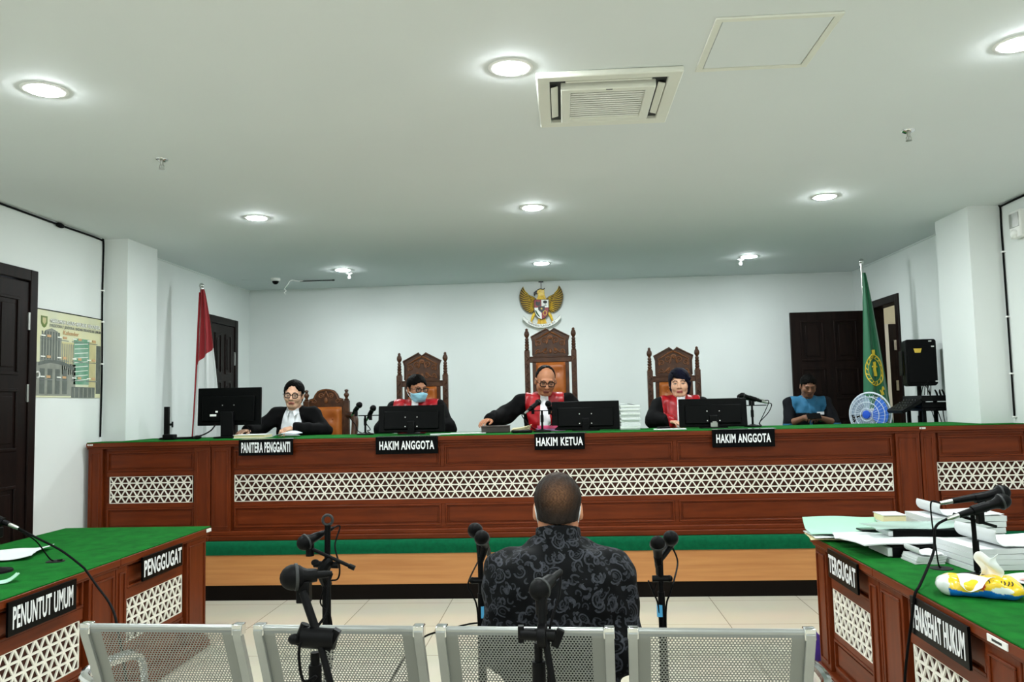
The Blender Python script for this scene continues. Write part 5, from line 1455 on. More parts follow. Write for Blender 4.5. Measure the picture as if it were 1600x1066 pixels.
ch = empty('side_chair', (2.64, 9.26, ZD), 0, 'plain dark chair under the man with the phone, mostly hidden by the desk', 'chair')
mb = MB(); mb.bb(-0.21, 0.21, -0.22, 0.22, 0.40, 0.44); mb.build('seat', M['black'], ch, bevel=0.01)
mb = MB(); mb.bb(-0.20, 0.20, 0.19, 0.22, 0.44, 0.70); mb.build('backrest', M['black'], ch, bevel=0.01)
for a in (-1, 1):
    for b_ in (-1, 1): mb = MB(); mb.cyl((a * 0.18, b_ * 0.18, 0), (a * 0.18, b_ * 0.18, 0.40), 0.014, n=10); mb.build('leg', M['black_matte'], ch)

# ------------------------------------------------------------------ left side table
ZS = ZT + 0.0015
def sheetpaper(label, m, cx, cy, w, d, rz, curl=0.0, dz=0.0, name='paper_sheet', ax=0, th=0.0025, cat='paper', group=None):
    mb = MB()
    def fn(u, v):
        q = u if ax == 0 else v
        h = curl * max(0, (q - 0.55) / 0.45) ** 2 + 0.003 * math.sin(u * 7 + v * 5) + 0.0035
        return ((u - 0.5) * w, (v - 0.5) * d, h + th)
    mb.sheet(fn, 16, 14, th)
    o = mb.build(name, m, loc=(cx, cy, ZS + dz), rot=(0, 0, rz))
    return tag(o, label, cat, group)
sheetpaper('white paper lying on the left side table, upper sheet nearer the wall', M['paper'], -2.98, 4.36, 0.30, 0.21, 0.25, 0.02)
sheetpaper('white paper lying on the left side table, lower sheet nearer the camera', M['paper'], -2.93, 4.18, 0.28, 0.20, 0.45, 0.01, 0.006)
sheetpaper('folded pale green paper on the near edge of the left side table', M['paper_g'], -2.53, 3.58, 0.15, 0.06, 0.8, 0.03)
mb = MB(); mb.lathe([(0.001, 0), (0.045, 0), (0.043, 0.004), (0.012, 0.006), (0.001, 0.006)], n=24)
tag(mb.build('cable_grommet', M['black'], loc=(-2.60, 4.10, ZS - 0.001)), 'round black cable grommet in the left side table top', 'grommet')
e = empty('desk_microphone_stand', (-2.74, 3.84, ZS), 0, 'microphone on a short desk stand at the left frame edge, cable running to the floor', 'microphone stand')
mb = MB(); mb.lathe([(0.001, 0), (0.082, 0), (0.08, 0.010), (0.03, 0.020), (0.012, 0.024), (0.001, 0.024)], n=28); mb.build('base', M['black_matte'], e)
mb = MB(); mb.cyl((0, 0, 0.02), (0, 0, 0.20), 0.010, n=12); mb.cyl((0, 0, 0.08), (0, 0, 0.14), 0.014, n=12); mb.build('pole', M['black_matte'], e)
tail = mic_body(e, (-0.10, 0.02, 0.285), (0.90, 0.0, -0.36), 0.17, 0.027)
mic_clip(e, (0.0, 0.02, 0.245), (0.9, 0, -0.36))
mb = MB(); mb.bb(-0.02, 0.02, -0.015, 0.035, 0.16, 0.21); mb.build('mic_mount', M['black'], e, bevel=0.004)
mb = MB(); mb.tube([tail, (0.20, 0.02, 0.155), (0.32, 0.02, 0.095), (0.43, 0.01, 0.022), (0.462, 0.0, -0.004), (0.56, -0.08, -0.055), (0.695, -0.21, -0.105), (0.78, -0.30, -0.18), (0.90, -0.42, -0.45), (1.0, -0.55, -0.745), (1.0, -0.8, -0.747)], 0.0055, 8); mb.build('cable', M['rubber'], e)
mb = MB(); mb.tube([(0.06, 0.06, 0.20), (0.10, 0.16, 0.12), (0.13, 0.24, 0.012), (0.17, 0.27, 0.008), (0.15, 0.26, 0.006)], 0.0035, 6); mb.build('thin_cable', M['rubber'], e)

# ------------------------------------------------------------------ right side table: papers, binders, tissue pack, microphones
sheetpaper('pale green sheets overhanging the far end of the right side table', M['paper_g'], 1.47, 4.53, 0.38, 0.26, -0.12, 0.055, 0.030, 'paper_stack', ax=1)
sheetpaper('white sheets under the pale green ones at the far end of the right table', M['paper'], 1.47, 4.50, 0.38, 0.26, -0.05, 0.0, 0.016, 'paper_stack')
sheetpaper('cream sheets at the bottom of the far paper pile on the right table', M['paper_y'], 1.46, 4.50, 0.37, 0.25, -0.15, 0.0, 0.004, 'paper_stack')
ph_ = empty('mobile_phone', (1.60, 4.46, ZS + 0.047), 0.1, 'black mobile phone lying on the pale green sheets', 'phone')
mb = MB(); mb.bb(-0.08, 0.08, -0.038, 0.038, 0, 0.009); mb.build('body', M['black'], ph_, bevel=0.003)
mb = MB(); mb.bb(-0.077, 0.077, -0.035, 0.035, 0.009, 0.0096); mb.build('screen', M['phone'], ph_)
b = empty('book', (1.735, 4.585, ZS), 0.05, 'cream-edged thick book at the bottom of the two beside the tall white sheaf', 'book')
mb = MB(); mb.bb(-0.062, 0.062, -0.075, 0.075, 0.004, 0.072); mb.build('pages', M['paper_y'], b, bevel=0.002)
mb = MB(); mb.bb(-0.065, 0.065, -0.078, 0.078, 0, 0.004); mb.bb(-0.065, 0.065, -0.078, 0.078, 0.072, 0.076); mb.build('cover', M['paper'], b)
b = empty('book', (1.728, 4.58, ZS + 0.077), 0.0, 'cream-edged book lying on top of the thick book by the tall white sheaf', 'book')
mb = MB(); mb.bb(-0.058, 0.058, -0.07, 0.07, 0.003, 0.036); mb.build('pages', M['paper_y'], b, bevel=0.002)
mb = MB(); mb.bb(-0.061, 0.061, -0.073, 0.073, 0, 0.003); mb.bb(-0.061, 0.061, -0.073, 0.073, 0.036, 0.039); mb.build('cover', M['paper'], b)
# big curled bundle
def bundle(label, cx, cy, w, d, rz, h, curl, m=M['paper'], flip=1, dz=0.0):
    e = empty('paper_bundle', (cx, cy, ZS + dz), rz, label, 'papers')
    for k in range(4):
        z = h * k / 4
        mb = MB(); mb.sheet(lambda u, v, z=z, k=k: ((u - 0.5) * w + 0.004 * k, (v - 0.5) * d, z + h / 8 + 0.002 * math.sin(u * 6 + k)), 10, 4, h / 4 * 0.9); mb.build('sheaf', m, e)
    mb = MB()
    def cf(u, v):
        # top sheet rolls up at one end
        s_ = u * w
        bend = 0.30 * w
        if s_ > bend: return (flip * (s_ - w / 2), (v - 0.5) * d, h + 0.006 + 0.003 * math.sin(u * 8))
        a = (bend - s_) / bend * 2.1
        r_ = curl
        return (flip * (bend - w / 2 - r_ * math.sin(a) * 1.1), (v - 0.5) * d, h + 0.006 + r_ * (1 - math.cos(a)))
    mb.sheet(cf, 26, 6, 0.0025); mb.build('curled_sheet', m, e)
    return e
bundle('tall white sheaf with its top pages curled over, at the back of the right table', 2.03, 4.53, 0.40, 0.26, 0.03, 0.118, 0.040)
def binder(label, cx, cy, w, d, h, rz, dz, tilt=0.0):
    e = empty('ring_binder', (cx, cy, ZS + dz), rz, label, 'binder')
    e.rotation_euler = (0, tilt, rz)
    mb = MB(); mb.bb(-w / 2, w / 2, -d / 2, d / 2, 0, 0.004); mb.bb(-w / 2, w / 2, -d / 2, d / 2, h - 0.004, h); mb.bb(-w / 2, w / 2, -d / 2, -d / 2 + 0.004, 0.004, h - 0.004); mb.build('cover', M['sign'], e, bevel=0.001)
    mb = MB(); mb.bb(-w / 2 - 0.02, w / 2 - 0.02, -d / 2 + 0.006, d / 2 - 0.01, 0.006, h - 0.006); mb.build('papers', M['paper'], e, bevel=0.002)
    return e
binder('black ring binder at the bottom of the middle heap, papers bulging out left', 1.64, 4.07, 0.30, 0.24, 0.050, 0.03, 0.0)
sheetpaper('white sheets lying slanted between the two black binders', M['paper'], 1.56, 4.08, 0.44, 0.24, 0.16, 0.0, 0.052, 'paper_stack', th=0.006)
binder('black ring binder on top of the middle heap under a clear folder', 1.75, 4.21, 0.36, 0.20, 0.034, -0.04, 0.064)
sheetpaper('clear greenish folder lying on the upper black binder', mat('clear_folder', (196, 222, 212), 0.2, alpha=0.8, noise=0.03), 1.70, 4.22, 0.44, 0.22, 0.05, 0.01, 0.100, 'clear_folder', th=0.003, cat='folder')
sheetpaper('white sheets fanned out left of the black binders', M['paper'], 1.50, 4.27, 0.32, 0.20, -0.25, 0.0, 0.040, 'paper_stack', th=0.004)
bundle('thick white sheaf with curled end to the right of the microphone stand', 1.93, 3.79, 0.50, 0.30, 0.10, 0.095, 0.045)
bundle('small crumpled white sheaf just behind the cable grommet', 1.59, 3.86, 0.13, 0.14, 0.05, 0.035, 0.020)
sheetpaper('white sheet with red stamps at the right frame edge', M['paper'], 1.90, 3.40, 0.30, 0.30, 0.3, 0.02, 0.0, 'paper_sheet', th=0.004)
mb = MB()
for x, y in ((-0.02, 0.06), (-0.07, 0.0), (0.03, -0.02)): mb.box((1.88 + x, 3.42 + y, ZS + 0.0125), (0.07, 0.022, 0.0012), rotm(0, 0, 0.3))
tag(mb.build('red_stamp', mat('pale_red_ink', (222, 150, 140), 0.8, noise=0.2)), 'pale red stamp marks on the right-hand sheet', 'stamp')
mb = MB(); mb.lathe([(0.001, 0), (0.048, 0), (0.046, 0.004), (0.012, 0.006), (0.001, 0.006)], n=24)
tag(mb.build('cable_grommet', M['black'], loc=(1.60, 3.70, ZS - 0.001)), 'round black cable grommet in the right side table top', 'grommet')
e = empty('desk_microphone_stand', (1.655, 3.50, ZS), 0, 'short stand with two crossed microphones on the right side table', 'microphone stand')
mb = MB(); mb.lathe([(0.001, 0), (0.075, 0), (0.073, 0.010), (0.03, 0.020), (0.012, 0.024), (0.001, 0.024)], n=28); mb.build('base', M['black_matte'], e)
mb = MB(); mb.cyl((0, 0, 0.02), (-0.005, 0, 0.255), 0.009, n=12); mb.cyl((0, 0, 0.03), (0, 0, 0.15), 0.0125, n=12); mb.build('pole', M['black_matte'], e)
mb = MB(); mb.bar((-0.08, 0, 0.258), (0.085, 0, 0.205), 0.02, 0.012); mb.build('cross_bar', M['black_matte'], e, bevel=0.003)
t1 = mic_body(e, (0.090, -0.05, 0.312), (-0.92, 0.0, -0.28), 0.18, 0.031)
t2 = mic_body(e, (0.125, 0.02, 0.338), (-0.97, 0.0, -0.15), 0.20, 0.032)
mic_clip(e, (0.0, -0.05, 0.285), (-0.92, 0, -0.28)); mic_clip(e, (0.045, 0.02, 0.322), (-0.97, 0, -0.15))
mb = MB(); mb.tube([t1, t1 + Vector((-0.05, -0.01, -0.03)), (-0.20, -0.08, 0.13), (-0.26, -0.15, 0.07), (-0.315, -0.205, 0.018), (-0.342, -0.225, -0.01), (-0.350, -0.205, -0.10), (-0.358, -0.13, -0.33), (-0.375, -0.12, -0.55), (-0.42, -0.10, -0.745)], 0.0055, 8); mb.build('cable', M['rubber'], e)
mb = MB(); mb.tube([t2, (-0.14, 0.06, 0.30), (-0.125, 0.10, 0.22), (-0.10, 0.14, 0.12), (-0.07, 0.19, 0.02), (-0.055, 0.20, 0.004)], 0.0035, 6); mb.build('thin_cable', M['rubber'], e)

# ------------------------------------------------------------------ smooth solid modelling (distance field -> one continuous surface)
class SDF:
    FAR = 0.12
    def __init__(s, lo, hi, h):
        s.lo = np.array(lo, float); s.h = h
        s.n = np.ceil((np.array(hi) - s.lo) / h).astype(int) + 1
        s.D = np.full(s.n, s.FAR, np.float32)
    def copy(s):
        c = SDF.__new__(SDF); c.lo = s.lo; c.h = s.h; c.n = s.n; c.D = s.D.copy(); return c
    def _grid(s, lo, hi):
        a = np.clip(np.floor((np.array(lo) - s.lo) / s.h).astype(int), 0, s.n - 1)
        b = np.clip(np.ceil((np.array(hi) - s.lo) / s.h).astype(int) + 1, a + 1, s.n)
        sl = tuple(slice(int(a[i]), int(b[i])) for i in range(3))
        ax = [(np.arange(a[i], b[i]) * s.h + s.lo[i]).astype(np.float32) for i in range(3)]
        return sl, ax[0][:, None, None], ax[1][None, :, None], ax[2][None, None, :]
    def apply(s, fn, lo, hi, k=0.0, op='add'):
        pad = k + 3 * s.h + (0.02 if op == 'add' else 0)
        sl, X, Y, Z = s._grid(np.array(lo) - pad, np.array(hi) + pad)
        d = fn(X, Y, Z)
        a = s.D[sl]
        if op == 'sub': d = -d; 
        if op == 'add':
            if k > 0:
                hh = np.maximum(k - np.abs(a - d), 0) / k
                s.D[sl] = np.minimum(a, d) - hh * hh * k * 0.25
            else: s.D[sl] = np.minimum(a, d)
        else:
            if k > 0:
                hh = np.maximum(k - np.abs(a - d), 0) / k
                s.D[sl] = np.maximum(a, d) + hh * hh * k * 0.25
            else: s.D[sl] = np.maximum(a, d)
    def ell(s, c, r, k=0.0, R=None, op='add'):
        c = np.array(c, float); r = np.array(r, float)
        Rn = np.array(R) if R is not None else np.eye(3)
        m = float(max(r)) if R is not None else None
        ext = np.array([m] * 3) if m else r
        def fn(X, Y, Z):
            x, y, z = X - c[0], Y - c[1], Z - c[2]
            p = [Rn[0][i] * x + Rn[1][i] * y + Rn[2][i] * z for i in range(3)]
            k0 = np.sqrt((p[0] / r[0]) ** 2 + (p[1] / r[1]) ** 2 + (p[2] / r[2]) ** 2)
            k1 = np.sqrt((p[0] / r[0] ** 2) ** 2 + (p[1] / r[1] ** 2) ** 2 + (p[2] / r[2] ** 2) ** 2) + 1e-9
            return k0 * (k0 - 1.0) / k1
        s.apply(fn, c - ext, c + ext, k, op)
    def cap(s, a, b, ra, rb=None, k=0.0, op='add'):
        a = np.array(a, float); b = np.array(b, float); rb = ra if rb is None else rb
        ba = b - a; L2 = float(ba @ ba) + 1e-12
        def fn(X, Y, Z):
            x, y, z = X - a[0], Y - a[1], Z - a[2]
            t = np.clip((x * ba[0] + y * ba[1] + z * ba[2]) / L2, 0, 1)
            return np.sqrt((x - t * ba[0]) ** 2 + (y - t * ba[1]) ** 2 + (z - t * ba[2]) ** 2) - (ra + (rb - ra) * t)
        m = max(ra, rb)
        s.apply(fn, np.minimum(a, b) - m, np.maximum(a, b) + m, k, op)
    def field(s, fn):
        sl, X, Y, Z = s._grid(s.lo, s.lo + (s.n - 1) * s.h)
        return fn(X, Y, Z)
    def surface(s):
        D = s.D.copy()
        D[0] = D[-1] = 0.05; D[:, 0] = D[:, -1] = 0.05; D[:, :, 0] = D[:, :, -1] = 0.05
        S = D < 0
        c = np.zeros(np.array(D.shape) - 1, np.int8)
        off = [(i, j, k) for i in (0, 1) for j in (0, 1) for k in (0, 1)]
        nx, ny, nz = D.shape
        def cor(A, o): return A[o[0]:nx - 1 + o[0], o[1]:ny - 1 + o[1], o[2]:nz - 1 + o[2]]
        for o in off: c += cor(S, o)
        mask = (c > 0) & (c < 8)
        idx = np.full(mask.shape, -1, np.int64)
        cells = np.argwhere(mask)
        idx[mask] = np.arange(len(cells))
        dv = {o: cor(D, o)[mask] for o in off}
        acc = np.zeros((len(cells), 3)); cnt = np.zeros(len(cells))
        for o in off:
            for ax in range(3):
                if o[ax] == 0:
                    p = list(o); p[ax] = 1; p = tuple(p)
                    da, db = dv[o], dv[p]
                    m = (da < 0) != (db < 0)
                    t = da[m] / (da[m] - db[m])
                    q = np.tile(np.array(o, float), (m.sum(), 1)); q[:, ax] += t
                    acc[m] += q; cnt[m] += 1
        V = (cells + acc / cnt[:, None]) * s.h + s.lo
        F = []
        for ax in range(3):
            A = [slice(None)] * 3; B = [slice(None)] * 3
            A[ax] = slice(0, -1); B[ax] = slice(1, None)
            ch = S[tuple(A)] != S[tuple(B)]
            e = np.argwhere(ch)
            o1, o2 = (ax + 1) % 3, (ax + 2) % 3
            ok = (e[:, o1] > 0) & (e[:, o2] > 0) & (e[:, o1] < D.shape[o1] - 1) & (e[:, o2] < D.shape[o2] - 1)
            e = e[ok]
            ins = S[tuple(e.T)]
            def cell(d1, d2):
                q = e.copy(); q[:, o1] += d1; q[:, o2] += d2
                return idx[tuple(q.T)]
            quad = np.stack([cell(-1, -1), cell(0, -1), cell(0, 0), cell(-1, 0)], 1)
            quad[~ins] = quad[~ins][:, ::-1]
            F.append(quad)
        return V, np.concatenate(F)
    def build(s, name, m, parent=None, colfn=None, relax=1):
        V, F = s.surface()
        # one light relaxation pass keeps the surface even
        for _ in range(relax):
            acc = np.zeros_like(V); cnt = np.zeros(len(V))
            for i in range(4):
                j = (i + 1) % 4
                np.add.at(acc, F[:, i], V[F[:, j]]); np.add.at(cnt, F[:, i], 1)
                np.add.at(acc, F[:, j], V[F[:, i]]); np.add.at(cnt, F[:, j], 1)
            V = V * 0.55 + 0.45 * acc / np.maximum(cnt, 1)[:, None]
        me = bpy.data.meshes.new(name)
        me.vertices.add(len(V)); me.vertices.foreach_set('co', V.astype(np.float32).ravel())
        me.loops.add(len(F) * 4); me.loops.foreach_set('vertex_index', F.astype(np.int32).ravel())
        me.polygons.add(len(F)); me.polygons.foreach_set('loop_start', np.arange(0, len(F) * 4, 4, dtype=np.int32))
        me.update(calc_edges=True); me.validate()
        if colfn is not None:
            at = me.color_attributes.new('Col', 'FLOAT_COLOR', 'POINT')
            c = np.ones((len(V), 4), np.float32); c[:, :3] = colfn(V)
            at.data.foreach_set('color', c.ravel())
        me.materials.append(m)
        me.shade_smooth()
        o = bpy.data.objects.new(name, me); COL.objects.link(o)
        if parent: o.parent = parent
        return o

def rgb(*c): return np.array(lin(c)[:3])
def V3(*a): return np.array(a, float)

# ------------------------------------------------------------------ people
M['skin'] = mat('skin', (196, 140, 108), 0.5, attr=True, noise=0.10, nscale=40, spec=0.35)
M['hair'] = mat('black_hair', (7, 6, 5), 0.55, noise=0.4, nscale=60, stretch=(1, 1, 0.3), bump=0.6, bscale=160, spec=0.05)
M['hair_w'] = mat('thinning_hair', (24, 20, 18), 0.6, attr=True, noise=0.5, nscale=160, bump=0.35, bscale=300, spec=0.15)
M['robe'] = mat('black_robe_cloth', (5, 5, 6), 0.85, noise=0.2, nscale=20, spec=0.12)
M['satin'] = mat('red_satin', (178, 14, 28), 0.38, noise=0.3, nscale=9, stretch=(2, 2, 0.6), rgb2=(128, 8, 18), bump=0.1, bscale=14, spec=0.4)
M['bib'] = mat('white_bib_cloth', (232, 232, 236), 0.7, noise=0.04)
M['suit'] = mat('black_blazer_cloth', (5, 5, 6), 0.85, noise=0.2, nscale=20, spec=0.12)
M['shirt_w'] = mat('white_shirt_cloth', (228, 230, 234), 0.7, noise=0.05)
M['trousers'] = mat('dark_trousers', (10, 10, 12), 0.8, noise=0.2, spec=0.15)
M['shoe'] = mat('black_shoe_leather', (14, 13, 13), 0.3, noise=0.1)
M['mask'] = mat('light_blue_mask', (150, 205, 226), 0.7, noise=0.08, nscale=30)
M['mask_w'] = mat('white_mask_loop', (236, 238, 238), 0.6, noise=0.02)
M['navy'] = mat('navy_headscarf', (8, 9, 32), 0.75, noise=0.35, nscale=14, rgb2=(4, 4, 16), spec=0.12, bump=0.4, bscale=40)
M['polo_blue'] = mat('sky_blue_shirt', (24, 96, 132), 0.75, noise=0.12, nscale=20)
M['polo_dark'] = mat('dark_navy_shirt', (7, 9, 15), 0.8, noise=0.15, nscale=20, spec=0.15)
M['glasses'] = mat('black_glasses_frame', (5, 4, 4), 0.35, noise=0.05, spec=0.25)
M['lens'] = mat('glasses_lens', (250, 252, 252), 0.05, alpha=0.03, noise=0.01, spec=0.1)

def paisley():
    m = bpy.data.materials.new('black_paisley_shirt')
    m.use_nodes = True
    nt = m.node_tree; L = nt.links
    b = nt.nodes['Principled BSDF']
    b.inputs['Roughness'].default_value = 0.7
    b.inputs['Specular IOR Level'].default_value = 0.12
    tc = nt.nodes.new('ShaderNodeTexCoord')
    def N(t, **k):
        n = nt.nodes.new(t)
        for a, v in k.items(): setattr(n, a, v)
        return n
    def mth(op, a, bb=None, cc=None):
        n = N('ShaderNodeMath', operation=op)
        for i, q in enumerate((a, bb, cc)):
            if q is None: continue
            if isinstance(q, (int, float)): n.inputs[i].default_value = q
            else: L.new(q, n.inputs[i])
        return n.outputs[0]
    # bend the space a little so that the drops curl
    nz = N('ShaderNodeTexNoise'); nz.inputs['Scale'].default_value = 9.0; nz.inputs['Detail'].default_value = 1.0
    L.new(tc.outputs['Object'], nz.inputs['Vector'])
    add = N('ShaderNodeVectorMath', operation='MULTIPLY_ADD')
    L.new(nz.outputs['Color'], add.inputs[0]); add.inputs[1].default_value = (0.05, 0.05, 0.05); L.new(tc.outputs['Object'], add.inputs[2])
    def layer(scale, w0, w1, lo, hi, freq):
        vo = N('ShaderNodeTexVoronoi'); vo.inputs['Scale'].default_value = scale; vo.inputs['Randomness'].default_value = 0.85
        L.new(add.outputs[0], vo.inputs['Vector'])
        d = vo.outputs['Distance']
        ring = mth('LESS_THAN', mth('ABSOLUTE', mth('SUBTRACT', d, w0)), w1)
        inner = mth('MULTIPLY', mth('GREATER_THAN', mth('SINE', mth('MULTIPLY', d, freq)), 0.35), mth('LESS_THAN', d, w0 - w1))
        # keep a curl: drop part of every ring depending on its cell
        sep = N('ShaderNodeSeparateColor'); L.new(vo.outputs['Color'], sep.inputs[0])
        sub = N('ShaderNodeVectorMath', operation='SUBTRACT'); L.new(add.outputs[0], sub.inputs[0]); L.new(vo.outputs['Position'], sub.inputs[1])
        sx = N('ShaderNodeSeparateXYZ'); L.new(sub.outputs[0], sx.inputs[0])
        ang = mth('ARCTAN2', sx.outputs['Z'], sx.outputs['X'])
        c = mth('SINE', mth('ADD', ang, mth('MULTIPLY', sep.outputs[0], 6.28)))
        keep = mth('GREATER_THAN', c, -0.55)
        return mth('MULTIPLY', mth('ADD', mth('MULTIPLY', ring, hi), mth('MULTIPLY', inner, lo)), keep)
    a1 = layer(16.0, 0.42, 0.035, 0.45, 0.9, 52.0)
    a2 = layer(34.0, 0.34, 0.06, 0.3, 0.55, 30.0)
    a3 = layer(23.0, 0.38, 0.05, 0.35, 0.7, 44.0)
    tot = mth('MAXIMUM', mth('MAXIMUM', a1, a2), a3)
    sp = N('ShaderNodeTexNoise'); sp.inputs['Scale'].default_value = 140.0; sp.inputs['Detail'].default_value = 2.0
    L.new(tc.outputs['Object'], sp.inputs['Vector'])
    tot = mth('MULTIPLY', tot, mth('MULTIPLY_ADD', sp.outputs['Fac'], 1.3, 0.25))
    mx = N('ShaderNodeMixRGB'); L.new(tot, mx.inputs['Fac'])
    mx.inputs['Color1'].default_value = lin((6, 7, 9)); mx.inputs['Color2'].default_value = lin((66, 68, 75))
    L.new(mx.outputs['Color'], b.inputs['Base Color'])
    return m
M['paisley'] = paisley()

def head_rot(yaw, pitch, roll):
    """local head faces -y. yaw>0 turns towards +x, pitch>0 looks down, roll>0 tilts crown to +x"""
    return np.array(Euler((0, 0, yaw), 'XYZ').to_matrix() @ Euler((pitch, 0, 0), 'XYZ').to_matrix() @ Euler((0, roll, 0), 'XYZ').to_matrix())

class Person:
    """seated person in local coordinates, feet at z=0, facing -y"""
    def __init__(s, seat=0.45, lean=0.05, width=0.185, height=1.0, head=(0, 0, 0), hs=1.0, chest=(0.165, 0.115), belly=0.0, arm_r=1.0, neck_len=0.0, shz=0.0, turn=0.0, hipx=0.0):
        s.hs = hs; s.arm_r = arm_r; s.chest_r = chest; s.belly = belly; s.h = height
        z = seat
        s.hipc = V3(hipx, 0, z + 0.095)
        s.chestc = V3(0, -lean * 0.75, z + 0.40 * height)
        s.neckb = V3(0, -lean * 1.0 + 0.01, z + (0.585 + shz) * height)
        s.sh = {sg: V3(sg * width, -lean * 0.95 + 0.005 - turn * sg, z + (0.545 + shz) * height) for sg in (-1, 1)}
        s.R = head_rot(*head)
        base = s.neckb + V3(0, -0.02 - lean * 0.12, 0.055 + neck_len)
        s.hc = base + s.R @ V3(0, -0.010, 0.105 * hs)
        s.hip = {sg: V3(hipx + sg * 0.095, -0.02, z + 0.085) for sg in (-1, 1)}
        s.knee = {sg: V3(hipx + sg * 0.13, -0.44, z + 0.075) for sg in (-1, 1)}
        s.ank = {sg: V3(hipx + sg * 0.13, -0.42, 0.085) for sg in (-1, 1)}
        s.elb = {}; s.wri = {}; s.hand = {}
    def arm(s, sg, elb, wri, hdir=None, pal=(0, 0, -1), curl=0.5, thumb=None):
        s.elb[sg] = V3(*elb); s.wri[sg] = V3(*wri)
        d = s.wri[sg] - s.elb[sg]; d /= np.linalg.norm(d)
        hd = V3(*hdir) if hdir is not None else d
        s.hand[sg] = (hd / np.linalg.norm(hd), V3(*pal) / np.linalg.norm(pal), curl)
    def H(s, p): return s.hc + s.R @ (V3(*p) * s.hs)

    def bounds(s, pad=0.16):
        pts = [s.hc + V3(0, 0, 0.05), s.hipc, *s.sh.values(), *s.elb.values(), *s.wri.values(), *s.knee.values(), *s.ank.values(), s.ank[1] + V3(0, -0.15, 0)]
        pts += [s.wri[g] + s.hand[g][0] * 0.12 for g in s.wri]
        P = np.array(pts)
        lo, hi = P.min(0) - pad, P.max(0) + pad
        lo[2] = -0.03
        return lo, hi

    def head_prims(s, f):
        hs, R = s.hs, s.R
        def E(c, r, k, op='add'): f.ell(s.H(c), np.array(r) * hs, k, R, op)
        def C(a, b, ra, rb, k, op='add'): f.cap(s.H(a), s.H(b), ra * hs, rb * hs, k, op)
        E((0, 0.018, 0.030), (0.074, 0.094, 0.083), 0.0)
        E((0, -0.022, -0.030), (0.060, 0.066, 0.080), 0.03)
        E((0, -0.060, -0.094), (0.024, 0.020, 0.020), 0.03)
        for g in (-1, 1):
            E((g * 0.040, -0.055, -0.030), (0.026, 0.024, 0.026), 0.03)
            C((g * 0.052, 0.0, -0.055), (g * 0.030, -0.055, -0.095), 0.016, 0.014, 0.025)
        C((-0.038, -0.077, 0.020), (0.038, -0.077, 0.020), 0.011, 0.011, 0.016)
        for g in (-1, 1):
            E((g * 0.031, -0.096, -0.001), (0.016, 0.014, 0.011), 0.012, 'sub')
            E((g * 0.031, -0.076, -0.001), (0.0125, 0.0125, 0.0125), 0.004)
        C((0, -0.085, 0.008), (0, -0.106, -0.032), 0.008, 0.0115, 0.012)
        for g in (-1, 1): E((g * 0.0125, -0.094, -0.036), (0.009, 0.010, 0.008), 0.008)
        C((-0.019, -0.083, -0.0635), (0.019, -0.083, -0.0635), 0.005, 0.005, 0.008); E((0, -0.089, -0.063), (0.014, 0.006, 0.005), 0.008)
        C((-0.016, -0.083, -0.073), (0.016, -0.083, -0.073), 0.0055, 0.0055, 0.008)
        for g in (-1, 1):
            E((g * 0.078, 0.014, -0.010), (0.009, 0.020, 0.031), 0.008)
            E((g * 0.080, 0.006, -0.028), (0.007, 0.010, 0.012), 0.008)
        f.cap(s.neckb + V3(0, 0.005, -0.03), s.H((0, 0.022, -0.045)), 0.062, 0.055 * hs, 0.03)

    def hand_prims(s, f, sg, extra=0.0):
        w = s.wri[sg]; d, pal, curl = s.hand[sg]
        pal = pal - d * (pal @ d); pal /= np.linalg.norm(pal)
        side = np.cross(d, pal)               # across the knuckles
        # thumb side points to the body's middle for a palm-down hand
        tside = side if (side[0] * -sg) > 0 else -side
        f.cap(w, w + d * 0.02, 0.025, 0.026, 0.02)
        for q, L_ in ((-0.026, 0.080), (-0.009, 0.088), (0.009, 0.086), (0.026, 0.078)):
            f.cap(w + d * 0.02 + tside * q * 0.6, w + d * L_ - tside * (-q), 0.0135, 0.0115, 0.012)
        for i, (q, l0, l1, l2, r0) in enumerate(((0.030, 0.040, 0.026, 0.020, 0.0085), (0.010, 0.045, 0.030, 0.022, 0.0088), (-0.010, 0.042, 0.027, 0.021, 0.0084), (-0.029, 0.033, 0.021, 0.018, 0.0074))):
            p = w + d * (0.088 - 0.004 * abs(i - 1)) + tside * q
            a = curl * (0.55 + 0.08 * i); dd = d + tside * q * 2.2
            dd /= np.linalg.norm(dd)
            for j, l_ in enumerate((l0, l1, l2)):
                v = dd * math.cos(a) + pal * math.sin(a)
                n_ = p + v * l_
                f.cap(p, n_, r0 * (1 - 0.08 * j), r0 * (0.93 - 0.1 * j), 0.004)
                p = n_; a += curl * (0.9 if j == 0 else 0.6)
        b0 = w + d * 0.022 + tside * 0.024
        b1 = b0 + d * 0.030 + tside * 0.026 + pal * 0.010
        b2 = b1 + d * 0.030 + tside * 0.008 + pal * 0.008
        b3 = b2 + d * 0.022 - tside * 0.003 + pal * 0.008
        f.cap(b0, b1, 0.0155, 0.0115, 0.010); f.cap(b1, b2, 0.0105, 0.0098, 0.006); f.cap(b2, b3, 0.0096, 0.0080, 0.004)

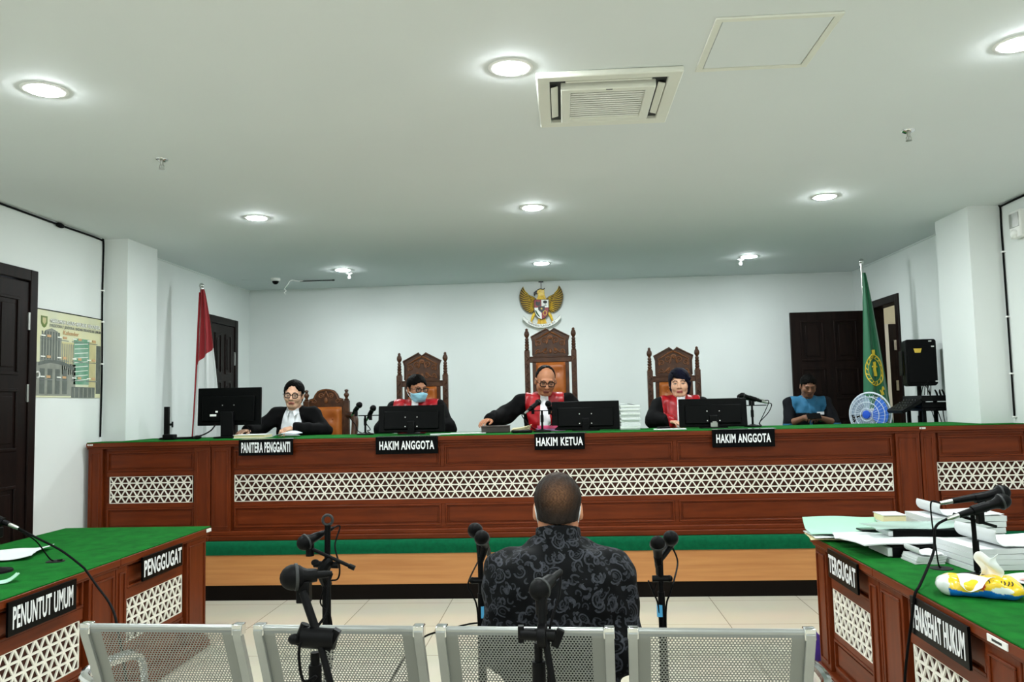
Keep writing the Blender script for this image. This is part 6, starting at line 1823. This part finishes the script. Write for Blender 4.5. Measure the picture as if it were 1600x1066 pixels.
    def body(s, name, skin, h=0.0055, lips=(150, 78, 70), brow=(20, 15, 12), eye_open=0.5, stubble=None):
        lo, hi = s.bounds()
        f = SDF(lo, hi, h)
        s.head_prims(f)
        a = s.arm_r
        f.ell(s.chestc, (s.chest_r[0], s.chest_r[1], 0.20), 0.03)
        f.ell((s.chestc + s.hipc) / 2 + V3(0, -0.01 - s.belly * 0.4, -0.03), (0.145 + s.belly * 0.2, 0.11 + s.belly * 0.4, 0.19), 0.05)
        f.ell(s.hipc, (0.17, 0.125, 0.115), 0.05)
        for g in (-1, 1):
            f.cap(s.neckb + V3(g * 0.02, 0.005, -0.01), s.sh[g], 0.048, 0.055, 0.04)
            f.cap(s.sh[g], s.elb[g], 0.054 * a, 0.042 * a, 0.03)
            f.cap(s.elb[g], s.wri[g], 0.042 * a, 0.027, 0.02)
            s.hand_prims(f, g)
            f.cap(s.hip[g], s.knee[g], 0.085, 0.058, 0.04)
            f.cap(s.knee[g], s.ank[g], 0.056, 0.040, 0.03)
            f.cap(s.ank[g] + V3(0, 0.02, -0.04), s.ank[g] + V3(0, -0.14, -0.055), 0.038, 0.028, 0.03)
        sk, lp, bw_ = rgb(*skin), rgb(*lips), rgb(*brow)
        def col(V):
            q = ((V - s.hc) @ s.R) / s.hs
            x, y, z = q[:, 0], q[:, 1], q[:, 2]
            c = np.tile(sk, (len(V), 1))
            front = y < -0.055
            def put(m, cc, w=1.0):
                c[m] = c[m] * (1 - w) + cc * w
            ax = np.abs(x)
            put(front & (ax < 0.024) & (z < -0.058) & (z > -0.079), lp, 0.85)
            put(front & (ax < 0.020) & (np.abs(z + 0.068) < 0.0022), lp * 0.35, 0.9)
            bz = 0.0235 - 0.9 * (ax - 0.030) ** 2 / 0.03
            put(front & (ax > 0.012) & (ax < 0.053) & (np.abs(z - bz) < 0.0048), bw_, 0.85)
            ex = ax - 0.031
            lid = 0.0055 * eye_open
            inside = front & ((ex / 0.0135) ** 2 + ((z + 0.001) / 0.0075) ** 2 < 1)
            put(inside, sk * 0.72, 1.0)
            op = front & ((ex / 0.0125) ** 2 + ((z + 0.003) / max(lid, 0.001)) ** 2 < 1)
            put(op, rgb(214, 208, 200), 1.0)
            put(front & (ex ** 2 + (z + 0.003) ** 2 < 0.0052 ** 2) & op, rgb(22, 14, 10), 1.0)
            put(front & (ex ** 2 / 0.0150 ** 2 < 1) & (np.abs(z + 0.003 - lid * np.sqrt(np.clip(1 - (ex / 0.0150) ** 2, 0, 1))) < 0.0026), rgb(24, 16, 13), 0.9)
            put(front & (ax > 0.006) & (ax < 0.016) & (np.abs(z + 0.041) < 0.003) & (y < -0.09), sk * 0.4, 0.7)
            if stubble is not None:
                put((y < -0.03) & (z < -0.048) & (z > -0.12) & ~((ax < 0.024) & (z < -0.058) & (z > -0.079)), rgb(*stubble), 0.25)
            return c
        s.f = f
        s.ob = f.build(name, M['skin'], None, col)
        return s.ob

    def torso(s, f, e, arm=0.012, sleeve=(0.066, 0.058, 0.046), k=0.035, hemz=None, short=None):
        """garment volume over torso and arms, e = thickness over the body"""
        f.ell(s.chestc + V3(0, 0, 0.0), (s.chest_r[0] + e, s.chest_r[1] + e, 0.205 + e), 0.03)
        f.ell((s.chestc + s.hipc) / 2 + V3(0, -0.01 - s.belly * 0.4, -0.03), (0.148 + e + s.belly * 0.2, 0.113 + e + s.belly * 0.4, 0.20), 0.06)
        f.ell(s.hipc + V3(0, 0, 0.01), (0.178 + e, 0.13 + e, 0.115), 0.06)
        for g in (-1, 1):
            f.cap(s.neckb + V3(g * 0.025, 0.008, -0.022), s.sh[g], 0.046 + e, 0.055 + e, 0.05)
            f.cap(s.sh[g], s.elb[g], sleeve[0], sleeve[1], k)
            end = s.wri[g]
            if short is not None: continue
            f.cap(s.elb[g], s.elb[g] + (end - s.elb[g]) * 0.97, sleeve[1], sleeve[2], 0.02)
    def folds(s, f, amp=0.004, seed=0):
        def fn(X, Y, Z):
            return amp * (np.sin(X * 31 + Z * 23 + seed) * np.sin(Z * 37 - Y * 29 + 1.3 * seed) + 0.6 * np.sin(X * 63 - Z * 41 + Y * 33 + seed * 2.1))
        f.D += f.field(fn).astype(np.float32) * (np.abs(f.D) < 0.05)

    def hair(s, parent, kind, m, h=0.005, colfn=None):
        c = s.hc
        f = SDF(c - 0.19, c + 0.19, h)
        R, hs = s.R, s.hs
        t = {'short': 0.010, 'bald': 0.006, 'tied': 0.014, 'crop': 0.008}[kind]
        f.ell(s.H((0, 0.020, 0.032)), V3(0.074 + t, 0.094 + t, 0.083 + t) * hs, 0, R)
        f.ell(s.H((0, 0.045, -0.035)), V3(0.064 + t * 0.6, 0.062 + t * 0.6, 0.075) * hs, 0.02, R)
        def q(X, Y, Z):
            x, y, z = X - c[0], Y - c[1], Z - c[2]
            return [(R[0, i] * x + R[1, i] * y + R[2, i] * z) / hs for i in range(3)]
        def cut(X, Y, Z):
            x, y, z = q(X, Y, Z)
            ax = np.abs(x)
            if kind == 'bald':
                y0 = 0.008 - 0.050 * (ax / 0.07) ** 2; z0 = 0.090
            elif kind == 'tied':
                y0 = -0.072; z0 = 0.098 - 0.062 * (ax / 0.06) ** 2
            elif kind == 'crop':
                y0 = -0.072; z0 = 0.070
            else:
                y0 = -0.076; z0 = 0.066 - 0.012 * (ax / 0.06) ** 2
            # hairline runs from the forehead down to in front of the ear, then back under it to the nape
            y0 = y0 + 0.004 * np.sin(x * 260 + 40 * z) + 0.003 * np.sin(x * 610)
            l1 = (y - y0) * 0.80 + (z - z0) * 0.60
            l2 = (y - 0.0) * 0.95 + (z + 0.035) * 0.31
            keep = np.minimum(np.maximum(l1, -1), np.maximum(l2, (z - 0.035) * 0.9))
            nape = z + (0.078 if kind not in ('tied', 'crop') else (0.09 if kind == 'tied' else 0.058 - 0.012 * (ax / 0.06) ** 2))
            return -np.minimum(keep, nape) * hs
        f.D = np.maximum(f.D, f.field(cut).astype(np.float32))
        if kind in ('short', 'crop', 'tied'):
            f.D += f.field(lambda X, Y, Z: 0.0018 * np.sin(X * 190 + Z * 60) * np.sin(Y * 170 + Z * 90)).astype(np.float32)
        if kind == 'tied':
            f.ell(s.H((0, 0.125, 0.0)), V3(0.045, 0.04, 0.045) * hs, 0.02, R)
        return f.build('hair', m, parent, colfn)

    def specs(s, parent, w=0.024, hgt=0.017, m=None):
        g_ = MB(); l_ = MB()
        def P(p): return Vector(s.H(p))
        for g in (-1, 1):
            pts = []
            for i in range(20):
                a = i * 2 * math.pi / 20
                ca, sa = math.cos(a), math.sin(a)
                e = 0.6
                pts.append(P((g * 0.031 + w * math.copysign(abs(ca) ** e, ca), -0.099 + 0.012 * abs(ca * w + g * 0.0) / w * 0.3, -0.003 + hgt * math.copysign(abs(sa) ** e, sa))))
            g_.tube(pts, 0.0038 * s.hs, 6, closed=True, seg=1)
            n = len(l_.v); l_.v.extend([tuple(p) for p in pts]); l_.f.append(tuple(range(n, n + 20))); l_.mi.append(0)
            g_.tube([P((g * (0.031 + w), -0.096, 0.002)), P((g * 0.076, -0.075, 0.006)), P((g * 0.083, 0.0, 0.006)), P((g * 0.084, 0.02, -0.006))], 0.0022 * s.hs, 6)
        g_.tube([P((-0.031 + w, -0.098, 0.0)), P((0, -0.103, 0.004)), P((0.031 - w, -0.098, 0.0))], 0.0022 * s.hs, 6)
        o = g_.build('glasses', M['glasses'], parent)
        l_.build('lenses', M['lens'], o)
        return o

def region(f, fn, infl):
    g = f.copy(); g.D = np.maximum(f.D - infl, f.field(fn).astype(np.float32)); return g

def place(p, loc, rz, label, cat='person'):
    p.ob.location = loc; p.ob.rotation_euler = (0, 0, rz)
    tag(p.ob, label, cat)
    return p.ob

def legs_clothes(p, ob, m, h=0.009):
    lo, hi = p.bounds(); hi = hi.copy(); hi[2] = p.hipc[2] + 0.25
    f = SDF(lo, hi, h)
    f.ell(p.hipc, (0.182, 0.137, 0.12), 0)
    for g in (-1, 1):
        f.cap(p.hip[g], p.knee[g], 0.100, 0.074, 0.04); f.cap(p.knee[g], p.ank[g] + V3(0, 0, 0.015), 0.072, 0.062, 0.03)
    p.folds(f, 0.003, 3)
    f.build('trousers', m, ob)
    mb = None
    for g in (-1, 1):
        a = p.ank[g]
        f = SDF(a + V3(-0.09, -0.24, -0.10), a + V3(0.09, 0.11, 0.06), 0.006)
        f.cap(a + V3(0, 0.02, -0.038), a + V3(0, -0.15, -0.052), 0.047, 0.036, 0.03)
        f.D = np.maximum(f.D, f.field(lambda X, Y, Z: (0.004 - Z) + 0 * X + 0 * Y).astype(np.float32))
        f.build('shoe', M['shoe'], ob)

def judge(p, ob, seed, zlow, bibw=0.030, yoke=0.172, bib_len=0.30, red_low=None):
    """black robe, red satin lapels and white bib"""
    lo, hi = p.bounds(0.20)
    f = SDF(lo, hi, 0.007)
    p.torso(f, 0.022, sleeve=(0.078, 0.080, 0.060))
    for g in (-1, 1):
        f.cap(p.hip[g], p.knee[g] + V3(0, 0.05, 0), 0.115, 0.10, 0.06)
    p.folds(f, 0.005, seed)
    nb = p.neckb
    # neck opening
    f.cap(p.neckb + V3(0, -0.015, 0.0), p.neckb + V3(0, -0.07, 0.10), 0.045, 0.06, 0.015, 'sub')
    f.build('robe', M['robe'], ob)
    rl = zlow if red_low is None else red_low
    def reg(X, Y, Z):
        inner = bibw * 0.6 + 0.05 * np.clip((nb[2] - 0.03 - Z) / 0.3, 0, 1)
        side = np.abs(X) - (yoke - 0.10 * np.clip((nb[2] - 0.10 - Z) / 0.3, 0, 1) * 0.6)
        back = Y - (nb[1] + 0.075)
        gap = np.where(Y < nb[1] - 0.04, (0.014 - np.abs(X)), -1.0)
        return np.maximum(np.maximum(side, rl - Z), np.maximum(back, gap))
    g = region(f, reg, 0.008)
    g.build('satin_lapels', M['satin'], ob)
    def bib(X, Y, Z):
        t = np.clip((nb[2] + 0.02 - Z) / bib_len, 0, 1)
        return np.maximum(np.maximum(np.abs(X) - (bibw + 0.022 * t), (nb[2] - bib_len) - Z), np.maximum(Y - (nb[1] - 0.02), Z - nb[2] - 0.05))
    g = f.copy(); g.cap(p.neckb + V3(0, -0.02, -0.01), p.H((0, -0.01, -0.085)), 0.066, 0.056, 0.03)
    g.D = np.maximum(g.D - 0.013 + 0.0, f.field(bib).astype(np.float32))
    g.D += g.field(lambda X, Y, Z: 0.0025 * np.sin(X * 210)).astype(np.float32)
    g.build('white_bib', M['bib'], ob)
    return f

ZC = ZD   # everyone on the platform

# --- clerk: woman with glasses, black blazer, white shirt
p = Person(seat=0.44, lean=0.10, width=0.165, head=(0.10, 0.12, 0.06), hs=1.05, chest=(0.150, 0.105), neck_len=-0.01, hipx=0.09)
p.arm(-1, (-0.30, -0.23, 0.86), (-0.310, -0.42, 0.864), (-0.25, -1, -0.05), (0, 0, -1), 0.35)
p.arm(1, (0.30, -0.16, 0.84), (0.10, -0.385, 0.875), (-0.75, -0.55, -0.1), (-0.2, 0.3, -1), 0.8)
p.body('person', (216, 168, 140), lips=(176, 90, 84))
ob = place(p, (-2.475, 7.56, ZC), 0.0, 'woman in black blazer, white shirt and glasses sitting at the left of the judges desk')
lo, hi = p.bounds(0.18)
f = SDF(lo, hi, 0.007); p.torso(f, 0.010, sleeve=(0.062, 0.056, 0.046)); p.folds(f, 0.004, 1)
nb = p.neckb
def opn(X, Y, Z):  # blazer opening: a long V down the front
    t = np.clip((nb[2] + 0.03 - Z) / 0.42, 0, 1)
    w = 0.085 * np.sin(np.clip(t * 1.15 + 0.25, 0, 1.4) * 2.0) + 0.012
    return np.maximum(np.abs(X + 0.005) - w, Y - (nb[1] - 0.012))
b_ = f.copy(); b_.D = np.maximum(f.D - 0.011, -f.field(opn).astype(np.float32)); b_.build('blazer', M['suit'], ob)
s_ = f.copy(); s_.cap(nb + V3(0, -0.005, -0.03), nb + V3(0, -0.015, 0.035), 0.068, 0.060, 0.02)
s_.D = np.maximum(s_.D - 0.002, s_.field(lambda X, Y, Z: np.maximum(np.abs(X) - 0.145, (p.hipc[2]) - Z)).astype(np.float32))
s_.cap(nb + V3(0, -0.03, 0.03), nb + V3(0, -0.09, 0.10), 0.044, 0.06, 0.008, 'sub')
s_.build('shirt', M['shirt_w'], ob)
mb = MB()
for g in (-1, 1):
    mb.sheet(lambda u, v, g=g: tuple(nb + V3(g * (0.058 - 0.038 * u + 0.01 * v), -0.03 - 0.075 * u - 0.014 * v, 0.042 - 0.045 * u - 0.045 * v)), 6, 4, 0.004)
mb.build('shirt_collar', M['shirt_w'], ob)
p.hair(ob, 'tied', M['hair']); p.specs(ob, 0.024, 0.018); legs_clothes(p, ob, M['trousers'])

# --- judge with the mask (left), head turned to the right and down
p = Person(seat=0.46, lean=0.04, width=0.195, head=(0.62, 0.14, 0.0), hs=1.08, shz=0.015, neck_len=-0.02)
p.arm(-1, (-0.29, -0.16, 0.84), (-0.16, -0.34, 0.88), None, (0, 0, -1), 0.5)
p.arm(1, (0.30, -0.14, 0.84), (0.14, -0.34, 0.88), None, (0, 0, -1), 0.5)
p.body('person', (166, 112, 82), lips=(120, 70, 62))
ob = place(p, (-1.36, 7.62, ZC), 0.0, 'judge wearing a light blue face mask, red and black robe, turned to one side')
judge(p, ob, 2, 0.72, yoke=0.205)
p.hair(ob, 'short', M['hair'])
p.specs(ob, 0.023, 0.015)
f = SDF(p.hc - 0.17, p.hc + 0.17, 0.004)
hp_ = Person.head_prims
q = p; q.head_prims(f)
R_, c_, hs_ = p.R, p.hc, p.hs
def mk(X, Y, Z):
    x, y, z = X - c_[0], Y - c_[1], Z - c_[2]
    a, b, d = [(R_[0, i] * x + R_[1, i] * y + R_[2, i] * z) / hs_ for i in range(3)]
    return np.maximum(np.maximum(b + 0.020, d - (-0.018 - 0.25 * np.abs(a))), -0.108 - d) * hs_
f.ell(p.H((0, -0.082, -0.050)), V3(0.040, 0.030, 0.040) * hs_, 0.03, R_)
f.D = np.maximum(f.D - 0.007, f.field(mk).astype(np.float32))
f.D += f.field(lambda X, Y, Z: 0.0012 * np.sin(Z * 420)).astype(np.float32)
mo = f.build('face_mask', M['mask'], ob)
mb = MB()
for g in (-1, 1):
    for z in (-0.040, -0.085):
        mb.tube([Vector(p.H((g * 0.062, -0.030, z))), Vector(p.H((g * 0.080, 0.0, z * 0.6))), Vector(p.H((g * 0.088, 0.030, -0.012)))], 0.0022, 5)
mb.build('ear_loops', M['mask_w'], mo)
legs_clothes(p, ob, M['trousers'])

# --- middle judge: glasses, receding hair, looking down, right hand out on the box file
p = Person(seat=0.51, lean=0.17, width=0.205, head=(0.16, 0.34, 0.05), hs=1.10, shz=-0.005, chest=(0.175, 0.12), belly=0.03, neck_len=-0.005)
p.arm(-1, (-0.37, -0.24, 0.935), (-0.470, -0.46, 0.915), (-0.45, -0.9, -0.12), (0, 0, -1), 0.4)
p.arm(1, (0.33, -0.18, 0.90), (0.19, -0.36, 0.925), None, (0, 0, -1), 0.5)
p.body('person', (176, 118, 86), lips=(140, 76, 66), eye_open=0.35)
ob = place(p, (-0.165, 7.55, ZC), 0.0, 'middle judge in glasses with receding hair, looking down, arm stretched over a dark box')
judge(p, ob, 5, 0.80, bibw=0.034, bib_len=0.36)
p.hair(ob, 'bald', M['hair']); p.specs(ob, 0.026, 0.018); legs_clothes(p, ob, M['trousers'])

# --- judge with the navy headscarf
p = Person(seat=0.45, lean=0.06, width=0.180, head=(-0.16, 0.05, -0.03), hs=1.08, chest=(0.155, 0.11), neck_len=-0.005)
p.arm(-1, (-0.255, -0.21, 0.875), (-0.150, -0.385, 0.862), (0.6, -0.75, -0.05), (0, 0, -1), 0.5)
p.arm(1, (0.29, -0.14, 0.86), (0.14, -0.35, 0.88), None, (0, 0, -1), 0.5)
p.body('person', (222, 170, 140), lips=(170, 70, 74))
ob = place(p, (1.055, 7.60, ZC), 0.0, 'woman judge in a navy headscarf with red and black robe')
judge(p, ob, 8, 0.74, bibw=0.036)
f = SDF(p.hc - 0.2, p.hc + 0.2, 0.005)
R_, c_, hs_ = p.R, p.hc, p.hs
f.ell(p.H((0, 0.022, 0.038)), V3(0.090, 0.112, 0.094) * hs_, 0, R_)
f.ell(p.H((0, 0.030, -0.030)), V3(0.088, 0.086, 0.080) * hs_, 0.03, R_)
def scarf(X, Y, Z):
    x, y, z = X - c_[0], Y - c_[1], Z - c_[2]
    a, b, d = [(R_[0, i] * x + R_[1, i] * y + R_[2, i] * z) / hs_ for i in range(3)]
    front = d - np.where(a > -0.030, 0.062 - 0.55 * (a + 0.030), 0.062 + 1.1 * (a + 0.030))
    back = np.minimum((b + 0.034) * 0.9, d + 0.075)
    return -np.maximum(front * 0.8, back) * hs_
f.D = np.maximum(f.D, f.field(scarf).astype(np.float32))
f.cap(p.H((-0.040, -0.086, 0.068)), p.H((0.080, -0.020, -0.004)), 0.013, 0.017, 0.008); f.cap(p.H((-0.050, -0.075, 0.090)), p.H((0.084, -0.010, 0.035)), 0.012, 0.017, 0.008); f.cap(p.H((0.082, -0.012, -0.004)), p.H((0.066, -0.006, -0.085)), 0.016, 0.016, 0.012)
f.cap(p.H((0, 0.03, -0.055)), p.neckb + V3(0, 0.02, 0.0), 0.060, 0.066, 0.02)
f.D += f.field(lambda X, Y, Z: 0.0018 * np.sin(Z * 150 + X * 90) * np.sin(X * 60 + Y * 70)).astype(np.float32)
f.build('headscarf', M['navy'], ob); legs_clothes(p, ob, M['trousers'])

# --- seated man with the phone, far right
p = Person(seat=0.45, lean=0.06, width=0.19, head=(-0.05, 0.38, 0.03), hs=0.99, shz=-0.015, neck_len=0.0)
p.arm(-1, (-0.235, -0.17, 0.765), (-0.110, -0.30, 0.825), (0.75, -0.5, 0.1), (0.2, 0.5, -0.6), 0.9)
p.arm(1, (0.245, -0.17, 0.765), (0.045, -0.30, 0.825), (-0.75, -0.5, 0.1), (-0.2, 0.5, -0.6), 0.9)
p.body('person', (124, 84, 62), lips=(100, 62, 54), eye_open=0.25)
ob = place(p, (2.665, 9.27, ZC), 0.0, 'young man in sky blue and black shirt looking down at a phone by dark door')
lo, hi = p.bounds(0.16)
f = SDF(lo, hi, 0.0065); p.torso(f, 0.012, sleeve=(0.066, 0.064, 0.05), short=True); p.folds(f, 0.004, 4)
nb = p.neckb; zz_ = nb[2]
f.cap(nb + V3(0, -0.03, 0.02), nb + V3(0, -0.09, 0.10), 0.040, 0.06, 0.01, 'sub')
region(f, lambda X, Y, Z: np.maximum((zz_ - 0.150) - Z, np.abs(X) - 0.185 + 0.45 * np.maximum(0, zz_ - 0.07 - Z)), 0.0015).build('blue_yoke', M['polo_blue'], ob)
dk = f.build('dark_shirt', M['polo_dark'], ob)
region(f, lambda X, Y, Z: np.maximum(Z - (p.elb[1][2] + 0.0), 0.2 - np.abs(X)), 0.003).build('blue_cuffs', M['polo_blue'], ob)
region(f, lambda X, Y, Z: np.maximum(np.maximum(np.abs(X) - 0.016, Y - nb[1]), (zz_ - 0.30) - Z), 0.004).build('placket', M['polo_blue'], ob)
mb = MB(); mb.tube([tuple(nb + V3(0.062 * math.cos(a), 0.005 + 0.060 * math.sin(a), 0.032)) for a in [i * math.pi / 8 - math.pi * 0.35 for i in range(14)]], 0.016, 8); mb.build('collar', M['polo_blue'], ob)
mb = MB(); mb.ell(tuple(nb + V3(0.09, -0.165, -0.225)), (0.018, 0.006, 0.018), 12); mb.cur = 1; mb.bb(nb[0] + 0.06, nb[0] + 0.13, nb[1] - 0.160, nb[1] - 0.140, zz_ - 0.165, zz_ - 0.135); mb.build('chest_badges', [mat('badge_green', (40, 140, 90), 0.6, noise=0.1), M['shirt_w']], ob)
p.hair(ob, 'short', M['hair']); legs_clothes(p, ob, M['trousers'])
e = empty('mobile_phone', (2.633, 8.885, ZC + 0.845), 0.05, 'dark phone held in both hands of the man in the blue shirt', 'phone')
e.rotation_euler = (-0.7, 0, 0.05)
mb = MB(); mb.bb(-0.075, 0.075, -0.004, 0.004, -0.036, 0.036); mb.build('body', M['black'], e, bevel=0.003)
mb = MB(); mb.bb(-0.070, 0.070, 0.004, 0.0046, -0.033, 0.033); mb.build('screen', M['phone'], e)

# --- the man on the bench, seen from behind: black paisley shirt, thinning crown, mask straps
p = Person(seat=0.432, lean=0.06, width=0.168, head=(0.0, 0.16, -0.01), hs=0.985, chest=(0.178, 0.125), belly=0.05, arm_r=1.12, shz=-0.055, neck_len=0.020)
p.arm(-1, (-0.203, -0.02, 0.690), (-0.12, -0.26, 0.60), (0.3, -0.9, -0.2), (0, 0, -1), 0.5)
p.arm(1, (0.198, -0.03, 0.690), (0.12, -0.26, 0.60), (-0.3, -0.9, -0.2), (0, 0, -1), 0.5)
p.body('person', (206, 142, 108), h=0.005)
ob = place(p, (-0.030, 2.775, 0), math.pi, 'man in a black paisley shirt sitting on the bench with his back to the camera')
lo, hi = p.bounds(0.16)
f = SDF(lo, hi, 0.0065)
p.torso(f, 0.020, sleeve=(0.076, 0.074, 0.058), k=0.05)
f.cap(p.neckb + V3(-0.03, 0.01, 0.02), p.neckb + V3(0.03, 0.01, 0.02), 0.060, 0.060, 0.06)
for g in (-1, 1):
    f.ell(p.chestc + V3(g * 0.10, 0.075, 0.07), (0.09, 0.065, 0.11), 0.05)     # shoulder blades
    f.ell(p.sh[g] + V3(g * 0.002, 0.0, -0.03), (0.070, 0.080, 0.085), 0.05)
p.folds(f, 0.0045, 6)
f.cap(p.neckb + V3(0, -0.03, 0.03), p.neckb + V3(0, -0.09, 0.10), 0.045, 0.06, 0.01, 'sub')
f.build('paisley_shirt', M['paisley'], ob, relax=2)
f = SDF(p.neckb + V3(-0.13, -0.14, -0.08), p.neckb + V3(0.13, 0.14, 0.20), 0.004)
nb = p.neckb
def ring(X, Y, Z):
    r_ = np.sqrt((X / 1.0) ** 2 + ((Y - nb[1] - 0.002 + 0.15 * (Z - nb[2])) / 1.02) ** 2)
    return np.maximum(np.abs(r_ - 0.080 + 0.10 * (Z - nb[2])) - 0.0065, np.abs(Z - nb[2] - 0.082 - 0.30 * (Y - nb[1])) - 0.036)
f.D = f.field(ring).astype(np.float32)
f.build('collar', M['paisley'], ob)
def wcol(V):
    q = ((V - p.hc) @ p.R) / p.hs
    crown = np.exp(-(((q[:, 0] + 0.004) / 0.050) ** 2 + ((q[:, 2] - 0.040) / 0.046) ** 2)) * (q[:, 1] > -0.02)
    crown2 = np.exp(-(((q[:, 0]) / 0.050) ** 2 + ((q[:, 1] - 0.02) / 0.05) ** 2)) * (q[:, 2] > 0.06)
    w = np.clip((0.66 + 0.25 * np.sin(q[:, 0] * 520 + 6 * np.sin(q[:, 2] * 160)) * np.sin(q[:, 2] * 260 + 3)) * np.maximum(crown, 0.45 * crown2), 0, 1)[:, None]
    side = np.clip((-q[:, 2] - 0.015) / 0.05, 0, 1)[:, None] * 0.08
    base = rgb(13, 11, 10)[None] * (1 - w) + rgb(132, 92, 64)[None] * w
    return base * (1 - side) + rgb(112, 84, 66)[None] * side
p.hair(ob, 'crop', M['hair_w'], h=0.004, colfn=wcol)
mb = MB()
for g in (-1, 1):
    mb.tube([Vector(p.H((g * 0.066, -0.060, -0.030))), Vector(p.H((g * 0.078, -0.015, 0.008))), Vector(p.H((g * 0.079, 0.012, 0.018))), Vector(p.H((g * 0.0775, 0.034, -0.004))), Vector(p.H((g * 0.073, 0.034, -0.030))), Vector(p.H((g * 0.066, -0.006, -0.060))), Vector(p.H((g * 0.060, -0.050, -0.078)))], 0.0022, 6)
mb.build('mask_ear_loops', M['mask_w'], ob)
f = SDF(p.hc - 0.16, p.hc + 0.16, 0.005); p.head_prims(f)
R2_, c2_, h2_ = p.R, p.hc, p.hs
def mk2(X, Y, Z):
    x, y, z = X - c2_[0], Y - c2_[1], Z - c2_[2]
    a, b, d = [(R2_[0, i] * x + R2_[1, i] * y + R2_[2, i] * z) / h2_ for i in range(3)]
    return np.maximum(np.maximum(b + 0.045, d + 0.018), -0.108 - d) * h2_
f.D = np.maximum(f.D - 0.007, f.field(mk2).astype(np.float32)); f.build('face_mask', M['mask_w'], ob)
legs_clothes(p, ob, M['trousers'], 0.008)

# --- tissue pack on the right table
tp = SDF((-0.16, -0.12, -0.03), (0.16, 0.12, 0.12), 0.004)
for y in (-0.028, 0.0, 0.028): tp.cap((-0.088, y, 0.034), (0.088, y, 0.036), 0.035, 0.036, 0.02)
tp.ell((0.05, -0.01, 0.045), (0.06, 0.05, 0.032), 0.02)
tp.cap((-0.118, -0.038, 0.036), (-0.118, 0.038, 0.036), 0.022, 0.022, 0.03); tp.cap((0.118, -0.038, 0.030), (0.118, 0.038, 0.030), 0.020, 0.020, 0.03)
tp.D += tp.field(lambda X, Y, Z: 0.003 * np.sin(X * 70 + Y * 40) * np.sin(Z * 90 + X * 30 + Y * 60)).astype(np.float32)
tp.D = np.maximum(tp.D, tp.field(lambda X, Y, Z: (0.002 - Z) + 0 * X + 0 * Y).astype(np.float32))
def tcol(V):
    c = np.tile(rgb(248, 206, 40), (len(V), 1))
    c[V[:, 2] < 0.029 + 0.006 * np.sin(V[:, 0] * 40)] = rgb(24, 112, 206)
    c[V[:, 0] < -0.098] = rgb(226, 230, 228)
    m_ = ((V[:, 0] - 0.072) / 0.034) ** 2 + ((V[:, 2] - 0.036) / 0.012) ** 2 < 1
    c[m_ & (V[:, 1] < 0)] = rgb(236, 242, 240)
    c[(V[:, 1] > 0.02) & (V[:, 2] > 0.045)] = rgb(250, 226, 150)
    c[(np.abs(V[:, 0] - 0.010) < 0.008) & (V[:, 1] < 0) & (np.abs(V[:, 2] - 0.045) < 0.012)] = rgb(214, 70, 40)
    return c
e = empty('tissue_pack', (1.515, 3.20, ZS), -0.42, 'soft yellow and blue pack of tissues with a sheet pulled out', 'tissue pack')
tp.build('wrapper', mat('glossy_wrapper', (248, 206, 40), 0.25, attr=True, noise=0.05, coat=0.3), e, tcol)
mb = MB()
for i in range(7):
    x = 0.030 + i * 0.012
    mb.tube([(x, -0.059, 0.056), (x + 0.004, -0.057, 0.062), (x + 0.001 + 0.003 * (i % 2), -0.053, 0.069)], 0.0022, 5)
mb.build('print_strokes', M['dark_slot'], e)
mb = MB()
mb.sheet(lambda u, v: (-0.072 + 0.125 * u * (1 - 0.45 * v) + 0.012 * v, -0.030 - 0.040 * v + 0.006 * math.sin(u * 5), 0.079 + 0.004 * math.sin(u * 6 + v * 3) - 0.052 * v * v * (0.35 + 0.65 * math.sin(0.4 + u * 2.2))), 14, 12, 0.0015)
mb.sheet(lambda u, v: (0.0 + 0.07 * u + 0.012 * math.sin(v * 6), -0.01 + 0.03 * math.sin(u * 4 + v * 2), 0.070 + 0.085 * v + 0.008 * math.sin(u * 7)), 10, 12, 0.0015)
mb.build('pulled_tissue', mat('soft_tissue', (246, 247, 246), 0.9, noise=0.02), e)

# --- purple cloth bag on the floor by the right table
f = SDF((-0.12, -0.10, -0.02), (0.12, 0.10, 0.30), 0.006)
f.ell((0, 0, 0.08), (0.07, 0.055, 0.085), 0); f.ell((0, 0, 0.05), (0.075, 0.06, 0.05), 0.03); f.D += f.field(lambda X, Y, Z: 0.004 * np.sin(X * 60 + Z * 40) * np.sin(Y * 50 + Z * 30)).astype(np.float32)
f.D = np.maximum(f.D, f.field(lambda X, Y, Z: (0.001 - Z) + 0 * X + 0 * Y).astype(np.float32))
e = empty('purple_bag', (1.375, 4.90, 0), 0, 'small purple cloth bag on the floor at the far corner of the right table', 'bag')
f.build('body', M['purple'], e)
mb = MB(); mb.tube([(-0.03, 0.0, 0.155), (-0.02, 0.02, 0.17), (0.02, 0.02, 0.17), (0.03, 0.0, 0.155)], 0.006, 6); mb.build('handle', M['purple'], e)
